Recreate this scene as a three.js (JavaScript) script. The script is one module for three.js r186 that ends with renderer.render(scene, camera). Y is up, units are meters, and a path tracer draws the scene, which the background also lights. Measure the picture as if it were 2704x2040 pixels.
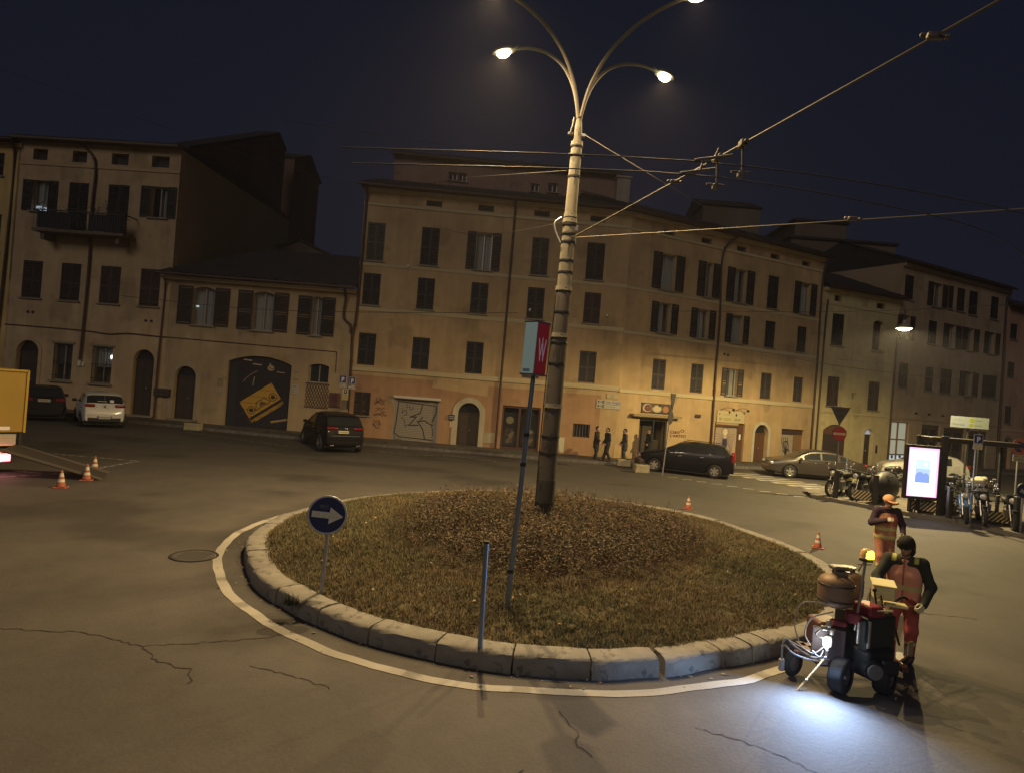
import * as THREE from 'three';
import { mergeGeometries, toCreasedNormals } from 'three/addons/utils/BufferGeometryUtils.js';
import { MarchingCubes } from 'three/addons/objects/MarchingCubes.js';
import { RoundedBoxGeometry } from 'three/addons/geometries/RoundedBoxGeometry.js';
import { RectAreaLightUniformsLib } from 'three/addons/lights/RectAreaLightUniformsLib.js';
import { Brush, Evaluator, SUBTRACTION } from 'three-bvh-csg';

// ------------------------------------------------------------------ camera, sky, exposure
const scene = new THREE.Scene();
const D2R = Math.PI / 180;
const camera = new THREE.PerspectiveCamera(61.34, 1024 / 772, 0.1, 900);
camera.rotation.order = 'XYZ';
camera.position.set(0, 3.2, 0);
camera.rotation.set(0.2 * D2R, 0, 4.5 * D2R);
const renderer = new THREE.WebGLRenderer({ antialias: true });
renderer.toneMapping = THREE.LinearToneMapping;
renderer.toneMappingExposure = 1;
renderer.shadowMap.enabled = true;
RectAreaLightUniformsLib.init();

// night sky over a lit town: dark navy, a little warmer towards the horizon
{
  const w = 64, h = 32, d = new Float32Array(w * h * 4);
  for (let j = 0; j < h; j++) for (let i = 0; i < w; i++) {
    const el = ((j + 0.5) / h - 0.5) * Math.PI, k = Math.exp(-Math.max(0, el) * 2.2);
    const a = (j * w + i) * 4;
    d[a] = 0.0056 + 0.0018 * k; d[a + 1] = 0.0074 + 0.0010 * k; d[a + 2] = 0.0150 + 0.0010 * k; d[a + 3] = 1;
  }
  const t = new THREE.DataTexture(d, w, h, THREE.RGBAFormat, THREE.FloatType);
  t.mapping = THREE.EquirectangularReflectionMapping; t.magFilter = THREE.LinearFilter; t.needsUpdate = true;
  scene.background = t; scene.environment = t;
}
const WARM = [1.0, 0.695, 0.335];
const LAMP_I = 275, HANG_I = 540;
// the faint spill of the lit town behind the viewer
const glow = new THREE.DirectionalLight(); glow.color.setRGB(1.0, 0.86, 0.76); glow.intensity = 0.33; glow.position.set(-14, 28, 36); glow.target.position.set(0, 0, -14);
glow.castShadow = true; glow.shadow.radius = 45; glow.shadow.mapSize.set(2048, 2048); Object.assign(glow.shadow.camera, { left: -50, right: 50, top: 50, bottom: -50, near: 1, far: 140 }); scene.add(glow, glow.target);

// ------------------------------------------------------------------ helpers
function rng(seed) { let s = seed >>> 0; return () => { s = (s + 0x6D2B79F5) | 0; let t = Math.imul(s ^ (s >>> 15), 1 | s); t = (t + Math.imul(t ^ (t >>> 7), 61 | t)) ^ t; return ((t ^ (t >>> 14)) >>> 0) / 4294967296; }; }
const lerp = (a, b, t) => a + (b - a) * t, clamp = (x, a, b) => Math.min(b, Math.max(a, x));
const smooth = (a, b, x) => { const t = clamp((x - a) / (b - a), 0, 1); return t * t * (3 - 2 * t); };
function hash2(x, y, s) { let h = Math.imul(x, 374761393) + Math.imul(y, 668265263) + Math.imul(s, 974634777); h = Math.imul(h ^ (h >>> 13), 1274126177); return ((h ^ (h >>> 16)) >>> 0) / 4294967296; }
function vnoise(x, y, s, per = 0) {
  const xi = Math.floor(x), yi = Math.floor(y), fx = x - xi, fy = y - yi, u = fx * fx * (3 - 2 * fx), v = fy * fy * (3 - 2 * fy);
  const m = (a) => per ? ((a % per) + per) % per : a;
  return lerp(lerp(hash2(m(xi), m(yi), s), hash2(m(xi + 1), m(yi), s), u), lerp(hash2(m(xi), m(yi + 1), s), hash2(m(xi + 1), m(yi + 1), s), u), v);
}
function fbm(x, y, s, oct = 4, per = 0) { let a = 0, k = 0.5, n = 0; for (let o = 0; o < oct; o++) { a += k * vnoise(x, y, s + o, per); n += k; k *= 0.5; x *= 2; y *= 2; per *= 2; } return a / n; }
function dataTex(size, fn, rep = 1, srgb = false) {
  const d = new Uint8Array(size * size * 4);
  for (let j = 0; j < size; j++) for (let i = 0; i < size; i++) { const c = fn(i / size, j / size), a = (j * size + i) * 4; for (let k = 0; k < 3; k++) d[a + k] = clamp(c[k] * 255, 0, 255); d[a + 3] = 255; }
  const t = new THREE.DataTexture(d, size, size); t.wrapS = t.wrapT = THREE.RepeatWrapping; t.magFilter = THREE.LinearFilter; t.minFilter = THREE.LinearMipmapLinearFilter; t.generateMipmaps = true;
  if (srgb) t.colorSpace = THREE.SRGBColorSpace; t.repeat.set(rep, rep); t.needsUpdate = true; return t;
}
function canvasTex(w, h, draw) {
  const c = document.createElement('canvas'); c.width = w; c.height = h; const g = c.getContext('2d'); draw(g, w, h);
  const t = new THREE.CanvasTexture(c); t.colorSpace = THREE.SRGBColorSpace; return t;
}
const mat = (c, rough = 0.7, metal = 0, extra = {}) => { const m = new THREE.MeshStandardMaterial({ roughness: rough, metalness: metal, ...extra }); if (Array.isArray(c)) m.color.setRGB(...c); else m.color.set(c); return m; };
const phys = (c, o) => { const m = new THREE.MeshPhysicalMaterial(o); m.color.setRGB(...c); return m; };
const emis = (c, i) => { const m = new THREE.MeshStandardMaterial({ roughness: 0.5 }); m.color.setRGB(0.5, 0.5, 0.5); m.emissive.setRGB(...c); m.emissiveIntensity = i; return m; };
function norm(g, color = false) {
  g = g.index ? g.toNonIndexed() : g;
  for (const k of Object.keys(g.attributes)) if (!['position', 'normal', 'uv'].includes(k) && !(color && k === 'color')) g.deleteAttribute(k);
  if (!g.attributes.normal) g.computeVertexNormals();
  if (!g.attributes.uv) g.setAttribute('uv', new THREE.BufferAttribute(new Float32Array(g.attributes.position.count * 2), 2));
  return g;
}
const merge = (a, color) => Array.isArray(a) ? (a.length === 1 ? norm(a[0], color) : mergeGeometries(a.map((g) => norm(g, color)), false)) : a;
const used = {};
function numbered(name) { const n = used[name] = (used[name] ?? -1) + 1; return n ? name + '_' + String(n).padStart(3, '0') : name; }
function M(name, geo, m, parent, label) { const o = new THREE.Mesh(merge(geo), m); o.name = name; o.castShadow = o.receiveShadow = true; if (label) o.userData.label = label; parent.add(o); return o; }
function tag(o, label, category, group) { o.userData.label = label; o.userData.category = category; if (group) o.userData.group = group; return o; }
function thing(name, label, category, [x, y, z] = [0, 0, 0], turn = 0, group) { const o = new THREE.Group(); o.name = numbered(name); o.position.set(x, y, z); o.rotation.y = turn; scene.add(o); return tag(o, label, category, group); }
function solo(name, geo, m, label, category, group) { const o = M(numbered(name), geo, m, scene); return tag(o, label, category, group); }
function struct(name, geo, m) { const o = M(numbered(name), geo, m, scene); o.userData.kind = 'structure'; return o; }
function G(parent, name, [x, y, z] = [0, 0, 0]) { const o = new THREE.Group(); o.name = name; o.position.set(x, y, z); parent.add(o); return o; }
const bx = (w, h, d, x = 0, y = 0, z = 0, ry = 0, rx = 0, rz = 0) => { const g = new THREE.BoxGeometry(w, h, d); if (rx) g.rotateX(rx); if (rz) g.rotateZ(rz); if (ry) g.rotateY(ry); return g.translate(x, y, z); };
const rb = (w, h, d, r, x = 0, y = 0, z = 0, ry = 0, rx = 0, rz = 0) => { const g = new RoundedBoxGeometry(w, h, d, 2, r); if (rx) g.rotateX(rx); if (rz) g.rotateZ(rz); if (ry) g.rotateY(ry); return g.translate(x, y, z); };
const V = (a) => new THREE.Vector3(a[0], a[1], a[2]);
function rod(a, b, r0, r1 = r0, seg = 10, open = false) { const A = V(a), B = V(b), d = B.clone().sub(A), l = d.length(); const g = new THREE.CylinderGeometry(r1, r0, l, seg, 1, open); g.translate(0, l / 2, 0); g.applyQuaternion(new THREE.Quaternion().setFromUnitVectors(new THREE.Vector3(0, 1, 0), d.normalize())); return g.translate(A.x, A.y, A.z); }
const tube = (pts, r, seg = 24, rad = 8) => new THREE.TubeGeometry(new THREE.CatmullRomCurve3(pts.map(V), false, 'centripetal'), seg, r, rad, false);
const cyl = (r0, r1, h, x, y, z, seg = 20) => new THREE.CylinderGeometry(r1, r0, h, seg).translate(x, y, z);
const lathe = (p, seg = 20) => new THREE.LatheGeometry(p.map((a) => new THREE.Vector2(a[0], a[1])), seg);
const ball = (r, x, y, z, sx = 1, sy = 1, sz = 1, seg = 14) => new THREE.SphereGeometry(r, seg, Math.max(8, seg * 0.7 | 0)).scale(sx, sy, sz).translate(x, y, z);
function poly(p, holes = []) { const s = new THREE.Shape(p.map((a) => new THREE.Vector2(a[0], a[1]))); for (const h of holes || []) s.holes.push(new THREE.Path(h.map((a) => new THREE.Vector2(a[0], a[1])))); return s; }
const ext = (p, d, z = 0, holes, bevel = 0) => new THREE.ExtrudeGeometry(poly(p, holes), { depth: d, bevelEnabled: bevel > 0, bevelThickness: bevel, bevelSize: bevel, bevelSegments: 2, curveSegments: 12 }).translate(0, 0, z);
const flat = (p, holes) => new THREE.ShapeGeometry(poly(p, holes));
// ground sheet from plan polygon [x, z], height y (number or function)
function plan(p, y, holes = []) {
  const g = new THREE.ShapeGeometry(poly(p.map((a) => [a[0], -a[1]]), holes.map((h) => h.map((a) => [a[0], -a[1]])))); g.rotateX(-Math.PI / 2);
  const q = g.attributes.position; for (let i = 0; i < q.count; i++) q.setY(i, typeof y === 'function' ? y(q.getX(i), q.getZ(i)) : y); g.computeVertexNormals(); return g;
}
// a strip along a plan polyline, half width w
function strip(pts, w, y, uvk = 1) {
  const pos = [], uv = [], idx = []; let s = 0;
  pts.forEach((p, i) => {
    const a = pts[Math.max(0, i - 1)], b = pts[Math.min(pts.length - 1, i + 1)]; let dx = b[0] - a[0], dz = b[1] - a[1]; const l = Math.hypot(dx, dz) || 1; dx /= l; dz /= l;
    if (i) s += Math.hypot(p[0] - pts[i - 1][0], p[1] - pts[i - 1][1]);
    const ww = typeof w === 'function' ? w(i) : w;
    for (const k of [-1, 1]) { const x = p[0] - dz * ww * k, z = p[1] + dx * ww * k; pos.push(x, y + gh(x, z), z); uv.push(s * uvk, k * ww * uvk); }
    if (i) { const n = i * 2; idx.push(n - 2, n, n - 1, n - 1, n, n + 1); }
  });
  const g = new THREE.BufferGeometry(); g.setAttribute('position', new THREE.Float32BufferAttribute(pos, 3)); g.setAttribute('uv', new THREE.Float32BufferAttribute(uv, 2)); g.setIndex(idx); g.computeVertexNormals();
  if (g.attributes.normal.getY(0) < 0) { g.setIndex(idx.reverse()); g.computeVertexNormals(); } return g;
}
// the street rises gently to the left, by the old houses
function gh(x, z) { return 0.026 * clamp(-x - 8, 0, 14) * smooth(-21, -28, z); }

// ------------------------------------------------------------------ textures and materials
const texAsphalt = dataTex(512, (u, v) => { const n = fbm(u * 10, v * 10, 3, 4, 10), g = hash2(u * 512 | 0, v * 512 | 0, 9), k = 0.66 + 0.25 * n + (g > 0.93 ? 0.26 : g < 0.2 ? -0.16 : 0) + 0.1 * (vnoise(u * 128, v * 128, 5, 128) - 0.5); return [k, k * 0.985, k * 0.96]; });
const texGrain = dataTex(256, (u, v) => { const k = 0.5 + 0.35 * (vnoise(u * 90, v * 90, 2, 90) - 0.5) + 0.3 * (hash2(u * 256 | 0, v * 256 | 0, 4) - 0.5); return [k, k, k]; });
const texPlaster = dataTex(1024, (u, v) => {
  const a = fbm(u * 6, v * 5, 21, 5, 6), st = fbm(u * 40, v * 3, 33, 3, 40), b = fbm(u * 24, v * 24, 8, 3, 24);
  const patch = smooth(0.56, 0.66, fbm(u * 4, v * 4, 60, 4, 4)) * 0.16;
  const k = 0.80 + 0.32 * (a - 0.5) + 0.2 * (st - 0.5) + 0.14 * (b - 0.5) - patch; return [k, k * (0.975 + 0.05 * a), k * (0.94 + 0.1 * b)];
}, 1 / 7);
const texStone = dataTex(512, (u, v) => { const a = fbm(u * 5, v * 5, 71, 5, 5), b = hash2(u * 512 | 0, v * 512 | 0, 3); const k = 0.7 + 0.45 * (a - 0.5) + 0.16 * (b - 0.5) - (smooth(0.62, 0.72, fbm(u * 9, v * 9, 77, 4, 9)) * 0.3); return [k, k * 0.98, k * 0.94]; });
const texGround = dataTex(512, (u, v) => { const a = fbm(u * 6, v * 6, 41, 5, 6), b = vnoise(u * 90, v * 90, 6, 90); const k = 0.5 + 0.5 * a + 0.3 * (b - 0.5); return [k * lerp(1.1, 0.8, a), k * lerp(0.9, 1, a), k * 0.6]; });
const MAT = {
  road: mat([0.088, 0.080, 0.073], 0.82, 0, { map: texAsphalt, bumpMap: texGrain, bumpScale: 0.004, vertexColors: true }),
  far: mat([0.06, 0.056, 0.052], 0.9),
  pave: mat([0.095, 0.085, 0.078], 0.85, 0, { map: texStone, bumpMap: texGrain, bumpScale: 0.003 }),
  kerb: mat([0.27, 0.26, 0.235], 0.85, 0, { map: texStone, bumpMap: texGrain, bumpScale: 0.006 }),
  kerbDark: mat([0.17, 0.16, 0.15], 0.85, 0, { map: texStone }),
  paint: mat([0.42, 0.405, 0.36], 0.75, 0, { map: texStone }),
  paintWorn: mat([0.36, 0.345, 0.31], 0.75, 0, { map: texStone }),
  crack: mat([0.016, 0.014, 0.013], 0.95),
  soil: mat([0.11, 0.085, 0.055], 0.95, 0, { map: texGround, bumpMap: texGrain, bumpScale: 0.02 }),
  galv: mat([0.40, 0.42, 0.45], 0.42, 0.75), darkMetal: mat([0.03, 0.03, 0.032], 0.5, 0.3), black: mat([0.012, 0.012, 0.013], 0.6), rubber: mat([0.016, 0.016, 0.017], 0.85),
  chrome: mat([0.75, 0.75, 0.75], 0.18, 1), alu: mat([0.5, 0.5, 0.5], 0.35, 0.9), white: mat([0.75, 0.75, 0.72], 0.5), wire: mat([0.16, 0.145, 0.12], 0.55, 0.4), wireMid: mat([0.06, 0.058, 0.06], 0.6, 0.2), wireDim: mat([0.045, 0.043, 0.045], 0.6, 0.3),
  concrete: mat([0.20, 0.185, 0.15], 0.8, 0, { map: texStone, bumpMap: texGrain, bumpScale: 0.003 }), concretePaint: mat([0.095, 0.085, 0.078], 0.85, 0, { map: texStone }), concreteDark: mat([0.06, 0.055, 0.052], 0.85, 0, { map: texStone }),
  glass: phys([0.02, 0.022, 0.025], { roughness: 0.06, metalness: 0, specularIntensity: 1 }),
  pane: phys([0.9, 0.92, 0.92], { roughness: 0.04, transmission: 1, thickness: 0, ior: 1.5 }),
  orange: mat([0.34, 0.10, 0.055], 0.7), reflect: mat([0.55, 0.52, 0.42], 0.6), wood: mat([0.035, 0.022, 0.016], 0.7), woodRed: mat([0.10, 0.045, 0.022], 0.7),
  tile: mat([0.036, 0.030, 0.034], 0.9, 0, { map: texStone }), stoneTrim: mat([0.34, 0.30, 0.22], 0.85, 0, { map: texStone }), pipe: mat([0.06, 0.032, 0.026], 0.5, 0.3), room: mat([0.03, 0.028, 0.026], 0.95), curtain: mat([0.42, 0.40, 0.36], 0.95), frame: mat([0.30, 0.28, 0.25], 0.6), frameWhite: mat([0.6, 0.58, 0.54], 0.6),
};
for (const [k, r] of [['kerb', 0.9], ['pave', 0.45], ['paint', 0.23], ['paintWorn', 1.3], ['concrete', 0.7], ['tile', 0.3], ['stoneTrim', 0.6]]) { const t = MAT[k].map.clone(); t.repeat.set(r, r); t.needsUpdate = true; MAT[k].map = t; }
MAT.paintWorn.map = dataTex(256, (u, v) => { const k = fbm(u * 14, v * 14, 88, 4, 14) > 0.47 ? 0.95 : 0.3; return [k, k, k]; }, 0.8);
scene.fog = new THREE.FogExp2(0xc4c4d4, 0.00045);
// ------------------------------------------------------------------ road, pavements, kerbs, markings
const PH = 0.13;
{
  const xs = [], zs = [];
  for (let x = -90; x <= 90; x += (Math.abs(x) < 26 ? 0.4 : 4)) xs.push(x);
  for (let z = 10; z >= -75; z -= (z > -44 ? 0.4 : 4)) zs.push(z);
  const pos = [], uv = [], col = [], idx = [];
  zs.forEach((z, j) => xs.forEach((x, i) => {
    pos.push(x, gh(x, z), z); uv.push(x / 2.7 + 0.05 * fbm(x * 0.5, z * 0.5, 12, 2), z / 2.7);
    // old and newer asphalt, darker tyre tracks round the island, stains
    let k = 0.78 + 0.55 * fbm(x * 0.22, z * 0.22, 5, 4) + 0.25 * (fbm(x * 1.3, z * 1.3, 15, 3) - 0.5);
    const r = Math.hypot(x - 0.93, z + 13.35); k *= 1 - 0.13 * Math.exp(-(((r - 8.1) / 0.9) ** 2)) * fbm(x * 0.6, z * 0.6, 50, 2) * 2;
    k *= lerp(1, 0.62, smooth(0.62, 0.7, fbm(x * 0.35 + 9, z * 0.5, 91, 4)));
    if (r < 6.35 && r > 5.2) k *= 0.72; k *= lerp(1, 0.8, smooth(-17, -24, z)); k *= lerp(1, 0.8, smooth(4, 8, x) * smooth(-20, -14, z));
    col.push(k, k * 0.99, k * 0.97);
    if (i && j) { const n = xs.length, a = j * n + i; idx.push(a, a - 1, a - n - 1, a, a - n - 1, a - n); }
  }));
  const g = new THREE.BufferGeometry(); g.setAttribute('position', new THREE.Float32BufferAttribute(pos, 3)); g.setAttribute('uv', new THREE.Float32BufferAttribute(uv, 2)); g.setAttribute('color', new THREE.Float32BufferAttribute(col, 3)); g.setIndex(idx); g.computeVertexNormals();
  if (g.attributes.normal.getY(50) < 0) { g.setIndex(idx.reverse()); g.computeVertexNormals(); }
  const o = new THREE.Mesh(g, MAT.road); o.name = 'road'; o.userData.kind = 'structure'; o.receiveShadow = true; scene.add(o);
  const f = new THREE.PlaneGeometry(1600, 1600); f.rotateX(-Math.PI / 2); f.translate(0, -0.05, -100); struct('ground', f, MAT.far);
}
// island geometry: slightly uneven ring, centre and radius read at known angles (degrees from +x towards the viewer)
const IC = [0.93, -13.35];
const RK = [[-180, 5.58], [-161, 5.42], [-128, 5.52], [-92, 6.05], [-58, 6.15], [-46, 6.18], [-21, 5.76], [-1, 5.72], [30, 5.62], [62, 5.62], [70, 5.68], [80, 5.88], [88, 6.01], [97, 6.05], [105, 6.04], [114, 6.03], [122, 5.97], [132, 5.90], [157, 5.73], [180, 5.58]];
function ringR(deg, tab = RK) { let d = ((deg + 180) % 360 + 360) % 360 - 180; for (let i = 1; i < tab.length; i++) if (d <= tab[i][0]) { const t = (d - tab[i - 1][0]) / (tab[i][0] - tab[i - 1][0]); return lerp(tab[i - 1][1], tab[i][1], t * t * (3 - 2 * t)); } return tab.at(-1)[1]; }
const onRing = (deg, dr = 0, tab) => { const r = ringR(deg, tab) + dr; return [IC[0] + Math.cos(deg * D2R) * r, IC[1] + Math.sin(deg * D2R) * r]; };
const KH = 0.21;
const moundY = (x, z) => { const r = Math.hypot(x - IC[0], z - IC[1]) / 5.7; return 0.17 + 0.24 * (1 - clamp(r, 0, 1) ** 2) + 0.05 * (fbm(x * 1.1, z * 1.1, 17, 3) - 0.5); };
{
  // kerb stones, each its own piece
  const kerb = new THREE.Group(); kerb.name = 'roundabout_kerb'; kerb.userData.kind = 'structure'; scene.add(kerb);
  const joints = [62, 65.3, 70.5, 79.8, 88, 96.5, 105.1, 113.7, 122.1, 131.9]; for (let a = 142; a < 420; a += 10.6) joints.push(a); joints.push(422);
  const rr = rng(5);
  for (let i = 0; i + 1 < joints.length; i++) {
    const a0 = joints[i] + 0.10, a1 = joints[i + 1] - (joints[i] === 79.8 || joints[i] === 70.5 ? 0.1 : 0.1), wide = joints[i + 1] === 79.8 ? 0.55 : 0;
    const n = 8, pos = [], uv = [], idx = [];
    const dy = (rr() - 0.5) * 0.018, dr = (rr() - 0.5) * 0.03;
    // profile from the gutter up the outer face, over the rounded edge and back
    const prof = [[0, -0.05], [-0.004, 0.06], [-0.012, 0.165], [-0.03, 0.195], [-0.06, KH], [-0.2, KH + 0.004], [-0.36, KH - 0.004], [-0.37, 0.02]];
    for (let k = 0; k <= n; k++) {
      const a = lerp(a0, a1 - wide, k / n), chip = (s) => 0.014 * (vnoise(k * 1.7 + i * 9, s * 3.1, 7) - 0.5);
      prof.forEach(([r, y], j) => { const p = onRing(a, r + dr + chip(j)); pos.push(p[0], y + (j > 0 && j < 7 ? dy + chip(j + 20) : 0), p[1]); uv.push(k / n * 1.1 + i * 0.37, j * 0.13); });
      if (k) for (let j = 0; j + 1 < prof.length; j++) { const b = k * prof.length + j, c = b - prof.length; idx.push(c, b, c + 1, b, b + 1, c + 1); }
    }
    const m = prof.length, cap = (o, f) => { for (let j = 1; j + 1 < m; j++) f ? idx.push(o, o + j, o + j + 1) : idx.push(o, o + j + 1, o + j); }; cap(0, true); cap(n * m, false);
    let g = new THREE.BufferGeometry(); g.setAttribute('position', new THREE.Float32BufferAttribute(pos, 3)); g.setAttribute('uv', new THREE.Float32BufferAttribute(uv, 2)); g.setIndex(idx); g = toCreasedNormals(g, 0.6);
    M(i ? 'kerb_stone_' + String(i).padStart(3, '0') : 'kerb_stone', g, MAT.kerb, kerb);
  }
  // earth under the turf
  const pos = [], uv = [], idx = [], nr = 40, na = 96;
  for (let j = 0; j <= nr; j++) for (let i = 0; i < na; i++) { const p = onRing(i / na * 360, -0.3), t = j / nr, x = lerp(IC[0], p[0], t), z = lerp(IC[1], p[1], t); pos.push(x, moundY(x, z), z); uv.push(x / 2, z / 2); if (j) { const a = j * na + i, b = j * na + (i + 1) % na; idx.push(a - na, b, a, a - na, b - na, b); } }
  const g = new THREE.BufferGeometry(); g.setAttribute('position', new THREE.Float32BufferAttribute(pos, 3)); g.setAttribute('uv', new THREE.Float32BufferAttribute(uv, 2)); g.setIndex(idx); g.computeVertexNormals(); if (g.attributes.normal.getY(900) < 0) { g.setIndex(idx.reverse()); g.computeVertexNormals(); }
  struct('island_ground', g, MAT.soil);
}
// markings
{
  const LK = [[-180, 6.05], [-171, 5.97], [-160, 5.62], [50, 5.8], [62, 5.97], [72.5, 6.16], [87, 6.39], [91, 6.43], [102, 6.57], [114, 6.53], [122, 6.45], [133, 6.35], [152, 6.21], [172, 6.13], [180, 6.05]];
  const arc = []; for (let a = 62; a <= 198; a += 1.5) arc.push(onRing(a, -0.072 + 0.006 * Math.sin(a * 3.1), LK));
  struct('edge_line', strip(arc, (i) => 0.072 + 0.006 * (hash2(i, 3, 7) - 0.5), 0.006), MAT.paint);
  const bay = (name, list, w = 0.06) => struct(name, list.map((p) => strip(p, w, 0.006)), MAT.paintWorn);
  bay('parking_line', [[[-15.6, -20.75], [-11.6, -20.6]], [[-11.62, -20.6], [-11.64, -17.74], [-12.57, -16.27]]]);
  bay('parking_line', [[[-15.5, -17.6], [-12.2, -17.2]]]);
  bay('parking_line', [[[-14.3, -28.9], [-9.2, -27.6]], [[-5.9, -28.9], [-4.2, -28.3], [-2.4, -29.2], [-0.4, -28.4]]], 0.05);
  const dash = []; for (let i = 0; i < 9; i++) { const t = i / 8, x = lerp(7.1, 11.15, t), z = lerp(-27.6, -24.6, t); dash.push(strip([[x - 0.22, z + 0.0], [x + 0.22, z - 0.02]], 0.055, 0.006)); }
  for (let i = 0; i < 9; i++) M(numbered('dash_marking'), dash[i], MAT.paint, scene).userData.kind = 'structure';
  for (let i = 0; i < 7; i++) { const x0 = 10.0 + i * 0.44, z0 = -31.4 + i * 0.60, L = 2.3; M(numbered('zebra_bar'), strip([[x0, z0 + 0.35], [x0 + L, z0 - 0.20]], 0.20, 0.006), MAT.paint, scene).userData.kind = 'structure'; }
  // cracks in the asphalt
  const crack = (pts, w, seed) => {
    const r = rng(seed), out = [];
    for (let i = 0; i + 1 < pts.length; i++) { const n = Math.ceil(Math.hypot(pts[i + 1][0] - pts[i][0], pts[i + 1][1] - pts[i][1]) / 0.07); for (let k = 0; k < n; k++) { const t = k / n; out.push([lerp(pts[i][0], pts[i + 1][0], t) + (r() - 0.5) * 0.05, lerp(pts[i][1], pts[i + 1][1], t) + (r() - 0.5) * 0.05]); } }
    return strip(out, () => w * (0.4 + r() * 0.9), 0.004);
  };
  struct('road_crack', [crack([[-7.0, -7.3], [-5.9, -7.45], [-4.75, -7.55], [-3.9, -7.3], [-2.8, -7.75], [-2.45, -8.0]], 0.008, 1), crack([[-3.9, -7.3], [-3.55, -6.95], [-3.15, -6.85], [-2.95, -6.5]], 0.007, 2)], MAT.crack);
  struct('road_crack', [crack([[0.72, -6.55], [0.87, -6.2], [0.85, -5.95], [0.98, -5.75]], 0.008, 3), crack([[0.33, -5.5], [0.31, -5.3], [0.38, -5.15], [0.30, -4.9], [0.42, -4.6], [0.35, -4.2]], 0.009, 4)], MAT.crack);
  struct('road_crack', [crack([[-2.6, -7.05], [-1.9, -6.8], [-1.55, -6.65]], 0.006, 5), crack([[4.0, -4.9], [3.2, -5.6], [2.6, -6.2], [2.0, -6.5]], 0.006, 6), crack([[8.0, -10.8], [7.2, -10.9], [6.4, -11.1]], 0.008, 8)], MAT.crack);
  // repaired patch and dirt by the gutter
  const cover = thing('manhole_cover', 'round dark manhole cover in the road left of the white edge line', 'manhole cover', [-5.08, 0.0, -10.9]);
  M('lid', [cyl(0.33, 0.33, 0.012, 0, 0.004, 0, 32), ...[...Array(14)].map((_, i) => bx(0.46, 0.004, 0.02, 0, 0.010, -0.24 + i * 0.037))], mat([0.055, 0.049, 0.044], 0.85, 0.1), cover); M('ring', new THREE.TorusGeometry(0.36, 0.025, 6, 36).rotateX(Math.PI / 2).scale(1, 0.4, 1).translate(0, 0.006, 0), MAT.crack, cover);
}
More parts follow.
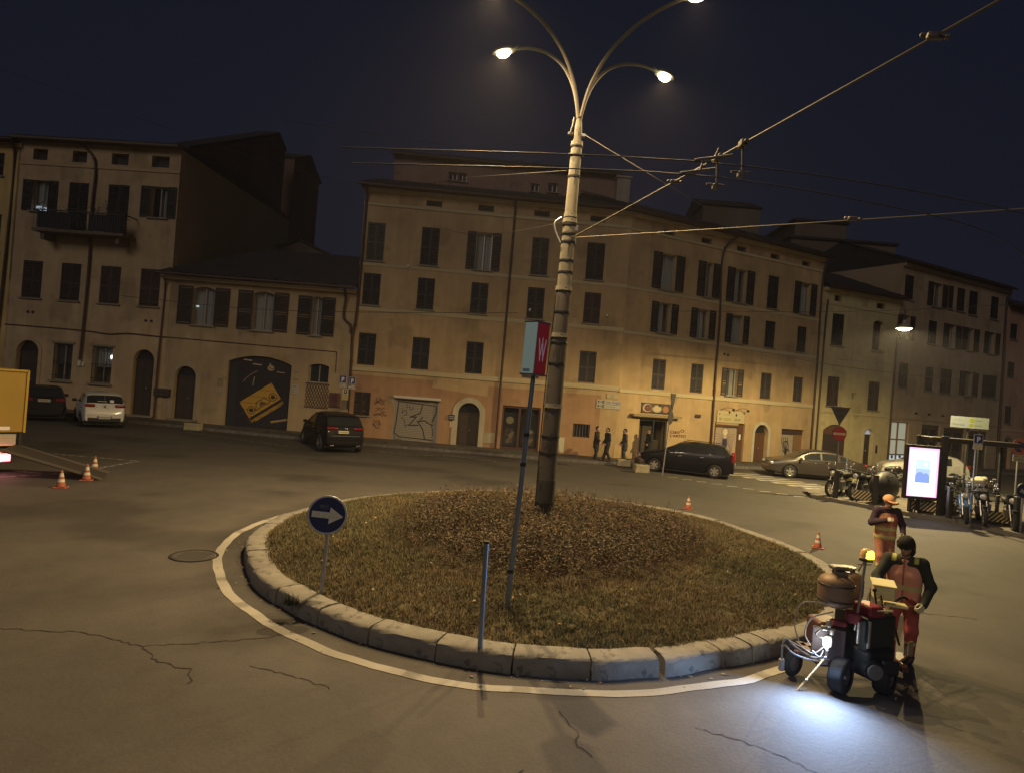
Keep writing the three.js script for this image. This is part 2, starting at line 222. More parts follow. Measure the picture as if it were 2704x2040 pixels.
// pavements beside the houses
const plane2 = (P, deg) => ({ P, a: deg * D2R, at: (u, off = 0) => [P[0] + Math.cos(deg * D2R) * u - Math.sin(deg * D2R) * off, P[1] + Math.sin(deg * D2R) * u + Math.cos(deg * D2R) * off] });
const FA = plane2([-7.55, -32.25], -3), FB = plane2(FA.at(12.97), -27), FC = plane2(FB.at(14.6), -22), FD = plane2(FC.at(6.7), -28), FLow = plane2(FA.at(-0.45), 0), FL = plane2(FLow.at(-9.6), 3), FE = plane2(FD.at(13.0), -28);
{
  const edge = [FL.at(-14, 2.0), FL.at(0, 2.0), FLow.at(-9.6, 2.1), FLow.at(-4.5, 1.9), FLow.at(-1, 1.6), FA.at(6, 1.9), FA.at(11, 2.2), FB.at(0.8, 2.7), FB.at(1.6, 4.0), FB.at(3.2, 4.1), FB.at(4.2, 2.3), FB.at(14.6, 2.2), FC.at(6.7, 2.2), FD.at(13, 2.2), FE.at(30, 2.2)];
  const back = [FL.at(-14, -0.2), FL.at(0, -0.2), FLow.at(-0.5, -0.2), FA.at(12.97, -0.2), FB.at(14.6, -0.2), FC.at(6.7, -0.2), FD.at(13, -0.2), FE.at(30, -0.2)];
  const dense = []; for (let i = 0; i + 1 < edge.length; i++) { const n = Math.ceil(Math.hypot(edge[i + 1][0] - edge[i][0], edge[i + 1][1] - edge[i][1]) / 0.5); for (let k = 0; k < n; k++) dense.push([lerp(edge[i][0], edge[i + 1][0], k / n), lerp(edge[i][1], edge[i + 1][1], k / n)]); } dense.push(edge.at(-1));
  const db = []; for (let i = 0; i + 1 < back.length; i++) for (let k = 0; k < 20; k++) db.push([lerp(back[i][0], back[i + 1][0], k / 20), lerp(back[i][1], back[i + 1][1], k / 20)]); db.push(back.at(-1));
  struct('pavement', plan([...dense, ...db.reverse()], (x, z) => gh(x, z) + PH), MAT.pave);
  const pos = [], uv = [], idx = []; let s = 0;
  dense.forEach((p, i) => { if (i) s += Math.hypot(p[0] - dense[i - 1][0], p[1] - dense[i - 1][1]); const q = dense[Math.min(i + 1, dense.length - 1)], o = dense[Math.max(0, i - 1)]; let nx = -(q[1] - o[1]), nz = q[0] - o[0]; const l = Math.hypot(nx, nz); nx /= l; nz /= l; const y = gh(p[0], p[1]); [[0, -0.05], [0, PH - 0.02], [-0.02, PH + 0.004], [-0.16, PH + 0.005], [-0.16, 0]].forEach(([d, h], j) => { pos.push(p[0] + nx * d, y + h, p[1] + nz * d); uv.push(s, j * 0.1); }); if (i) for (let j = 0; j < 4; j++) { const b = i * 5 + j, c = b - 5; idx.push(c, b, c + 1, b, b + 1, c + 1); } });
  let g = new THREE.BufferGeometry(); g.setAttribute('position', new THREE.Float32BufferAttribute(pos, 3)); g.setAttribute('uv', new THREE.Float32BufferAttribute(uv, 2)); g.setIndex(idx); g = toCreasedNormals(g, 0.5); struct('pavement_kerb', g, MAT.kerbDark);
  // the raised platform with the motorcycles and the bus shelter
  const pe = [[11.6, -24.6], [12.28, -23.68], [13.05, -22.71], [13.6, -21.9], [14.5, -21.05], [15.02, -20.22], [15.31, -19.1], [15.6, -17.2]], pl = [...pe, [30, -17], [34, -26], [18, -29.5], [12.0, -26.2]];
  struct('parking_platform', plan(pl, 0.12), mat([0.16, 0.145, 0.13], 0.85, 0, { map: MAT.pave.map }));
  const kk = []; for (let i = 0; i + 1 < pe.length; i++) kk.push(bx(Math.hypot(pe[i + 1][0] - pe[i][0], pe[i + 1][1] - pe[i][1]) + 0.02, 0.17, 0.14, 0, 0.045, 0, -Math.atan2(pe[i + 1][1] - pe[i][1], pe[i + 1][0] - pe[i][0])).translate((pe[i][0] + pe[i + 1][0]) / 2, 0, (pe[i][1] + pe[i + 1][1]) / 2));
  const pk = new THREE.Group(); pk.name = 'platform_kerb'; pk.userData.kind = 'structure'; scene.add(pk); kk.forEach((g2, i) => M(i ? 'kerb_stone_' + String(i).padStart(3, '0') : 'kerb_stone', g2, MAT.kerbDark, pk));
}
// ------------------------------------------------------------------ houses
const plaster = (r, g, b) => mat([r, g, b], 0.92, 0, { map: texPlaster, bumpMap: texGrain, bumpScale: 0.004 });
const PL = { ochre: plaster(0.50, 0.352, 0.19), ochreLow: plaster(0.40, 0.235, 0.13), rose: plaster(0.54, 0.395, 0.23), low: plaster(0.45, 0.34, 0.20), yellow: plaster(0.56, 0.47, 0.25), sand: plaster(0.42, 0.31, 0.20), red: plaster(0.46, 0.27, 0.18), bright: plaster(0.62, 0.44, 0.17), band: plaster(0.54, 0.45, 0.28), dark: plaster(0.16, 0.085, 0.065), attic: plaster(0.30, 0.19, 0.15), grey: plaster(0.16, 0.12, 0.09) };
const SH = { green: mat([0.014, 0.019, 0.019], 0.7), navy: mat([0.010, 0.011, 0.017], 0.7), brown: mat([0.028, 0.018, 0.017], 0.7), grey: mat([0.055, 0.047, 0.048], 0.75), pale: mat([0.065, 0.066, 0.056], 0.75), rust: mat([0.048, 0.027, 0.026], 0.7) };
function outline(u0, u1, v0, v1, rise = 0, n = 14) {
  const w = u1 - u0, p = [[u0, v0], [u1, v0]]; if (!rise) return [...p, [u1, v1], [u0, v1]];
  const R = (w * w / 4 + rise * rise) / (2 * rise), cy = v1 - R, cx = (u0 + u1) / 2, a0 = Math.asin(clamp(w / 2 / R, -1, 1)), h = rise > w / 2 - 1e-6 ? Math.PI / 2 : a0;
  for (let i = 0; i <= n; i++) { const a = lerp(h, -h, i / n); p.push([cx + Math.sin(a) * R, cy + Math.cos(a) * R]); } return p;
}
const leafCache = {};
function leafGeo(w, h) {
  const key = w.toFixed(2) + '_' + h.toFixed(2); if (leafCache[key]) return leafCache[key];
  const s = 0.055, g = [bx(s, h, 0.04, s / 2, h / 2, 0), bx(s, h, 0.04, w - s / 2, h / 2, 0)]; for (const y of [0.04, h * 0.48, h - 0.04]) g.push(bx(w - 2 * s, 0.08, 0.034, w / 2, y, 0));
  const n = Math.round(h / 0.075); for (let i = 1; i < n; i++) { const y = i / n * h; if (Math.abs(y - h * 0.48) < 0.06 || y < 0.09 || h - y < 0.09) continue; g.push(bx(w - 2 * s, 0.062, 0.012, w / 2, y, 0, 0, -0.6)); }
  return leafCache[key] = merge(g);
}
class Facade {
  constructor(root, fr) { this.root = root; this.fr = fr; this.holes = []; }
  put(o) { o.position.set(this.fr.P[0] - this.root.position.x, 0, this.fr.P[1] - this.root.position.z); o.rotation.y = -this.fr.a; this.root.add(o); return o; }
  mesh(name, geo, m, label) { return this.put(M(name, geo, m, this.root, label)); }
  group(name, label) { const o = G(this.root, name); if (label) o.userData.label = label; return this.put(o); }
  wall(u0, u1, v1, m, depth = 9, base = -0.4) {
    const g = [ext([[u0, base], [u1, base], [u1, v1], [u0, v1]], 0.42, -0.42, this.holes), bx(u1 - u0 - 0.5, v1 - base - 0.1, 0.1, (u0 + u1) / 2, (v1 + base) / 2, -1.0)];
    for (const u of [u0 + 0.16, u1 - 0.16]) g.push(bx(0.3, v1 - base - 0.004, depth - 0.42, u, (v1 + base) / 2, -0.42 - (depth - 0.42) / 2));
    g.push(bx(u1 - u0 - 0.64, v1 - base - 0.006, 0.3, (u0 + u1) / 2, (v1 + base) / 2, -depth + 0.15)); return this.mesh('wall', g, m);
  }
  band(name, u0, u1, v0, v1, proud, m = PL.band) { return this.mesh(name, bx(u1 - u0, v1 - v0, proud + 0.02, (u0 + u1) / 2, (v0 + v1) / 2, (proud - 0.02) / 2), m); }
  roof(u0, u1, v, rise, depth, over = 0.45, hipL = 0, hipR = 0) {
    const len = u1 - u0, r = this.group('roof'), body = ext([[over, v], [over, v + 0.1], [-depth / 2, v + rise + 0.1], [-depth - 0.2, v + 0.1], [-depth - 0.2, v]], len - 0.3).rotateY(-Math.PI / 2).translate(u1 - 0.15, 0, 0);
    if (!hipL) M('roof_body', body, MAT.tile, r);
    const nu = Math.round(len / 0.13), pos = [], uv = [], idx = [], rows = 9;
    for (let j = 0; j <= rows; j++) for (let i = 0; i <= nu; i++) { const t = j / rows, u = lerp(u0 + hipL * t, u1 - hipR * t, i / nu); pos.push(u, v + 0.13 + rise * t + (i % 2 ? 0.05 : 0) + (j % 2 ? 0.03 : 0), over + 0.02 + (-depth / 2 - over) * t); uv.push(u, t * 5); if (i && j) { const a = j * (nu + 1) + i; idx.push(a - nu - 2, a - nu - 1, a, a - nu - 2, a, a - 1); } }
    const g = new THREE.BufferGeometry(); g.setAttribute('position', new THREE.Float32BufferAttribute(pos, 3)); g.setAttribute('uv', new THREE.Float32BufferAttribute(uv, 2)); g.setIndex(idx); g.computeVertexNormals();
    const parts = [g]; if (hipL) parts.push(flat3([[u0, v + 0.13, over], [u0 + hipL, v + rise + 0.13, -depth / 2], [u0, v + 0.13, -depth]])); if (hipR) parts.push(flat3([[u1, v + 0.13, over], [u1, v + 0.13, -depth], [u1 - hipR, v + rise + 0.13, -depth / 2]]));
    if (hipL) parts.push(flat3([[u0, v + 0.13, -depth], [u0 + hipL, v + rise + 0.13, -depth / 2], [u1, v + rise + 0.13, -depth / 2]]));
    const o = M('roof_tiles', parts, MAT.tile, r); o.userData.kind = 'stuff';
    const gu = []; for (const du of [0]) gu.push(rod([u0, v + 0.05, over + 0.07], [u1, v + 0.05, over + 0.07], 0.075)); M('gutter', gu, MAT.pipe, r); return r;
  }
  closed(u0, u1, v0, v1, m = SH.green, sill = true) {
    this.holes.push(outline(u0, u1, v0, v1)); const w = this.group('window'), lw = (u1 - u0) / 2 - 0.006;
    for (const s of [0, 1]) { const o = M('shutter', leafGeo(lw, v1 - v0 - 0.02), m, w); o.position.set(s ? u1 - lw : u0, v0 + 0.01, -0.055 - (s ? 0.004 : 0)); }
    if (sill) M('sill', bx(u1 - u0 + 0.16, 0.06, 0.16, (u0 + u1) / 2, v0 - 0.03, 0.02), MAT.stoneTrim, w); return w;
  }
  // leaves folded open on the wall, casement with two panes and a curtain behind
  open(u0, u1, v0, v1, lw, m = SH.navy, { curtain = 0.45, frame = MAT.frame, lit, right = true, left = true, rise = 0 } = {}) {
    this.holes.push(outline(u0, u1, v0, v1, rise)); const w = this.group('window'), W = u1 - u0, H = v1 - v0, c = (u0 + u1) / 2, t = 0.055;
    if (left) { const o = M('shutter', leafGeo(lw, H), m, w); o.position.set(u0 - lw, v0, 0.035); }
    if (right) { const o = M('shutter', leafGeo(lw, H), m, w); o.position.set(u1, v0, 0.038); }
    M('frame', [bx(t, H, 0.06, u0 + t / 2, v0 + H / 2, -0.22), bx(t, H, 0.06, u1 - t / 2, v0 + H / 2, -0.22), bx(W - 2 * t, t, 0.06, c, v0 + t / 2, -0.22), bx(W - 2 * t, t, 0.06, c, v1 - t / 2 - rise * 0.2, -0.22), bx(t, H - 2 * t, 0.055, c, v0 + H / 2, -0.22)], frame, w);
    for (const s of [-1, 1]) M('pane', bx(W / 2 - t * 1.5 - 0.002, H - 2 * t, 0.006, c + s * (W / 4 - t * 0.25), v0 + H / 2, -0.225), curtain || lit ? MAT.pane : MAT.glass, w);
    if (curtain) { const n = 24, p = []; const cw = W * Math.abs(curtain) * 2 > W ? W : W * Math.abs(curtain) * 2; const g = new THREE.PlaneGeometry(cw, H, n, 1), q = g.attributes.position; for (let i = 0; i < q.count; i++) q.setZ(i, 0.025 * Math.sin(q.getX(i) * 42)); g.computeVertexNormals(); M('curtain', g.translate(curtain > 0 ? u0 + cw / 2 : u1 - cw / 2, v0 + H / 2, -0.32), MAT.curtain, w); }
    if (lit) for (const [a, b, d, e, col, k] of lit) M('lit_window_light', bx(b - a, e - d, 0.02, (a + b) / 2, (d + e) / 2, -0.262), emis(col, k), w);
    M('sill', bx(W + 0.2, 0.06, 0.2, c, v0 - 0.03, 0.02), MAT.stoneTrim, w); return w;
  }
  vent(u0, u1, v0, v1) { this.holes.push(outline(u0, u1, v0, v1)); const w = this.group('attic_vent'); M('backing', bx(u1 - u0, v1 - v0, 0.02, (u0 + u1) / 2, (v0 + v1) / 2, -0.3), MAT.black, w); M('grille', [0.25, 0.5, 0.75].map((t) => bx(u1 - u0, 0.02, 0.02, (u0 + u1) / 2, lerp(v0, v1, t), -0.12)), MAT.darkMetal, w); return w; }
  door(u0, u1, v0, v1, rise, { m = MAT.wood, surround = 0.2, sm = MAT.stoneTrim, fan = false, label, proud = 0.05 } = {}) {
    this.holes.push(outline(u0, u1, v0, v1, rise)); const d = this.group('door', label), c = (u0 + u1) / 2, spring = v1 - rise;
    M('door_leaf', [bx((u1 - u0) / 2 - 0.01, spring - v0 - 0.02, 0.06, lerp(u0, u1, 0.25), (v0 + spring) / 2, -0.25), bx((u1 - u0) / 2 - 0.01, spring - v0 - 0.02, 0.06, lerp(u0, u1, 0.75), (v0 + spring) / 2, -0.254)], m, d);
    const pan = []; for (const s of [0.25, 0.75]) for (const [a, b] of [[0.08, 0.38], [0.44, 0.68], [0.74, 0.95]]) pan.push(rb((u1 - u0) * 0.32, (spring - v0) * (b - a), 0.03, 0.012, lerp(u0, u1, s), lerp(v0, spring, (a + b) / 2), -0.215)); M('door_panel', pan, m, d);
    M('transom', bx(u1 - u0, 0.07, 0.1, c, spring, -0.23), m, d);
    const R = outline(u0 + 0.01, u1 - 0.01, spring + 0.035, v1 - 0.01, Math.max(0.02, rise - 0.045)); M(fan ? 'fanlight' : 'arch_panel', ext(R, 0.02, -0.25), fan || MAT.glass, d);
    M('handle', ball(0.035, c + 0.07, v0 + (spring - v0) * 0.5, -0.2), MAT.alu, d);
    if (surround) { const o = outline(u0 - surround, u1 + surround, v0, v1 + surround, rise ? rise + surround * 0.98 : 0, 20), h = outline(u0, u1, v0 - 0.001, v1, rise, 20); const s = new THREE.Shape(); o.forEach((p, i) => i ? s.lineTo(...p) : s.moveTo(...p)); const H = new THREE.Path(); h.forEach((p, i) => { const q = [p[0], Math.max(p[1], v0 + 0.002)]; i ? H.lineTo(...q) : H.moveTo(...q); }); s.holes.push(H); M('door_surround', new THREE.ExtrudeGeometry(s, { depth: proud, bevelEnabled: false }).translate(0, 0, 0.001), sm, d); }
    M('threshold', bx(u1 - u0 + 0.3, 0.1, 0.34, c, v0 - 0.03, -0.03), MAT.stoneTrim, d); return d;
  }
  pipe(pts, r = 0.055) { return this.mesh('downpipe', [tube(pts.map(([u, v, z = 0.1]) => [u, v, z]), r, pts.length * 6), ...pts.slice(1, -1).map(([u, v, z = 0.1]) => new THREE.TorusGeometry(r + 0.01, 0.018, 5, 14).rotateX(Math.PI / 2).translate(u, v, z))], MAT.pipe); }
}
function flat3(p) { const g = new THREE.BufferGeometry(); g.setAttribute('position', new THREE.Float32BufferAttribute(p.flat(), 3)); g.setAttribute('uv', new THREE.Float32BufferAttribute(p.flatMap((a) => [a[0], a[1]]), 2)); g.computeVertexNormals(); return g; }
const onWall = (fr, u, v, off, name, label, cat, group) => { const p = fr.at(u, off); return thing(name, label, cat, [p[0], v, p[1]], -fr.a, group); };

// the long ochre house: left front A, right front B beyond the bend
{
  const h = thing('apartment_house', 'long ochre four-storey house that bends to the right behind the tall lamp mast', 'house', [FA.P[0], 0, FA.P[1]]);
  const a = new Facade(h, FA), b = new Facade(h, FB);
  const r4 = [8.98, 10.87], r3 = [6.78, 8.35], r2 = [3.80, 5.38];
  for (const u of [2.59, 5.18, 8.0, 10.85]) a.vent(u, u + 0.78, 11.93, 12.23);
  a.closed(-0.18, 0.68, ...r4, SH.pale); a.closed(2.49, 3.38, ...r4, SH.navy); a.open(5.2, 6.02, ...r4, 0.44, SH.green, { curtain: 0.5, frame: MAT.frameWhite }); a.closed(8.02, 8.87, ...r4, SH.grey); a.closed(10.81, 11.72, ...r4, SH.navy);
  [-0.2, 2.48, 5.15, 7.99, 10.86].forEach((u, i) => a.closed(u, u + 0.85, ...r3, [SH.navy, SH.navy, SH.green, SH.green, SH.rust][i]));
  [-0.2, 2.46, 5.14, 8.0, 10.85].forEach((u, i) => a.closed(u, u + 0.85, ...r2, [SH.navy, SH.navy, SH.navy, SH.grey, SH.grey][i], false));
  a.closed(-0.2, 0.6, 1.32, 2.46, SH.brown);
  // roller shutter with tags, entrance, shop window, barred window
  a.holes.push(outline(1.78, 4.02, 0.12, 2.3));
  { const d = a.group('roller_shutter', 'pale roller shutter covered in dark graffiti'); const n = 26; const tex = canvasTex(512, 512, (g, w, hh) => { g.fillStyle = '#8d8578'; g.fillRect(0, 0, w, hh); g.strokeStyle = '#15131a'; g.lineCap = 'round'; g.lineJoin = 'round'; g.lineWidth = 11; const P = (...p) => { g.beginPath(); for (let i = 0; i < p.length; i += 2) i ? g.lineTo(p[i], p[i + 1]) : g.moveTo(p[i], p[i + 1]); g.stroke(); }; P(48, 30, 36, 260, 20, 410, 80, 450, 380, 460, 470, 470); P(60, 40, 480, 62, 480, 150, 440, 250); P(320, 60, 300, 160, 190, 210, 260, 205, 180, 310, 290, 300); P(270, 250, 340, 340, 370, 450); P(330, 200, 290, 260, 350, 240, 390, 260); P(380, 260, 450, 290); g.lineWidth = 6; P(100, 120, 90, 170, 140, 130, 150, 180, 110, 200); P(90, 220, 130, 260, 140, 330, 170, 300); P(420, 270, 450, 330, 460, 410); P(20, 430, 40, 490, 90, 470, 110, 500); P(170, 90, 190, 130, 220, 100); P(140, 60, 150, 110); });
    M('slat', [...Array(n)].map((_, i) => { const g = bx(2.24, 2.18 / n - 0.012, 0.03, 2.9, 0.13 + (i + 0.5) * 2.18 / n, -0.14); const q = g.attributes.position, uv = g.attributes.uv; for (let k = 0; k < q.count; k++) uv.setXY(k, (q.getX(k) - 1.78) / 2.24, (q.getY(k) - 0.13) / 2.18); return g; }), mat([1, 1, 1], 0.6, 0.1, { map: tex }), d); M('shutter_box', rb(2.34, 0.13, 0.16, 0.03, 2.9, 2.37, 0.07), mat([0.5, 0.47, 0.4], 0.5), d); for (const u of [1.81, 3.99]) M('guide_rail', bx(0.06, 2.2, 0.08, u, 1.2, -0.1), MAT.alu, d); M('backing', bx(2.24, 2.2, 0.02, 2.9, 1.2, -0.2), MAT.black, d); }
  a.door(4.98, 6.06, 0.13, 2.34, 0.54, { surround: 0.27, sm: plaster(0.5, 0.44, 0.32), label: 'dark arched entrance door with pale surround' });
  a.holes.push(outline(7.18, 9.1, 0.14, 2.36));
  { const d = a.group('shop_window', 'dark shop window with posters and brown frame'); M('frame', [bx(0.09, 2.22, 0.1, 7.23, 1.25, -0.12), bx(0.09, 2.22, 0.1, 9.05, 1.25, -0.12), bx(0.12, 2.22, 0.1, 8.06, 1.25, -0.12), bx(1.74, 0.16, 0.1, 8.14, 0.22, -0.124), bx(1.74, 0.1, 0.1, 8.14, 2.31, -0.124)], mat([0.06, 0.022, 0.018], 0.6), d);
    const post = canvasTex(256, 512, (g, w, hh) => { g.fillStyle = '#1b1a20'; g.fillRect(0, 0, w, hh); const rr = rng(3); g.fillStyle = '#8f8469'; g.beginPath(); g.ellipse(120, 120, 78, 56, 0, 0, 7); g.fill(); g.fillRect(60, 80, 120, 60); for (let i = 0; i < 14; i++) { g.fillStyle = ['#5b4236', '#6f4a3c', '#4a3340', '#80684d'][i % 4]; g.beginPath(); g.ellipse(40 + rr() * 170, 260 + rr() * 190, 20 + rr() * 34, 16 + rr() * 26, rr() * 3, 0, 7); g.fill(); } });
    for (const s of [0, 1]) M('pane', bx(0.78, 1.96, 0.008, s ? 8.56 : 7.65, 1.28, -0.12), MAT.pane, d); for (const s of [0, 1]) M('poster', bx(0.62, s ? 1.0 : 1.7, 0.006, s ? 8.62 : 7.62, s ? 0.85 : 1.18, -0.15), mat([1, 1, 1], 0.7, 0, { map: post }), d); M('backing', bx(1.9, 2.2, 0.02, 8.14, 1.25, -0.6), MAT.black, d); }
  a.holes.push(outline(10.79, 11.65, 1.05, 1.72));
  { const w = a.group('window', 'small barred window left of the waiting people'); M('frame', [bx(0.86, 0.05, 0.08, 11.22, 1.08, -0.1), bx(0.86, 0.05, 0.08, 11.22, 1.69, -0.1), bx(0.05, 0.57, 0.08, 10.82, 1.385, -0.1), bx(0.05, 0.57, 0.08, 11.62, 1.385, -0.1)], MAT.darkMetal, w); M('pane', bx(0.76, 0.57, 0.008, 11.22, 1.385, -0.16), MAT.glass, w); M('bar', [...Array(6)].map((_, i) => rod([10.85 + i * 0.148, 1.08, -0.03], [10.85 + i * 0.148, 1.7, -0.03], 0.012, 0.012, 6)), mat([0.16, 0.15, 0.17], 0.5, 0.5), w); }
  a.mesh('wall_panel', bx(0.53, 0.53, 0.03, 6.62, 0.68, 0.015), plaster(0.42, 0.36, 0.26)); a.mesh('wall_panel', bx(0.45, 0.75, 0.03, 10.18, 0.6, 0.015), plaster(0.58, 0.53, 0.4));
  a.wall(-0.45, 12.97, 12.55, PL.ochre, 9);
  // redder plinth plaster of the ground floor, in thin coats between the openings
  { const holes = a.holes.filter((p) => p[0][1] < 2.6).map((p) => { const vs = p.map((q) => q[1]); return Math.min(...vs) < 0.3 ? p.map((q) => [q[0], Math.max(q[1], -0.35)]) : p; }); a.mesh('plinth_plaster', ext([[-0.44, -0.36], [12.1, -0.36], [12.1, 3.22], [6.4, 3.22], [6.4, 2.72], [3.6, 2.95], [3.6, 3.3], [-0.44, 3.3]], 0.006, 0.0, holes), PL.ochreLow); }
  a.band('string_course', -0.47, 12.97, 3.50, 3.73, 0.07); a.band('string_course', -0.46, 12.97, 6.50, 6.70, 0.03); a.band('string_course', -0.46, 12.97, 8.72, 8.90, 0.03); a.band('string_course', -0.46, 12.97, 11.72, 11.86, 0.05); a.band('cornice', -0.5, 12.97, 12.4, 12.56, 0.16);
  a.pipe([[7.0, 12.5, 0.4], [7.02, 12.3, 0.14], [7.02, 11.5], [7.0, 8], [6.98, 4], [6.96, 0.1]]); a.pipe([[-0.32, 12.5, 0.4], [-0.34, 12.2, 0.14], [-0.36, 9], [-0.42, 5.7], [-0.5, 5.3], [-0.46, 3.9], [-0.45, 1.6]], 0.065);
  a.roof(-0.75, 13.2, 12.56, 1.75, 9.5);
  a.mesh('chimney', [rb(0.75, 1.5, 0.6, 0.05, 13.0, 14.6, -3.2), rb(0.9, 0.12, 0.75, 0.03, 13.0, 15.3, -3.2)], plaster(0.4, 0.34, 0.28));
  // front B
  for (const u of [2.1, 4.67, 7.3, 9.94, 12.58]) b.vent(u, u + 0.74, 11.86, 12.14);
  b.open(2.1, 3.08, ...r4, 0.56, SH.navy, { curtain: -0.32, lit: [[2.16, 2.30, 9.06, 10.1, [0.75, 0.85, 1.0], 0.55]] }); b.open(5.12, 5.68, ...r4, 0.52, SH.navy, { curtain: 0.35 }); b.open(7.28, 8.24, ...r4, 0.55, SH.navy, { curtain: 0.3 }); b.closed(9.92, 10.8, ...r4, SH.navy); b.open(12.6, 13.52, ...r4, 0.5, SH.navy, { curtain: -0.3 });
  b.open(2.1, 3.0, 6.72, 8.3, 0.43, SH.navy, { curtain: 0.3 }); b.open(4.78, 5.66, 6.72, 8.3, 0.44, SH.navy, { curtain: 0.4 }); b.open(7.3, 8.22, 6.72, 8.3, 0.42, SH.navy, { curtain: 0.5 }); b.closed(9.96, 10.78, 6.72, 8.26, SH.green); b.closed(12.64, 13.44, 6.72, 8.24, SH.green);
  b.closed(2.04, 2.91, 3.76, 5.34, SH.grey, false); b.closed(4.66, 5.53, 3.76, 5.32, SH.grey, false); b.open(7.28, 8.1, 3.76, 5.28, 0.4, SH.grey, { curtain: 0.5 }); b.closed(9.93, 10.79, 3.76, 5.26, SH.grey, false); b.closed(12.66, 13.45, 3.76, 5.24, SH.grey, false);
  b.holes.push(outline(1.46, 3.3, 0.13, 2.22));
  { const d = b.group('shop_doorway', 'open dark shop doorway under the food sign'); M('frame', [bx(0.08, 2.1, 0.1, 1.5, 1.18, -0.12), bx(0.08, 2.1, 0.1, 3.26, 1.18, -0.12), bx(0.07, 2.1, 0.1, 2.45, 1.18, -0.12), bx(1.68, 0.1, 0.1, 2.38, 2.17, -0.124)], MAT.darkMetal, d); M('pane', bx(0.74, 2.0, 0.008, 2.86, 1.17, -0.12), MAT.pane, d); M('shop_interior', [bx(1.8, 2.2, 0.04, 2.38, 1.2, -0.85), bx(0.5, 1.0, 0.3, 2.9, 0.6, -0.6)], mat([0.07, 0.055, 0.045], 0.9), d); M('door_step', bx(1.9, 0.08, 0.34, 2.38, 0.13, -0.02), MAT.stoneTrim, d); }
  b.mesh('shop_ledge', [bx(3.2, 0.12, 0.34, 2.4, 2.38, 0.17)], mat([0.24, 0.18, 0.1], 0.8));
  b.holes.push(outline(6.72, 8.44, 0.02, 2.05)); b.holes.push(outline(8.5, 8.95, 0.02, 2.25));
  { const d = b.group('painted_door', 'shop door painted with a winged meditating figure'); const tex = canvasTex(384, 512, (g, w, hh) => { const bg = g.createLinearGradient(0, 0, 0, hh); bg.addColorStop(0, '#9a8a78'); bg.addColorStop(1, '#b9a07c'); g.fillStyle = bg; g.fillRect(0, 0, w, hh); g.strokeStyle = '#75697f'; g.lineWidth = 9; for (let s = -1; s <= 1; s += 2) for (let i = 0; i < 9; i++) { g.beginPath(); g.moveTo(192 + s * 30, 170 + i * 8); g.quadraticCurveTo(192 + s * (110 + i * 4), 80 + i * 34, 192 + s * (165 - i * 7), 110 + i * 44); g.stroke(); } g.strokeStyle = '#473c40'; g.lineWidth = 5; g.beginPath(); g.arc(192, 74, 62, 0, 7); g.stroke(); g.fillStyle = '#cdbfa2'; g.beginPath(); g.ellipse(192, 78, 36, 46, 0, 0, 7); g.fill(); g.fillStyle = '#352e38'; g.fillRect(176, 66, 10, 5); g.fillRect(198, 66, 10, 5); g.fillStyle = '#bfb097'; g.fillRect(178, 116, 28, 60); g.fillStyle = '#38303c'; g.beginPath(); g.moveTo(160, 170); g.lineTo(224, 170); g.lineTo(236, 290); g.lineTo(280, 360); g.lineTo(236, 376); g.lineTo(192, 340); g.lineTo(148, 376); g.lineTo(104, 360); g.lineTo(148, 290); g.fill(); }); M('door_leaf', ext(outline(6.72, 8.44, 0.05, 2.04), 0.05, -0.15), mat([1, 1, 1], 0.7, 0, { map: (() => { tex.wrapS = tex.wrapT = THREE.RepeatWrapping; tex.repeat.set(1 / 1.72, 1 / 1.99); tex.offset.set(-6.72 / 1.72, -0.05 / 1.99); return tex; })() }), d); M('door_frame', [bx(0.06, 2.2, 0.16, 8.47, 1.15, -0.05), bx(0.06, 2.2, 0.16, 6.69, 1.15, -0.05), bx(1.72, 0.12, 0.14, 7.58, 2.1, -0.05)], MAT.woodRed, d); M('side_door', bx(0.45, 2.2, 0.06, 8.72, 1.14, -0.14), MAT.woodRed, d); M('notice', bx(0.2, 0.3, 0.01, 8.66, 1.5, -0.1), MAT.white, d); }
  b.door(9.72, 10.82, 0.05, 2.28, 0.52, { surround: 0.17, sm: plaster(0.55, 0.5, 0.38), m: MAT.woodRed, label: 'brown arched wooden door right of the painted shop door' });
  b.holes.push(outline(11.95, 13.9, 0.05, 2.12));
  { const d = b.group('roller_shutter', 'small roller shutter with a dark painted tag, in a brown recess'); const tex = canvasTex(256, 256, (g, w, hh) => { g.fillStyle = '#a09684'; g.fillRect(0, 0, w, hh); g.strokeStyle = '#241c22'; g.lineWidth = 10; g.lineCap = 'round'; for (let k = 0; k < 4; k++) { g.beginPath(); g.moveTo(60 + k * 30, 30); g.bezierCurveTo(10 + k * 60, 90, 220 - k * 40, 130, 70 + k * 40, 230); g.stroke(); } g.beginPath(); g.arc(130, 110, 50, 0, 7); g.stroke(); g.beginPath(); g.arc(170, 160, 30, 0, 7); g.stroke(); }); M('slat', [...Array(22)].map((_, i) => { const g = bx(1.2, 0.072, 0.025, 12.58, 0.1 + i * 0.078, -0.2); const q = g.attributes.position, uv = g.attributes.uv; for (let k = 0; k < q.count; k++) uv.setXY(k, (q.getX(k) - 11.98) / 1.2, (q.getY(k) - 0.06) / 1.72); return g; }), mat([1, 1, 1], 0.6, 0, { map: tex }), d); M('lintel_board', bx(1.94, 0.3, 0.05, 12.92, 1.96, -0.15), mat([0.05, 0.03, 0.03], 0.6), d); M('side_panel', bx(0.7, 1.8, 0.05, 13.54, 0.95, -0.18), mat([0.2, 0.11, 0.05], 0.8), d); }
  b.wall(0, 14.6, 12.55, PL.ochre, 9);
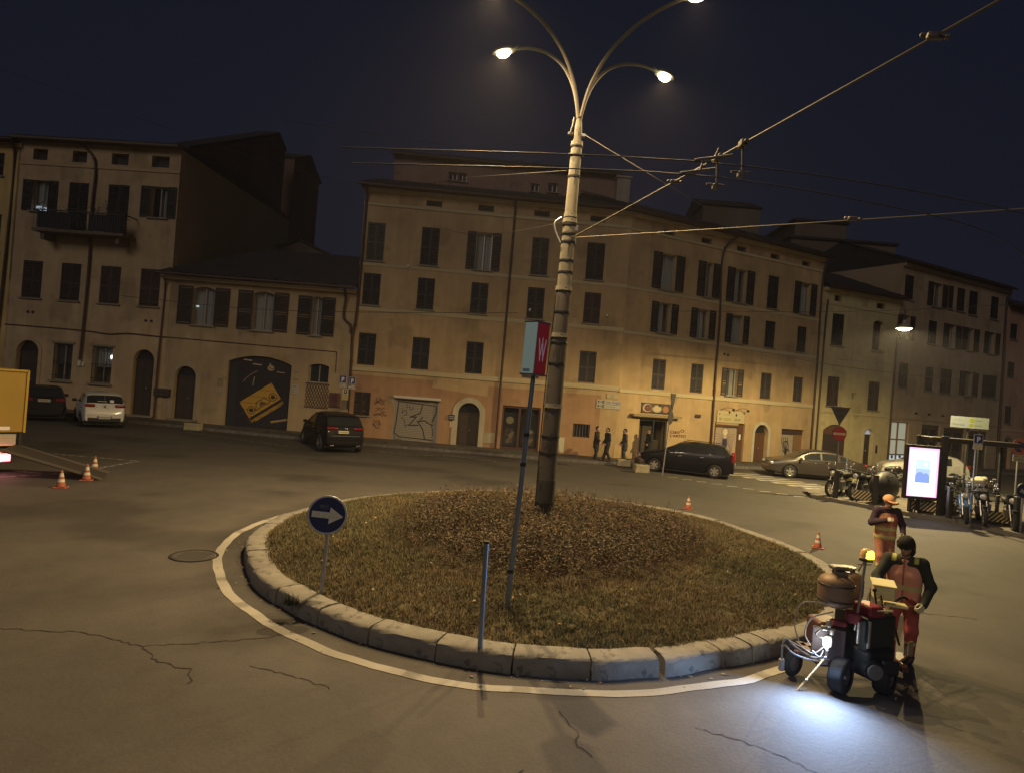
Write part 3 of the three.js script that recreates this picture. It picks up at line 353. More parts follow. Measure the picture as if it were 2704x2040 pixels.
  b.band('string_course', 0, 14.62, 3.46, 3.66, 0.07); b.band('string_course', 0, 14.6, 6.44, 6.62, 0.03); b.band('string_course', 0, 14.6, 8.72, 8.88, 0.03); b.band('string_course', 0, 14.6, 11.70, 11.82, 0.05); b.band('cornice', 0, 14.66, 12.4, 12.56, 0.16);
  b.pipe([[6.95, 12.5, 0.4], [6.9, 12.4, 0.2], [6.3, 11.8], [6.32, 8], [6.35, 4], [6.4, 0.1]]); b.pipe([[14.5, 12.4, 0.3], [14.46, 11.9], [14.45, 6], [14.45, 0.1]], 0.06);
  b.roof(-0.3, 14.75, 12.56, 2.0, 9.5);
  for (const [f, u, v] of [[a, 6.4, 5.7]]) 0;
  b.mesh('pipe_vent', [rod([6.95, 6.02, 0], [6.95, 6.02, 0.05], 0.06), rod([7.2, 6.0, 0], [7.2, 6.0, 0.05], 0.06)], MAT.black);
  // set-back storey on the roof
  const atr = plane2(FA.at(0, -5), -3), t = new Facade(h, atr);
  t.open(3.22, 3.72, 14.85, 15.34, 0.02, SH.green, { curtain: 0, left: false, right: false, frame: MAT.frameWhite }); t.open(3.78, 4.28, 14.85, 15.34, 0.02, SH.green, { curtain: 0, left: false, right: false, frame: MAT.frameWhite }); t.open(8.0, 8.5, 14.67, 15.14, 0.02, SH.green, { curtain: 0, left: false, right: false, frame: MAT.frameWhite }); t.open(9.0, 9.56, 14.72, 15.26, 0.02, SH.green, { curtain: 0, left: false, right: false, frame: MAT.frameWhite });
  t.holes = t.holes.map((p) => p); { const o = t.wall(0.1, 13.2, 15.95, PL.attic, 4, 12.7); o.name = 'attic_wall'; } t.roof(-0.1, 13.4, 15.96, 0.9, 4.2, 0.25);
}
// low house with the painted garage door
{
  const h = thing('low_house', 'low two-storey house with a painted garage door, left of the ochre house', 'house', [FLow.P[0], 0, FLow.P[1]]), f = new Facade(h, FLow);
  f.open(-8.09, -6.98, 5.12, 7.02, 0.72, SH.brown, { curtain: 0.42, rise: 0.14, lit: [[-8.02, -7.9, 6.03, 6.1, [0.8, 0.9, 1], 0.8]] }); f.open(-5.12, -4.05, 5.08, 7.02, 0.72, SH.brown, { curtain: -0.5, rise: 0.14 }); f.open(-2.2, -1.68, 5.06, 6.98, 0.66, SH.navy, { curtain: 0.5, rise: 0.1 });
  f.door(-8.66, -7.62, 0.42, 3.05, 0.52, { surround: 0.28, sm: plaster(0.44, 0.35, 0.23), label: 'arched green-brown house door with pale moulding' });
  f.holes.push(outline(-6.1, -2.95, 0.1, 3.82, 0.34));
  { const d = f.group('garage_door', 'wide dark garage door with a painted yellow cassette'); const tex = canvasTex(640, 760, (g, w, hh) => {
      g.fillStyle = '#191820'; g.fillRect(0, 0, w, hh); const rr = rng(11); for (let i = 0; i < 60; i++) { g.fillStyle = `rgba(${30 + rr() * 20 | 0},${28 + rr() * 20 | 0},${38 + rr() * 22 | 0},0.5)`; g.fillRect(0, i * 13, w, 2); }
      for (let i = 0; i < 160; i++) { g.strokeStyle = ['#3d3b46', '#2c2a36', '#4a4650'][i % 3]; g.lineWidth = 1 + rr() * 3; const y = 560 + rr() * 190, x = rr() * w; g.beginPath(); g.moveTo(x, y); g.lineTo(x + (rr() - 0.4) * 90, y - rr() * 50); g.stroke(); }
      g.fillStyle = '#22242c'; g.fillRect(0, 0, 90, hh);
      g.fillStyle = '#b8a08a'; g.save(); g.rotate(0.06); g.fillRect(140, 30, 86, 12); g.fillRect(240, 62, 90, 11); g.fillRect(490, 112, 80, 8); g.restore();
      g.fillStyle = '#a8926a'; g.beginPath(); g.ellipse(420, 112, 34, 30, 0, 0, 7); g.fill(); g.fillRect(404, 64, 14, 40); g.fillStyle = '#191820'; g.beginPath(); g.arc(408, 112, 7, 0, 7); g.arc(434, 118, 8, 0, 7); g.fill();
      g.strokeStyle = '#8d7458'; g.lineWidth = 8; g.beginPath(); g.moveTo(290, 150); g.quadraticCurveTo(200, 190, 150, 270); g.stroke(); g.lineWidth = 10; g.strokeStyle = '#9a8f86'; g.beginPath(); g.moveTo(250, 300); g.lineTo(262, 210); g.stroke();
      g.save(); g.translate(355, 470); g.rotate(-0.62); g.fillStyle = '#8a6a24'; g.fillRect(-190, -118, 380, 236); g.fillStyle = '#b58e33'; g.fillRect(-184, -126, 372, 190); g.fillStyle = '#1c1712'; g.fillRect(-184, 64, 372, 26); g.fillStyle = '#a07c2c'; g.fillRect(-150, 92, 310, 34); g.strokeStyle = '#2a2119'; g.lineWidth = 7; for (const x of [-128, 128]) { g.beginPath(); g.arc(x, 6, 38, 0, 7); g.stroke(); g.fillStyle = '#3a2c1c'; g.beginPath(); g.arc(x, 6, 22, 0, 7); g.fill(); } g.beginPath(); g.moveTo(-88, 30); g.lineTo(-44, -34); g.lineTo(50, -34); g.lineTo(84, 30); g.closePath(); g.stroke(); g.fillStyle = '#5a4a34'; g.beginPath(); g.moveTo(-40, 20); g.lineTo(0, -24); g.lineTo(46, 20); g.fill(); g.restore();
      g.save(); g.translate(540, 640); g.rotate(-0.22); g.fillStyle = '#b79a70'; g.fillRect(-80, -14, 170, 16); g.fillStyle = '#8a6f54'; for (let i = 0; i < 5; i++) g.fillRect(-80 + i * 32, -2, 22, 12); g.restore(); });
    tex.wrapS = tex.wrapT = THREE.RepeatWrapping; tex.repeat.set(1 / 3.15, 1 / 3.72); tex.offset.set(6.1 / 3.15, -0.1 / 3.72); M('door_leaf', ext(outline(-6.1, -2.95, 0.1, 3.82, 0.34), 0.05, -0.22), mat([1, 1, 1], 0.75, 0, { map: tex }), d); M('door_seam', [...Array(9)].map((_, i) => bx(3.1, 0.012, 0.012, -4.53, 0.5 + i * 0.33, -0.166)), MAT.black, d); }
  f.holes.push(outline(-2.1, -1.1, 2.72, 3.67, 0.12));
  { const w = f.group('window', 'small arched window above the lattice'); M('frame', [bx(0.05, 0.9, 0.06, -2.07, 3.15, -0.2), bx(0.05, 0.9, 0.06, -1.13, 3.15, -0.2), bx(0.9, 0.05, 0.06, -1.6, 2.75, -0.2), bx(0.04, 0.85, 0.05, -1.6, 3.17, -0.2)], MAT.frame, w); M('pane', bx(0.9, 0.92, 0.008, -1.6, 3.18, -0.22), MAT.glass, w); }
  { const g = []; for (let i = -3; i < 9; i++) for (const s of [-1, 1]) { const x0 = -2.16 + i * 0.14, clip = (x, y) => [x, y]; let a = [s > 0 ? x0 : x0 + 0.56, 1.53], b2 = [s > 0 ? x0 + 0.56 : x0, 2.68]; const cut = (p, q) => { let t0 = 0, t1 = 1; const dx = q[0] - p[0]; for (const [lo, sg] of [[-2.16, 1], [-1.02, -1]]) { const t = (lo - p[0]) / dx; if (sg * dx > 0) t0 = Math.max(t0, t); else t1 = Math.min(t1, t); } return t1 - t0 > 0.02 ? [[lerp(p[0], q[0], t0), lerp(p[1], q[1], t0)], [lerp(p[0], q[0], t1), lerp(p[1], q[1], t1)]] : null; }; const c = cut(a, b2); if (c) g.push(rod([...c[0], 0.03 + s * 0.008], [...c[1], 0.03 + s * 0.008], 0.014, 0.014, 6)); } f.mesh('lattice', [...g, bx(1.16, 0.03, 0.03, -1.59, 2.7, 0.03), bx(1.16, 0.03, 0.03, -1.59, 1.52, 0.03)], mat([0.055, 0.035, 0.025], 0.8)); }
  f.mesh('meter_box', rb(0.53, 0.7, 0.1, 0.02, -0.7, 1.97, 0.05), mat([0.13, 0.05, 0.04], 0.7));
  f.wall(-9.6, 0, 7.42, PL.low, 9); f.mesh('cable', [tube([[-9.4, 4.4, 0.02], [-6, 4.37, 0.03], [-2, 4.34, 0.02], [-0.8, 4.33, 0.02]], 0.022), rod([-0.78, 4.33, 0.02], [-0.76, 3.3, 0.02], 0.02)], MAT.pipe); f.mesh('cornice', bx(9.6, 0.16, 0.3, -4.8, 7.34, 0.14), PL.low);
  f.roof(-9.7, -0.05, 7.44, 2.4, 10, 0.5, 3.0, 0.01); f.pipe([[-0.5, 7.4, 0.5], [-0.5, 7.1, 0.2], [-0.52, 6.0], [-0.2, 5.7], [-0.14, 5.3]], 0.06); f.pipe([[-9.42, 7.3, 0.3], [-9.46, 7, 0.1], [-9.5, 3.4], [-9.5, 0.4]], 0.045);
}
// left house with the balcony
{
  const h = thing('town_house', 'rose plastered town house with a balcony at the left, four rows of openings', 'house', [FL.P[0], 0, FL.P[1]]), f = new Facade(h, FL);
  for (const [u0, u1] of [[-7.25, -6.5], [-5.2, -4.45], [-3.17, -2.3], [-1.1, -0.2]]) f.vent(u0, u1, 12.76, 13.32);
  f.open(-7.14, -6.28, 10.2, 11.74, 0.48, SH.navy, { curtain: 0.5, lit: [[-7.08, -6.74, 10.26, 10.5, [0.7, 0.8, 1], 0.5], [-6.68, -6.34, 10.26, 10.46, [0.7, 0.8, 1], 0.7]] }); f.closed(-5.24, -4.22, 9.2, 11.74, SH.navy, false); f.closed(-3.2, -2.12, 9.2, 11.76, SH.navy, false); f.open(-1.04, -0.14, 10.26, 11.8, 0.46, SH.green, { curtain: -0.2 });
  [[-7.3, -6.28], [-5.3, -4.28], [-3.26, -2.22], [-1.2, -0.18]].forEach(([u0, u1], i) => f.closed(u0, u1, 5.84, 7.7, i < 2 ? SH.brown : SH.rust));
  f.door(-7.26, -6.12, 0.42, 3.72, 0.57, { surround: 0.16, sm: PL.rose, label: 'arched dark doorway behind the truck' }); f.door(-1.2, -0.14, 0.45, 3.7, 0.53, { surround: 0.2, sm: PL.rose, label: 'tall arched house door right of the white hatchback' });
  for (const [i, [u0, u1]] of [[-5.36, -4.38], [-3.35, -2.32]].entries()) { f.holes.push(outline(u0, u1, 1.85, 3.68)); const w = f.group('window', i ? 'barred ground floor window with a small light inside' : 'barred dark ground floor window'), c = (u0 + u1) / 2; M('frame', [bx(0.06, 1.83, 0.06, u0 + 0.03, 2.765, -0.2), bx(0.06, 1.83, 0.06, u1 - 0.03, 2.765, -0.2), bx(u1 - u0 - 0.12, 0.06, 0.06, c, 1.88, -0.2), bx(u1 - u0 - 0.12, 0.06, 0.06, c, 3.65, -0.2), bx(0.06, 1.7, 0.05, c, 2.765, -0.2)], MAT.frame, w); for (const s of [-1, 1]) M('pane', bx((u1 - u0) / 2 - 0.1, 1.7, 0.006, c + s * (u1 - u0) / 4, 2.765, -0.205), MAT.pane, w); M('curtain', bx(u1 - u0, 0.95, 0.01, c, 3.15, -0.32), i ? MAT.curtain : MAT.grey || mat([0.1, 0.09, 0.09], 0.9), w); M('bar', [...[...Array(7)].map((_, k) => rod([u0 + 0.08 + k * (u1 - u0 - 0.16) / 6, 1.87, 0.05], [u0 + 0.08 + k * (u1 - u0 - 0.16) / 6, 3.66, 0.05], 0.011, 0.011, 6)), ...[2.1, 2.8, 3.45].map((v) => bx(u1 - u0, 0.03, 0.012, c, v, 0.05))], MAT.darkMetal, w); if (i) M('lit_lamp', ball(0.07, u1 - 0.22, 3.2, -0.27, 0.9, 1.3, 0.5), emis([0.9, 0.95, 1], 4), w); M('sill', bx(u1 - u0 + 0.2, 0.08, 0.2, c, 1.81, 0.03), MAT.stoneTrim, w); M('lintel', bx(u1 - u0 + 0.2, 0.1, 0.08, c, 3.74, 0.03), MAT.stoneTrim, w); }
  f.mesh('balcony', [bx(4.6, 0.14, 1.0, -3.9, 9.1, 0.5), bx(0.2, 0.35, 0.8, -5.8, 8.86, 0.4), bx(0.2, 0.35, 0.8, -2.0, 8.86, 0.4)], PL.grey);
  { const b = f.group('balcony_railing'); const g = []; for (let i = 0; i <= 34; i++) g.push(rod([-6.15 + i * 0.133, 9.17, 0.97], [-6.15 + i * 0.133, 10.05, 0.97], 0.011, 0.011, 5)); M('baluster', g, MAT.darkMetal, b).userData.kind = 'stuff'; M('top_rail', [bx(4.6, 0.05, 0.05, -3.88, 10.07, 0.97), bx(0.04, 0.05, 0.95, -6.17, 10.07, 0.5), bx(0.04, 0.05, 0.95, -1.6, 10.07, 0.5)], MAT.darkMetal, b); M('screen_cloth', [bx(1.7, 0.8, 0.015, -5.15, 9.6, 0.94), bx(1.6, 0.8, 0.015, -2.6, 9.6, 0.94)], mat([0.022, 0.025, 0.034], 0.9), b); }
  { const rr = rng(77), g = []; for (let k = 0; k < 7; k++) { const u = -6 + k * 0.7, hh = 0.3 + rr() * 0.5; for (let i = 0; i < 40; i++) { const l = 0.06 + rr() * 0.06; g.push(flat([[0, 0], [l, 0.02], [l * 1.4, l * 0.5], [l * 0.5, l * 0.4]]).rotateY(rr() * 6).rotateX(rr() * 3).translate(u + (rr() - 0.5) * 0.4, 9.95 + rr() * hh, 0.75 + (rr() - 0.5) * 0.3)); } } f.mesh('balcony_plants', g, mat([0.02, 0.032, 0.014], 0.9)).userData.kind = 'stuff'; }
  f.mesh('pipe_vent', [-6.86, -6.6, -0.75, -0.46].map((u) => rod([u, 5.13, 0], [u, 5.13, 0.04], 0.065)), MAT.black);
  f.wall(-8.0, 0.38, 13.75, PL.rose, 13.5); f.band('string_course', -7.9, 0.4, 12.5, 12.62, 0.05, PL.rose);
  f.mesh('cable', [tube([[-8, 4.43, 0.02], [-3.8, 4.4, 0.03], [-2.4, 4.33, 0.05], [-1.8, 4.42, 0.05], [0.36, 4.38, 0.02]], 0.03)], MAT.pipe);
  f.pipe([[-4.72, 13.7, 0.35], [-4.66, 13.6, 0.12], [-4.0, 12.95], [-3.92, 10.5], [-3.84, 8], [-3.86, 5], [-3.9, 2.95]], 0.06); f.mesh('pipe_shoe', [rb(0.16, 0.26, 0.1, 0.02, -3.95, 2.76, 0.06), rb(0.12, 0.2, 0.08, 0.02, -3.76, 2.74, 0.05)], MAT.frameWhite);
  f.mesh('roof', [ext([[0.5, 13.72], [0.5, 13.82], [-6.7, 14.6], [-13.6, 13.8], [-13.6, 13.7]], 8.5).rotateY(-Math.PI / 2).translate(0.42, 0, 0)], MAT.tile);
  f.mesh('eave', bx(8.6, 0.1, 0.5, -3.85, 13.72, 0.26), PL.grey);
}
// windowless gable that climbs to a ridge behind the town house
{
  const h = thing('gable_house', 'dark brown windowless gable wall climbing behind the rose town house', 'house', [-17.25, 0, -32.9]);
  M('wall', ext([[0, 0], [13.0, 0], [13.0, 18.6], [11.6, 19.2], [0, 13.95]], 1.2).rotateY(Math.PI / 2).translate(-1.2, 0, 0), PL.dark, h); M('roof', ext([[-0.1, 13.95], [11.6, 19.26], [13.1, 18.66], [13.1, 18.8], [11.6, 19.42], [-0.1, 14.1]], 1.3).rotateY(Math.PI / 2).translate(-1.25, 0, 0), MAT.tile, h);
}
// rear wing seen past the gable, brown and windowless
{
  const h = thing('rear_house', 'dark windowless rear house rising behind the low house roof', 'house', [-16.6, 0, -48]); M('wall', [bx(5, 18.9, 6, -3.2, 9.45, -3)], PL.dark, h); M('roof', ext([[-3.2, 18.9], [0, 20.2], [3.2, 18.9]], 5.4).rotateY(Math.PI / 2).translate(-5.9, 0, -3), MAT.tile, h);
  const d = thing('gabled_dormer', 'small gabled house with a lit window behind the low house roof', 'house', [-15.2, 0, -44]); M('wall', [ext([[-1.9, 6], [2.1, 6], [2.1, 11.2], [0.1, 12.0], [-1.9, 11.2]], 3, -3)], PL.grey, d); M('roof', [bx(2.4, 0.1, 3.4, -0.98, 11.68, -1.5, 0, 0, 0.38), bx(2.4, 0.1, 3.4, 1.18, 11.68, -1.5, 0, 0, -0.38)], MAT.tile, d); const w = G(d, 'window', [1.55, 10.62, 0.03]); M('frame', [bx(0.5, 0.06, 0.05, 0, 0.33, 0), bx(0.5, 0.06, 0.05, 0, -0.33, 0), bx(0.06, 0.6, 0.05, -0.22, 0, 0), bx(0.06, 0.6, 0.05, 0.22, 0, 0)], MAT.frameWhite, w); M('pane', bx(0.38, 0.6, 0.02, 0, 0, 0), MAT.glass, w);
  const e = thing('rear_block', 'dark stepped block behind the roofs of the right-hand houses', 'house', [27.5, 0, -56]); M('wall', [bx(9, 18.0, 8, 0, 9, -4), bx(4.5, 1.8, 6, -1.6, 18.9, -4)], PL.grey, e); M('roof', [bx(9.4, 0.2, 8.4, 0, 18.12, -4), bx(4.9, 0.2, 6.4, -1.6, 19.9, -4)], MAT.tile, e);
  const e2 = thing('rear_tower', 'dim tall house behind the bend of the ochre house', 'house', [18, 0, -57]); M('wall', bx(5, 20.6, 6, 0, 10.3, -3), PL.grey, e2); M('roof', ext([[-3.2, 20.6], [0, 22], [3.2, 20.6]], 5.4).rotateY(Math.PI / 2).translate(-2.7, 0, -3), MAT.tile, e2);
}
// yellow house at the left edge
{
  const P = FL.at(-8.02), fr = plane2(P, 3), h = thing('corner_house', 'bright yellow house front at the left edge, with a dark downpipe', 'house', [P[0], 0, P[1]]), f = new Facade(h, fr);
  f.closed(-1.75, -0.72, 11.83, 12.99, SH.navy); f.closed(-1.75, -0.62, 8.0, 9.9, SH.navy); f.closed(-1.75, -0.62, 4.75, 6.46, SH.grey);
  f.wall(-7, 0.12, 13.55, PL.bright, 12); f.pipe([[-0.1, 13.5, 0.35], [-0.14, 13.2, 0.12], [-0.2, 7], [-0.3, 3], [-0.32, 0.5]], 0.06); f.band('cornice', -7, 0.2, 13.3, 13.5, 0.12, PL.bright); f.roof(-7, 0.1, 13.5, 2, 12);
}
// small yellow house after the long ochre one
{
  const h = thing('small_house', 'small yellow two-storey house between the ochre house and the lamp-lit block', 'house', [FC.P[0], 0, FC.P[1]]), f = new Facade(h, FC);
  f.closed(0.95, 1.93, 7.42, 9.36, SH.navy); f.door(4.44, 5.34, 7.42, 9.34, 0.2, { surround: 0, m: SH.rust, label: 'arched shuttered opening' }); f.closed(0.94, 1.93, 3.68, 5.5, SH.rust); f.closed(4.44, 5.44, 3.64, 5.46, SH.rust);
  f.vent(0.98, 1.6, 10.12, 10.5); f.vent(4.6, 5.4, 10.1, 10.46); f.vent(3.03, 3.35, 4.2, 4.62);
  f.holes.push(outline(0.87, 2.9, 0.05, 2.58, 0.4)); { const d = f.group('shopfront', 'dark shopfront under a brown arch behind the no-entry sign'); M('frame', [bx(1.28, 1.5, 0.06, 1.5, 1.2, -0.16), bx(0.7, 2.0, 0.05, 2.53, 1.1, -0.18)], mat([0.045, 0.03, 0.03], 0.7), d); M('arch_panel', ext(outline(0.89, 2.88, 1.96, 2.56, 0.38), 0.04, -0.2), mat([0.11, 0.05, 0.03], 0.8), d); M('base_panel', bx(2.0, 0.5, 0.05, 1.88, 0.25, -0.19), mat([0.08, 0.05, 0.035], 0.8), d); }
  f.door(4.34, 5.14, 0.05, 2.46, 0.39, { surround: 0.12, sm: PL.band, fan: emis([0.35, 0.5, 0.75], 0.35), label: 'dark arched door with a blue-lit fanlight' });
  f.mesh('door_bells', rb(0.16, 0.5, 0.05, 0.02, 5.5, 1.2, 0.025), MAT.darkMetal);
  f.wall(0, 6.7, 10.85, PL.yellow, 9); f.band('string_course', 0, 6.7, 3.26, 3.36, 0.05, PL.yellow); f.band('string_course', 0, 6.7, 9.86, 9.98, 0.05, PL.yellow); f.band('cornice', 0, 6.7, 10.66, 10.84, 0.2, PL.yellow); f.roof(0.05, 6.7, 10.85, 2.0, 9); f.pipe([[0.35, 10.1, 0.1], [0.3, 9], [0.28, 5], [0.26, 0.1]], 0.05); f.pipe([[6.55, 9.6, 0.1], [6.5, 5], [6.5, 0.1]], 0.06);
}
// block with the hanging lamp in front
{
  const h = thing('corner_block', 'sand coloured four-storey block with lit shopfront behind the bus shelter', 'house', [FD.P[0], 0, FD.P[1]]), f = new Facade(h, FD);
  f.closed(0.35, 1.33, 11.02, 12.6, SH.navy); f.open(3.5, 4.6, 10.95, 12.55, 0.6, SH.brown, { curtain: 0.2 }); f.closed(5.35, 6.0, 11.0, 12.6, SH.brown); f.closed(6.4, 7.4, 11.0, 12.62, SH.brown); f.closed(7.9, 9.05, 10.95, 12.62, SH.navy); f.closed(10.76, 11.85, 10.98, 12.62, SH.navy);
  f.open(0.35, 1.2, 8.42, 9.98, 0.5, SH.brown, { curtain: 0.2 }); f.closed(3.3, 4.3, 8.4, 9.97, SH.navy); f.open(5.7, 6.55, 8.35, 9.98, 0.65, SH.brown, { curtain: -0.3 }); f.open(8.0, 8.85, 8.4, 10.0, 0.66, SH.brown, { curtain: 0.2 }); f.open(10.8, 11.7, 8.44, 10.0, 0.6, SH.brown, { curtain: 0.3 });
  f.closed(0.38, 1.42, 5.28, 6.88, SH.navy); f.closed(3.33, 4.28, 5.27, 6.88, SH.brown); f.closed(5.12, 6.5, 5.22, 6.88, SH.navy); f.open(8.1, 9.1, 5.24, 6.92, 0.66, SH.navy, { curtain: 0.2 }); f.closed(10.4, 12.4, 5.28, 6.9, SH.navy);
  f.holes.push(outline(0.05, 1.95, 0.05, 3.02));
  { const d = f.group('lit_shop_window', 'pale lit shop window of four tall panes'); M('frame', [bx(0.1, 2.95, 0.1, 0.12, 1.53, -0.15), bx(0.1, 2.95, 0.1, 1.9, 1.53, -0.15), bx(0.12, 2.95, 0.1, 0.92, 1.53, -0.15), bx(1.68, 0.06, 0.09, 1.0, 1.9, -0.15), bx(1.68, 0.06, 0.09, 1.0, 0.9, -0.15), bx(1.68, 0.25, 0.09, 1.0, 0.2, -0.15)], mat([0.2, 0.14, 0.08], 0.7), d); const lit = emis([0.62, 0.66, 0.50], 0.30), lit2 = emis([0.72, 0.85, 0.95], 0.52); for (const [u, w] of [[0.52, 0.7], [1.41, 0.86]]) { M('lit_pane', bx(w, 1.05, 0.01, u, 2.46, -0.16), lit, d); M('lit_pane', bx(w, 0.9, 0.01, u, 1.4, -0.16), lit, d); M('lit_pane', bx(w, 0.52, 0.01, u, 0.6, -0.16), lit2, d); } M('plant', [ball(0.13, 0.55, 0.75, -0.14, 1, 0.9, 0.2), ball(0.12, 1.4, 0.78, -0.14, 1.2, 0.8, 0.2)], mat([0.05, 0.08, 0.03], 0.9), d); }
  f.holes.push(outline(3.4, 5.5, 0.05, 3.0)); f.holes.push(outline(6.0, 8.6, 0.05, 2.9)); f.holes.push(outline(9.2, 11.6, 0.05, 2.8));
  for (const [u0, u1, v] of [[3.4, 5.5, 3.0], [6.0, 8.6, 2.9], [9.2, 11.6, 2.8]]) { const d = f.group('shop_window'), c = (u0 + u1) / 2; M('frame', [bx(0.1, v - 0.05, 0.1, u0 + 0.05, v / 2 + 0.02, -0.15), bx(0.1, v - 0.05, 0.1, u1 - 0.05, v / 2 + 0.02, -0.15), bx(0.1, v - 0.05, 0.1, c, v / 2 + 0.02, -0.15), bx(u1 - u0, 0.3, 0.08, c, v - 0.17, -0.12), bx(u1 - u0, 0.3, 0.08, c, 0.2, -0.12)], mat([0.07, 0.045, 0.03], 0.7), d); for (const s of [-1, 1]) M('pane', bx((u1 - u0) / 2 - 0.16, v - 0.7, 0.01, c + s * (u1 - u0) / 4, v / 2, -0.15), MAT.glass, d); }
  f.wall(0, 13.0, 13.4, PL.sand, 9); f.band('string_course', 0, 13, 3.26, 3.38, 0.06, PL.sand); f.band('cornice', 0, 13.05, 13.1, 13.3, 0.22, PL.sand); f.roof(-0.2, 13.1, 13.32, 2.0, 9); f.pipe([[12.85, 13.2, 0.3], [12.8, 12.7], [12.9, 7], [13.0, 0.2]], 0.1); f.mesh('pipe_vent', [2.6, 4.1, 5.7].map((u) => bx(0.3, 0.14, 0.04, u, 3.7, 0.02)), MAT.black);
}
{
  const h = thing('end_house', 'reddish house at the right edge of the row', 'house', [FE.P[0], 0, FE.P[1]]), f = new Facade(h, FE);
  for (const v of [9.82, 6.96]) { f.closed(0.7, 1.7, v, v + 1.15, SH.navy); f.closed(3.6, 4.6, v, v + 1.15, SH.navy); } f.closed(0.8, 1.75, 3.55, 4.85, SH.navy); f.closed(3.6, 4.6, 3.55, 4.85, SH.navy); f.door(0.9, 2.0, 0.05, 2.5, 0.3, { m: MAT.wood }); f.wall(0.02, 18, 12.2, PL.red, 9); f.band('string_course', 0.02, 18, 3.0, 3.14, 0.05); f.roof(0.05, 18, 12.2, 2, 9);
}
// ------------------------------------------------------------------ the lamp mast on the island
const bulbMat = emis([1.0, 0.86, 0.42], 26);
function streetHead(parent, root, tip, dir, k = 1) {
  // dir: unit plan direction of the arm; returns the head group (a part): housing, lens and its light
  const h = G(parent, 'lamp_head', [tip[0] - root[0], tip[1] - root[1], tip[2] - root[2]]); h.rotation.y = -Math.atan2(dir[1], dir[0]);
  M('housing', lathe([[0.0, 0.11], [0.08, 0.105], [0.15, 0.08], [0.19, 0.03], [0.2, 0], [0.17, -0.005], [0.0, 0.0]], 24).scale(1.7, 1, 0.85).translate(0.22, 0.04, 0), mat([0.14, 0.135, 0.12], 0.5, 0.3), h);
  M('lamp_lens', new THREE.SphereGeometry(0.15, 24, 12, 0, Math.PI * 2, Math.PI / 2, Math.PI / 2).scale(1.28, 0.85, 0.8).translate(0.22, 0.035, 0), bulbMat, h);
  M('spigot', rod([-0.2, 0.05, 0], [0.0, 0.05, 0], 0.045), MAT.galv, h);
  const p = [tip[0] + dir[0] * 0.22, tip[1] - 0.03, tip[2] + dir[1] * 0.22];
  const s = new THREE.SpotLight(); s.color.setRGB(...WARM); s.intensity = LAMP_I * k; s.distance = 0; s.decay = 2; s.angle = 85 * D2R; s.penumbra = 0.95; s.position.set(...p); s.castShadow = true; s.shadow.radius = 4; s.target.position.set(p[0] + dir[0] * 1.2, 0, p[2] + dir[1] * 1.2); scene.add(s); scene.add(s.target);
  return h;
}
const MAST = [0.88, 0.36, -13.9];
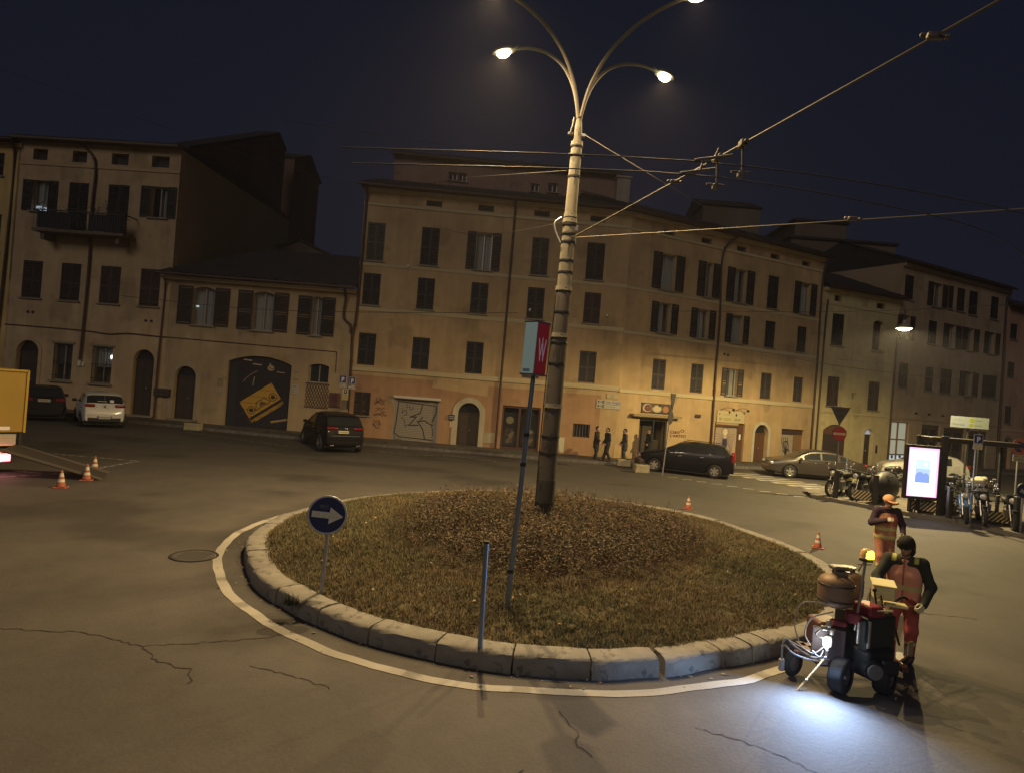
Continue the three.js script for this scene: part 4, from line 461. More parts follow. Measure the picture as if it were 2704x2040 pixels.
{
  const t = thing('street_lamp', 'tall grey lamp mast with four lit heads on the roundabout', 'street lamp', MAST); const L = 0.012;
  const sec = (name, y0, y1, r0, r1, m) => M(name, rod([L * y0, y0, 0], [L * y1, y1, 0], r0, r1, 28), m, t);
  sec('mast_foot', -0.2, 0.98, 0.205, 0.2, MAT.concreteDark); sec('mast_section', 0.98, 2.55, 0.19, 0.182, MAT.concretePaint); sec('mast_section', 2.55, 5.05, 0.182, 0.162, MAT.concretePaint); sec('mast_section', 5.05, 6.5, 0.150, 0.140, MAT.concrete); sec('mast_section', 6.5, 8.15, 0.128, 0.115, MAT.concrete); sec('mast_section', 8.15, 8.5, 0.085, 0.08, MAT.concrete); sec('mast_section', 8.5, 8.75, 0.08, 0.05, MAT.concrete);
  const bands = []; for (const y of [0.5, 1.55, 1.9, 3.45, 3.9, 4.55, 5.4, 5.65, 6.05, 6.22, 6.42, 6.52, 7.45, 7.9, 8.1, 8.72]) { const r = y < 1 ? 0.208 : y < 2.55 ? 0.19 : y < 5.05 ? lerp(0.186, 0.168, (y - 2.55) / 2.5) : y < 6.5 ? 0.152 : y < 8.15 ? 0.126 : 0.062; bands.push(cyl(r + 0.008, r + 0.008, 0.035, L * y, y, 0, 24)); } M('mast_band', bands, MAT.darkMetal, t);
  const collar = []; for (const [y, r] of [[2.55, 0.2], [4.05, 0.186], [5.05, 0.178], [6.5, 0.152], [6.62, 0.14], [8.15, 0.13]]) collar.push(cyl(r + 0.004, r - 0.004, 0.09, L * y, y, 0, 24)); M('mast_collar', collar, MAT.concrete, t);
  M('mast_bracket', [bx(0.07, 0.12, 0.1, 0.2, 6.08, 0.02), bx(0.07, 0.12, 0.1, 0.22, 6.35, 0.02), bx(0.34, 0.03, 0.06, 0.1, 7.92, 0.02), bx(0.12, 0.05, 0.08, 0.2, 8.35, 0), bx(0.1, 0.04, 0.08, -0.06, 8.37, 0)], MAT.galv, t);
  M('cable_loop', tube([[-0.1, 6.55, 0.1], [-0.24, 6.42, 0.1], [-0.22, 6.25, 0.1], [-0.1, 6.0, 0.1]], 0.02), MAT.galv, t); M('mast_cable', [tube([[-0.19, 0.2, 0.05], [-0.18, 2.5, 0.05], [-0.1, 4.9, 0.05]], 0.012, 10), tube([[0.0, 8.72, 0], [-0.02, 8.55, 0.05], [-0.06, 8.37, 0.05]], 0.02)], MAT.darkMetal, t);
  const HH = 10.95, c = [MAST[0] + L * 8.6, MAST[2]];
  // four arms in a cross: two towards the viewer, two away
  const tips = [[-0.62, -15.0], [2.9, -15.5], [-0.75, -12.85], [2.78, -12.55]];
  tips.forEach(([x, z], i) => {
    const dx = x - c[0], dz = z - c[1], l = Math.hypot(dx, dz), d = [dx / l, dz / l], P = (k, y) => [c[0] + dx * k - MAST[0], y - MAST[1], c[1] + dz * k - MAST[2]];
    const near = i > 1; M('lamp_arm', tube([P(0, 8.85), P(0.03, 9.25), P(0.10, 9.75), P(0.26, 10.3), P(0.5, 10.7), P(0.76, 10.92), P(1, HH + 0.05)], 0.038, 28, 10), mat([0.12, 0.108, 0.09], 0.65, 0.2), t);
    streetHead(t, MAST, [x, HH, z], d, [1.25, 0.8, 1.3, 0.32][i]);
  });
}
// catenary lamp over the side street
{
  const P = [15.2, 6.76, -25.6], t = thing('hanging_lamp', 'lit bowl lamp hanging over the street before the right-hand houses', 'street lamp', P);
  M('lamp_shade', lathe([[0.02, 0.34], [0.06, 0.33], [0.07, 0.2], [0.2, 0.13], [0.3, 0.03], [0.31, 0.0], [0.29, 0.0], [0.18, 0.1], [0.0, 0.14]], 28), mat([0.3, 0.3, 0.28], 0.5, 0.3), t); M('lamp_lens', new THREE.SphereGeometry(0.235, 24, 10, 0, Math.PI * 2, Math.PI / 2, Math.PI / 2).scale(1, 0.42, 1).translate(0, 0.01, 0), emis([1, 0.9, 0.5], 26), t); M('lamp_hanger', rod([0, 0.34, 0], [0, 0.75, 0], 0.02), MAT.darkMetal, t);
  const s = new THREE.SpotLight(); s.color.setRGB(1, 0.76, 0.34); s.intensity = HANG_I; s.decay = 2; s.angle = 89 * D2R; s.penumbra = 0.18; s.position.set(P[0], P[1] - 0.03, P[2]); s.target.position.set(P[0], 0, P[2]); s.castShadow = true; s.shadow.radius = 5; scene.add(s, s.target);
  solo('span_wire', tube([[8, 7.9, -34.2], [15.2, 7.5, -25.6], [24, 7.9, -14]], 0.008, 20, 5), MAT.wireDim, 'thin dark wire that carries the hanging bowl lamp', 'wire', 'overhead wires');
}
// ------------------------------------------------------------------ overhead wires
{
  const sag = (a, b, s, n = 10) => [...Array(n + 1)].map((_, i) => { const t = i / n; return [lerp(a[0], b[0], t), lerp(a[1], b[1], t) - s * 4 * t * (1 - t), lerp(a[2], b[2], t)]; });
  const wire = (name, pts, r, m, label) => solo(name, tube(pts, r, pts.length * 3, 6), m, label, 'wire', 'overhead wires');
  const m0 = [1.02, 6.5, -13.85];
  wire('span_wire', sag(m0, [4.9, 6.62, -0.6], 0.04), 0.013, MAT.wire, 'bright span wire from the mast up to the upper right corner');
  wire('span_wire', sag(m0, [12.6, 6.7, -7.2], 0.03), 0.011, MAT.wire, 'bright span wire from the mast to the right edge, nearly level');
  { const e = FB.at(10.9, 0.3); wire('span_wire', sag([1.05, 8.76, -13.9], [e[0], 12.2, e[1]], 0.05), 0.011, MAT.wire, 'span wire running down from the mast top to the bend of the ochre house'); }
  { const e = FA.at(3.4, 0.1); wire('span_wire', sag([0.86, 6.85, -13.9], [e[0], 10.9, e[1]], 0.3), 0.006, MAT.wireDim, 'faint wire from the mast collar towards the left'); }
  const tw = [[[-2.5, 6.2, -8.6], [1.0, 6.2, -8.15], [2.6, 6.2, -8.12], [4.9, 6.2, -8.5], [7.6, 6.2, -9.4], [12, 6.25, -13]], [[-2.5, 6.2, -9.2], [1.1, 6.2, -8.65], [2.5, 6.2, -8.6], [4.7, 6.2, -9.1], [7.2, 6.2, -10.1], [11, 6.25, -13.6]]];
  wire('trolley_wire', tw[0], 0.009, MAT.wireMid, 'dark trolley wire crossing under the span wire, the nearer of the pair'); wire('trolley_wire', tw[1], 0.009, MAT.wireMid, 'dark trolley wire crossing under the span wire, the farther of the pair');
  wire('trolley_wire', [[-18, 6.0, -29.5], [-13.0, 6.0, -31.0], [-8, 6.0, -29], [0, 6, -24]], 0.012, MAT.wireDim, 'trolley wire in front of the low house');
  wire('trolley_wire', [[10, 6.0, -30.5], [19.5, 6.0, -38.2], [29, 6.0, -42.2]], 0.016, MAT.wire, 'pale trolley wire below the hanging lamp, the thicker one'); wire('trolley_wire', [[17, 6.1, -34.5], [22.3, 6.2, -36.4], [30, 6.2, -40]], 0.008, MAT.wire, 'thin trolley wire below the hanging lamp');
  wire('span_wire', [[-30, 17.5, -30], [-10, 12.3, -30], [0.8, 7.95, -13.95]], 0.007, MAT.wireDim, 'faint wire crossing the dark sky at the upper left');
  wire('span_wire', [[-10.2, 13.2, -26], [-2, 12.75, -26.5], [0.85, 12.5, -27]], 0.01, MAT.wireDim, 'short dim wire above the roof of the ochre house');
  // hangers and insulators where the trolley wires meet the span wire
  const onSpan = (t) => [lerp(m0[0], 4.9, t), lerp(m0[1], 6.62, t) - 0.04 * 4 * t * (1 - t), lerp(m0[2], -0.6, t)];
  const hanger = (t, dy, label) => { const p = onSpan(t), o = thing('wire_hanger', label, 'wire hanger', p); M('clamp', [rb(0.08, 0.09, 0.16, 0.02, 0, 0, 0), rod([0, 0, -0.16], [0, 0, 0.16], 0.022)], MAT.wire, o); M('drop_bar', [rod([0, 0, 0], [0.02, dy, 0], 0.015), rod([-0.12, dy, 0.0], [0.12, dy, 0], 0.014), rb(0.07, 0.07, 0.1, 0.015, 0.0, dy - 0.03, 0)], MAT.wire, o); };
  hanger(0.425, -0.36, 'wire hanger on the bright span wire, upper right of the pair'); hanger(0.385, -0.36, 'wire hanger on the bright span wire, lower left of the pair');
  const ins = (p, label, s = 1) => { const o = thing('wire_insulator', label, 'insulator', p); M('insulator_body', [rb(0.16 * s, 0.07 * s, 0.07 * s, 0.02 * s), ball(0.03 * s, 0.12 * s, 0, 0), ball(0.03 * s, -0.12 * s, 0, 0)], MAT.wire, o); };
  ins(onSpan(0.305), 'small clamp on the span wire left of the trolley hangers', 0.8); ins([5.6, 6.56, -11.15], 'pale insulator on the level span wire at the right', 1.0); ins(onSpan(0.62), 'ring insulator on the span wire near the upper right corner', 0.9);
  for (const [x, z, l] of [[2.3, -8.12, 'nearer'], [2.25, -8.62, 'farther']]) { const o = thing('trolley_hanger', 'bent trolley wire hanger left of the crossing, on the ' + l + ' wire', 'wire hanger', [x, 6.2, z]); M('hanger_bar', [rod([-0.25, 0.02, 0], [0.2, 0.1, 0.05], 0.018), rod([0, 0.06, 0], [0.05, 0.2, 0.0], 0.014), rb(0.12, 0.06, 0.05, 0.01, -0.1, 0.03, 0)], MAT.wire, o); }
  for (const [fr, u, v, l] of [[FA, 3.95 - 2.3 + 0.3, 8.86, 'small bright wall hook below the top floor, left half of the house'], [FA, 8.15, 7.2, 'small bright wall hook beside the window above the box sign'], [FA, 12.05, 7.25, 'small bright wall hook right of the mast']]) { const o = onWall(fr, u, v, 0.0, 'wall_hook', l, 'wall hook'); M('hook_plate', bx(0.09, 0.14, 0.02, 0, 0, 0.012), MAT.galv, o); M('hook_insulator', ball(0.05, 0, 0, 0.1), mat([0.85, 0.82, 0.7], 0.15), o); M('hook_rod', rod([0, 0, 0], [0, 0, 0.1], 0.012), MAT.galv, o); }
}
// ------------------------------------------------------------------ things standing on the island
{
  const t = thing('box_sign', 'box sign on a leaning pole, red face with white W, pale left face', 'sign', [0.16, 0.30, -8.79]), top = [0.12, 3.15, 0];
  M('pole', rod([0, -0.2, 0], top, 0.036, 0.032, 14), mat([0.20, 0.25, 0.31], 0.45, 0.6), t); for (const y of [0.45, 1.9, 2.3]) M('pole_band', cyl(0.042, 0.042, 0.05, 0.12 * y / 3.15, y, 0, 12), MAT.darkMetal, t);
  const w = 0.235, b = G(t, 'sign_box', [0.115, 3.46, 0.0]); b.rotation.set(0, 0.80, -0.035); M('casing', rb(w, 0.70, w, 0.015), mat([0.2, 0.21, 0.22], 0.5, 0.4), b);
  const boxFace = (map, k) => { const m = mat([1, 1, 1], 0.4, 0, { map }); m.emissive.setRGB(1, 1, 1); m.emissiveMap = map; m.emissiveIntensity = k; return m; };
  const red = canvasTex(128, 384, (g, W, H) => { g.fillStyle = '#7e1c26'; g.fillRect(0, 0, W, H); g.fillStyle = '#8c2630'; g.fillRect(6, 6, W - 12, H - 12); g.strokeStyle = '#d9cfe0'; g.lineWidth = 10; g.lineJoin = 'miter'; g.beginPath(); g.moveTo(24, 118); g.lineTo(46, 262); g.lineTo(64, 134); g.lineTo(82, 262); g.lineTo(104, 118); g.stroke(); g.strokeStyle = '#8c2630'; g.lineWidth = 3; g.beginPath(); g.moveTo(24, 118); g.lineTo(46, 262); g.lineTo(64, 134); g.lineTo(82, 262); g.lineTo(104, 118); g.stroke(); });
  const teal = canvasTex(128, 384, (g, W, H) => { g.fillStyle = '#9fb5ae'; g.fillRect(0, 0, W, H); g.fillStyle = '#7f9a94'; g.fillRect(0, 0, 4, H); g.fillStyle = '#3d4a50'; g.fillRect(18, 350, 70, 20); g.fillStyle = '#6f8288'; for (let i = 0; i < 4; i++) g.fillRect(22 + i * 16, 355, 11, 10); });
  M('red_face', new THREE.PlaneGeometry(w - 0.012, 0.685).rotateY(0).translate(0, 0, w / 2 + 0.003), boxFace(red, 0.16), b); M('pale_face', new THREE.PlaneGeometry(w - 0.012, 0.685).rotateY(-Math.PI / 2).translate(-w / 2 - 0.003, 0, 0), boxFace(teal, 0.17), b); M('bottom_rim', [bx(w + 0.02, 0.02, w + 0.02, 0, -0.352, 0), bx(w + 0.02, 0.02, w + 0.02, 0, 0.352, 0)], MAT.alu, b);
}
{
  const t = thing('arrow_sign', 'round blue sign with a white right arrow on a short post', 'traffic sign', [-2.39, 0.26, -8.93]); M('post', rod([0, -0.15, 0], [0.03, 1.06, -0.03], 0.026, 0.026, 12), MAT.galv, t);
  const tex = canvasTex(512, 512, (g) => { g.fillStyle = '#b9bcc4'; g.fillRect(0, 0, 512, 512); g.fillStyle = '#15214f'; g.beginPath(); g.arc(256, 256, 243, 0, 7); g.fill(); g.save(); g.translate(256, 256); g.rotate(0.02); g.fillStyle = '#c9c5b4'; g.beginPath(); g.moveTo(-208, -38); g.lineTo(30, -38); g.lineTo(30, -112); g.lineTo(216, 6); g.lineTo(30, 122); g.lineTo(30, 46); g.lineTo(-208, 46); g.fill(); g.fillStyle = 'rgba(120,116,100,0.5)'; for (let i = 0; i < 40; i++) g.fillRect(-190 + hash2(i, 1, 1) * 330, -34 + hash2(i, 2, 1) * 70, 18, 5); g.restore(); g.fillStyle = '#3a4150'; g.fillRect(140, 122, 120, 46); g.fillStyle = '#4c5560'; g.fillRect(146, 128, 50, 34); });
  const d = G(t, 'sign_plate', [0.012, 1.03, 0.03]); d.rotation.set(-0.06, 0.16, -0.04); M('disc', new THREE.CylinderGeometry(0.26, 0.26, 0.018, 48).rotateX(Math.PI / 2), MAT.galv, d); M('face', new THREE.CircleGeometry(0.253, 48).translate(0, 0, 0.0105), mat([1, 1, 1], 0.45, 0, { map: tex }), d); M('rim', new THREE.TorusGeometry(0.257, 0.008, 6, 48), MAT.galv, d); M('bracket', [bx(0.3, 0.035, 0.03, 0, 0.1, -0.02), bx(0.3, 0.035, 0.03, 0, -0.1, -0.02)], MAT.galv, d);
}
{ const t = thing('steel_post', 'bare blue-grey steel post near the kerb, without a sign', 'post', [-0.13, 0.22, -7.5]); M('post', rod([0, -0.15, 0], [-0.02, 1.19, 0], 0.03, 0.03, 16), mat([0.22, 0.27, 0.33], 0.4, 0.7), t); M('cap', cyl(0.032, 0.03, 0.03, -0.02, 1.2, 0, 16), MAT.darkMetal, t); }
// ------------------------------------------------------------------ traffic cones
{
  const mk = (pos, label) => { const t = thing('traffic_cone', label, 'traffic cone', pos, 0.3, 'orange and white cones on the road'); const H = 0.46, R = (y) => lerp(0.115, 0.022, y / H); M('cone_base', [rb(0.3, 0.035, 0.3, 0.012, 0, 0.018, 0)], MAT.orange, t); M('cone_body', lathe([[0.0, 0.03], [0.135, 0.03], [R(0.04), 0.06], [R(H), H], [0.012, H + 0.01], [0, H + 0.01]], 24), MAT.orange, t); for (const [a, b] of [[0.13, 0.235], [0.30, 0.39]]) M('white_band', new THREE.CylinderGeometry(R(b) + 0.003, R(a) + 0.003, b - a, 24, 1, true).translate(0, (a + b) / 2, 0), MAT.reflect, t); return t; };
  const c0 = mk([-10.56, 0, -15.56], 'nearest of the three cones beside the tail ramp'); const cp = (p, l, s = 1) => { const o = c0.clone(); o.name = numbered('traffic_cone'); o.position.set(...p); o.userData = { ...c0.userData, label: l }; o.rotation.y = p[0]; o.scale.setScalar(s); scene.add(o); };
  c0.scale.setScalar(0.92);
  cp([-10.71, 0, -16.73], 'middle one of the three cones beside the tail ramp', 0.92); cp([-11.43, 0, -18.17], 'farthest of the three cones beside the tail ramp', 0.9); cp([5.6, 0, -19.7], 'cone beyond the island kerb, towards the dark estate car', 0.85); cp([7.55, 0, -15.5], 'cone on the road left of the worker in the peach cap', 0.82);
}
// ------------------------------------------------------------------ cars: a lofted body, glass laid over it, wheels in cut arches
const carPaint = (c, r = 0.3, metal = 0.2) => phys(c, { roughness: c[0] < 0.03 ? 0.5 : r, metalness: metal, specularIntensity: c[0] < 0.03 ? 0.4 : 1, clearcoat: c[0] < 0.03 ? 0.3 : 0.6, clearcoatRoughness: 0.08 });
const lut = (t, z) => { if (z <= t[0][0]) return t[0][1]; for (let i = 1; i < t.length; i++) if (z <= t[i][0]) { const k = (z - t[i - 1][0]) / (t[i][0] - t[i - 1][0]); return lerp(t[i - 1][1], t[i][1], k); } return t.at(-1)[1]; };
function makeCar(t, o) {
  // z runs from the tail (-L/2) to the nose (+L/2)
  const { L, W, top, belt, yb = 0.2, paint, wb, wr = 0.31 } = o, hw = W / 2;
  const wid = (z) => { const k = Math.abs(z) / (L / 2); return hw * (1 - 0.16 * Math.pow(k, 5) - (z > 0 ? 0.05 * k * k : 0.02 * k)); };
  const H = Math.max(...top.map((p) => p[1]));
  function P(z, s) {
    const w = wid(z), yt = lut(top, z), be = Math.min(lut(belt, z), yt - 0.02), k = clamp((yt - be) / (H - lut(belt, 0)), 0, 1), re = lerp(0.93, 0.74, k) * w, dark = yb + 0.06 * smooth(0.42, 0.5, Math.abs(z) / L);
    const q = [[0, dark], [w * 0.8, dark], [w * 0.955, dark + 0.05], [w, lerp(dark, be, 0.52)], [w * 0.965, be], [re, yt - 0.05 * k - 0.012], [re * 0.72, yt - 0.012 * k], [0, yt]];
    const i = Math.min(6, Math.floor(s)), f = s - i; return [lerp(q[i][0], q[i + 1][0], f), lerp(q[i][1], q[i + 1][1], f), z];
  }
  const ss = [0, 1, 1.5, 2, 2.5, 3, 3.5, 4, 4.25, 4.6, 4.85, 5, 5.3, 6, 6.5, 7], NZ = 56, ring = ss.length * 2 - 2, pos = [], idx = [];
  const zsx = []; for (let j = 0; j <= NZ; j++) zsx.push(-L / 2 + L * (j / NZ));
  zsx.forEach((z, j) => { const r = [...ss.map((s) => P(z, s)), ...ss.slice(1, -1).reverse().map((s) => { const p = P(z, s); return [-p[0], p[1], p[2]]; })]; r.forEach((p) => pos.push(...p)); if (j) for (let i = 0; i < ring; i++) { const a = j * ring + i, b = j * ring + (i + 1) % ring; idx.push(a - ring, b, a, a - ring, b - ring, b); } });
  for (const [j, fl] of [[0, 0], [NZ, 1]]) { const c = pos.length / 3; pos.push(0, 0.55, zsx[j] + (fl ? 0.02 : -0.02)); for (let i = 0; i < ring; i++) { const a = j * ring + i, b = j * ring + (i + 1) % ring; fl ? idx.push(c, a, b) : idx.push(c, b, a); } }
  const vol = (() => { let v = 0; for (let i = 0; i < idx.length; i += 3) { const [a, b, c] = [0, 1, 2].map((k) => idx[i + k] * 3); v += pos[a] * (pos[b + 1] * pos[c + 2] - pos[b + 2] * pos[c + 1]) - pos[a + 1] * (pos[b] * pos[c + 2] - pos[b + 2] * pos[c]) + pos[a + 2] * (pos[b] * pos[c + 1] - pos[b + 1] * pos[c]); } return v; })(); if (vol < 0) idx.reverse();
  let g = new THREE.BufferGeometry(); g.setAttribute('position', new THREE.Float32BufferAttribute(pos, 3)); g.setAttribute('uv', new THREE.Float32BufferAttribute(new Float32Array(pos.length / 3 * 2), 2)); g.setIndex(idx); g.computeVertexNormals();
  const axles = [-wb / 2 + (o.shift || 0), wb / 2 + (o.shift || 0)], ev = new Evaluator(); ev.attributes = ['position', 'normal', 'uv']; ev.useGroups = false;
  let body = new Brush(g); body.updateMatrixWorld();
  for (const z of axles) for (const s of [-1, 1]) { const b = new Brush(new THREE.CylinderGeometry(wr + 0.05, wr + 0.05, 0.5, 28).rotateZ(Math.PI / 2).translate(s * (hw - 0.12), wr, z)); b.updateMatrixWorld(); body = ev.evaluate(body, b, SUBTRACTION); body.updateMatrixWorld(); }
  M('body', toCreasedNormals(body.geometry, 0.7), paint, t);
  const patch = (z0, z1, s0, s1, side, off = 0.006, nz = 8, ns = 6, zf) => { const p = [], ix = []; for (let j = 0; j <= nz; j++) for (let i = 0; i <= ns; i++) { const s = lerp(s0, s1, i / ns), f = j / nz, z = zf ? lerp(zf(z0, s), zf(z1, s), f) : lerp(z0, z1, f), a = P(z, s), b = P(z, Math.min(6.999, s + 0.05)), c = P(z + 0.02, s); const u = [b[0] - a[0], b[1] - a[1], 0], w = [c[0] - a[0], c[1] - a[1], 0.02]; let n = [u[1] * w[2] - u[2] * w[1], u[2] * w[0] - u[0] * w[2], u[0] * w[1] - u[1] * w[0]]; const l = Math.hypot(...n) || 1; const sg = (n[0] * a[0] + n[1] * (a[1] - 0.7)) < 0 ? -1 : 1; n = n.map((v) => v / l * off * sg); p.push((a[0] + n[0]) * side, a[1] + n[1], z + n[2]); if (i && j) { const q = j * (ns + 1) + i; ix.push(q - ns - 2, q, q - ns - 1, q - ns - 2, q - 1, q); } } const gg = new THREE.BufferGeometry(); gg.setAttribute('position', new THREE.Float32BufferAttribute(p, 3)); gg.setIndex(ix); gg.computeVertexNormals(); return gg; };
  for (const s of [-1, 1]) for (const [a, b] of o.side) M('side_window', patch(a, b, 4.12, 4.86, s), MAT.glass, t);
  M('windscreen', [patch(o.ws[0], o.ws[1], 5.15, 6.99, 1), patch(o.ws[0], o.ws[1], 5.15, 6.99, -1)], MAT.glass, t); M('rear_window', [patch(o.rw[0], o.rw[1], 5.05, 6.99, 1, 0.008), patch(o.rw[0], o.rw[1], 5.05, 6.99, -1, 0.008)], MAT.glass, t);
  for (const z of axles) for (const s of [-1, 1]) { const w = G(t, 'wheel', [s * (hw - 0.115), wr, z]); if (s < 0) w.rotation.y = Math.PI; M('tyre', lathe([[wr * 0.62, -0.1], [wr * 0.9, -0.105], [wr * 0.985, -0.07], [wr, 0], [wr * 0.985, 0.07], [wr * 0.9, 0.105], [wr * 0.62, 0.1]], 28).rotateZ(-Math.PI / 2), MAT.rubber, w); M('rim', [cyl(wr * 0.63, wr * 0.63, 0.06, 0, 0, 0, 24).rotateZ(Math.PI / 2).translate(0.03, 0, 0)], mat([0.05, 0.05, 0.055], 0.4, 0.6), w); M('spokes', [...[...Array(o.spokes || 5)].map((_, i) => bx(0.02, wr * 0.56, 0.075, 0.072, wr * 0.31, 0).rotateX(i / (o.spokes || 5) * Math.PI * 2)), new THREE.TorusGeometry(wr * 0.6, 0.016, 6, 28).rotateY(Math.PI / 2).translate(0.065, 0, 0), cyl(0.055, 0.055, 0.04, 0, 0, 0, 14).rotateZ(Math.PI / 2).translate(0.075, 0, 0)], mat([0.55, 0.53, 0.5], 0.35, 0.8), w); }
  const zr = -L / 2, tw = wid(zr + 0.06);
  for (const s of [-1, 1]) { M('tail_light', rb(o.tl?.[0] ?? 0.3, o.tl?.[1] ?? 0.14, 0.16, 0.05, s * (tw - (o.tl?.[0] ?? 0.3) / 2 + 0.005), o.tly ?? 0.82, zr + 0.065), mat([0.2, 0.012, 0.012], 0.15), t); M('mirror', rb(0.18, 0.13, 0.09, 0.04, s * (hw + 0.06), lut(belt, o.mz ?? 0.6) + 0.06, o.mz ?? 0.6), o.mirror || paint, t); M('headlight', rb(0.3, 0.14, 0.2, 0.05, s * (wid(L / 2 - 0.1) - 0.16), 0.66, L / 2 - 0.1), mat([0.5, 0.5, 0.48], 0.1, 0.3), t); for (const z of o.handles || []) M('handle', rb(0.03, 0.03, 0.17, 0.012, s * (hw * 0.985), lut(belt, z) - 0.1, z), o.hm || MAT.chrome, t); }
  const plate = canvasTex(256, 64, (g2) => { g2.fillStyle = '#c9c4ac'; g2.fillRect(0, 0, 256, 64); g2.fillStyle = '#26346e'; g2.fillRect(0, 0, 22, 64); g2.fillRect(234, 0, 22, 64); g2.fillStyle = 'rgba(60,58,60,0.75)'; for (let i = 0; i < 7; i++) g2.fillRect(36 + i * 27, 18, 17, 30); });
  M('number_plate', rb(0.5, 0.115, 0.02, 0.006, o.plx || 0, o.ply ?? 0.8, zr - 0.032), mat([1, 1, 1], 0.5, 0, { map: plate }), t);
  M('bumper', [rb(tw * 1.7, 0.2, 0.12, 0.05, 0, yb + 0.14, zr + 0.04), rb(tw * 1.55, 0.16, 0.12, 0.05, 0, yb + 0.12, L / 2 - 0.05)], o.bumper || paint, t);
  M('underbody', bx(W * 0.82, 0.1, L * 0.9, 0, yb - 0.02, 0), MAT.black, t);
  return { P, patch };
}
const hatch = { L: 3.9, W: 1.68, top: [[-1.95, 0.6], [-1.93, 0.92], [-1.86, 0.99], [-1.42, 1.36], [-1.1, 1.42], [-0.3, 1.45], [0.15, 1.42], [0.95, 1.0], [1.7, 0.86], [1.88, 0.76], [1.95, 0.5]], belt: [[-1.95, 0.95], [0.9, 0.92], [1.95, 0.7]], wb: 2.5, side: [[-1.15, -0.42], [-0.36, 0.42]], ws: [0.28, 0.88], rw: [-1.83, -1.46], handles: [-0.3, 0.5], mz: 0.62 };
{
  const t = thing('hatchback', 'white hatchback parked nose to the rose house, seen from behind', 'car', [-17.95, gh(-17.9, -28.7), -28.55], Math.PI + 0.66);
  makeCar(t, { ...hatch, paint: carPaint([0.60, 0.585, 0.54], 0.35, 0), tl: [0.36, 0.12], tly: 0.92, ply: 0.44, bumper: MAT.black, mirror: MAT.black, hm: MAT.black }); M('rear_wiper', [bx(0.34, 0.014, 0.02, 0.1, 1.09, -1.795, 0, 0.7), bx(0.14, 0.13, 0.01, -0.24, 1.1, -1.8, 0, 0.7)], MAT.white, t); M('badge', rb(0.08, 0.11, 0.02, 0.01, 0, 0.9, -1.965), MAT.chrome, t);
}
{
  const t = thing('hatchback', 'dark hatchback half hidden behind the yellow truck', 'car', [-20.6, gh(-20.6, -28.6), -28.7], Math.PI + 0.66); makeCar(t, { ...hatch, L: 3.8, paint: carPaint([0.012, 0.012, 0.016]), tl: [0.34, 0.15], tly: 0.9, ply: 0.86 });
}
{
  const t = thing('sport_utility_car', 'black sport utility car parked at the kerb, seen from behind', 'car', [-7.75, 0.01, -28.6], Math.PI + 0.54);
  makeCar(t, { L: 4.2, W: 1.86, yb: 0.28, top: [[-2.1, 0.7], [-2.08, 1.02], [-2.0, 1.1], [-1.62, 1.5], [-1.3, 1.58], [-0.3, 1.62], [0.2, 1.56], [1.0, 1.12], [1.85, 0.98], [2.05, 0.85], [2.1, 0.55]], belt: [[-2.1, 1.08], [0.9, 1.03], [2.1, 0.8]], wb: 2.65, wr: 0.36, side: [[-1.35, -0.55], [-0.48, 0.45]], ws: [0.34, 0.94], rw: [-1.97, -1.66], handles: [-0.4, 0.5], mz: 0.72, paint: carPaint([0.004, 0.004, 0.006]), tl: [0.46, 0.1], tly: 1.02, ply: 0.88, plx: 0.1 });
  M('exhaust', [-0.55, 0.55].map((x) => rb(0.16, 0.07, 0.12, 0.03, x, 0.32, -2.1)), MAT.chrome, t); M('badge', ball(0.05, 0.0, 1.02, -2.11, 1, 1, 0.3), MAT.chrome, t); M('boot_trim', bx(1.2, 0.02, 0.02, 0, 0.72, -2.125), mat([0.3, 0.28, 0.28], 0.3, 0.6), t);
}
{
  const t = thing('estate_car', 'dark blue estate car by the zebra crossing, tail towards the painted shop door', 'car', [8.15, 0.0, -29.6], Math.PI * 1.5 - 0.36);
  makeCar(t, { L: 4.15, W: 1.72, top: [[-2.07, 0.62], [-2.05, 0.98], [-1.98, 1.04], [-1.62, 1.4], [-1.3, 1.44], [-0.3, 1.47], [0.25, 1.42], [1.05, 1.0], [1.8, 0.88], [2.0, 0.76], [2.07, 0.5]], belt: [[-2.07, 0.98], [0.9, 0.93], [2.07, 0.7]], wb: 2.6, side: [[-1.62, -1.12], [-1.02, -0.2], [-0.12, 0.6]], ws: [0.36, 0.98], rw: [-1.95, -1.66], handles: [-0.75, 0.2], mz: 0.75, paint: carPaint([0.006, 0.007, 0.012]), tl: [0.2, 0.4], tly: 0.92, ply: 0.62, spokes: 6 }); M('roof_rail', [-1, 1].map((s) => rod([s * 0.62, 1.475, -1.4], [s * 0.62, 1.485, 0.1], 0.016)), MAT.black, t);
}
{
  const t = thing('saloon_car', 'grey-brown saloon car seen from its left side, before the small yellow house', 'car', [15.0, 0.0, -31.9], Math.PI * 1.5 - 0.08);
  makeCar(t, { L: 4.5, W: 1.76, top: [[-2.25, 0.62], [-2.2, 0.94], [-1.9, 1.0], [-1.6, 1.06], [-0.85, 1.36], [-0.4, 1.41], [0.1, 1.4], [0.45, 1.34], [1.2, 0.97], [2.0, 0.84], [2.2, 0.72], [2.25, 0.5]], belt: [[-2.25, 0.96], [0.9, 0.9], [2.25, 0.68]], wb: 2.7, side: [[-1.3, -0.95], [-0.85, -0.12], [-0.04, 0.72]], ws: [0.52, 1.14], rw: [-1.52, -0.9], handles: [-0.75, 0.2], mz: 0.9, paint: carPaint([0.040, 0.033, 0.029], 0.35, 0.3), tly: 0.86, ply: 0.66 }); M('side_trim', [-1, 1].map((s) => bx(0.012, 0.02, 2.3, s * 0.862, 0.925, -0.1)), MAT.chrome, t);
}
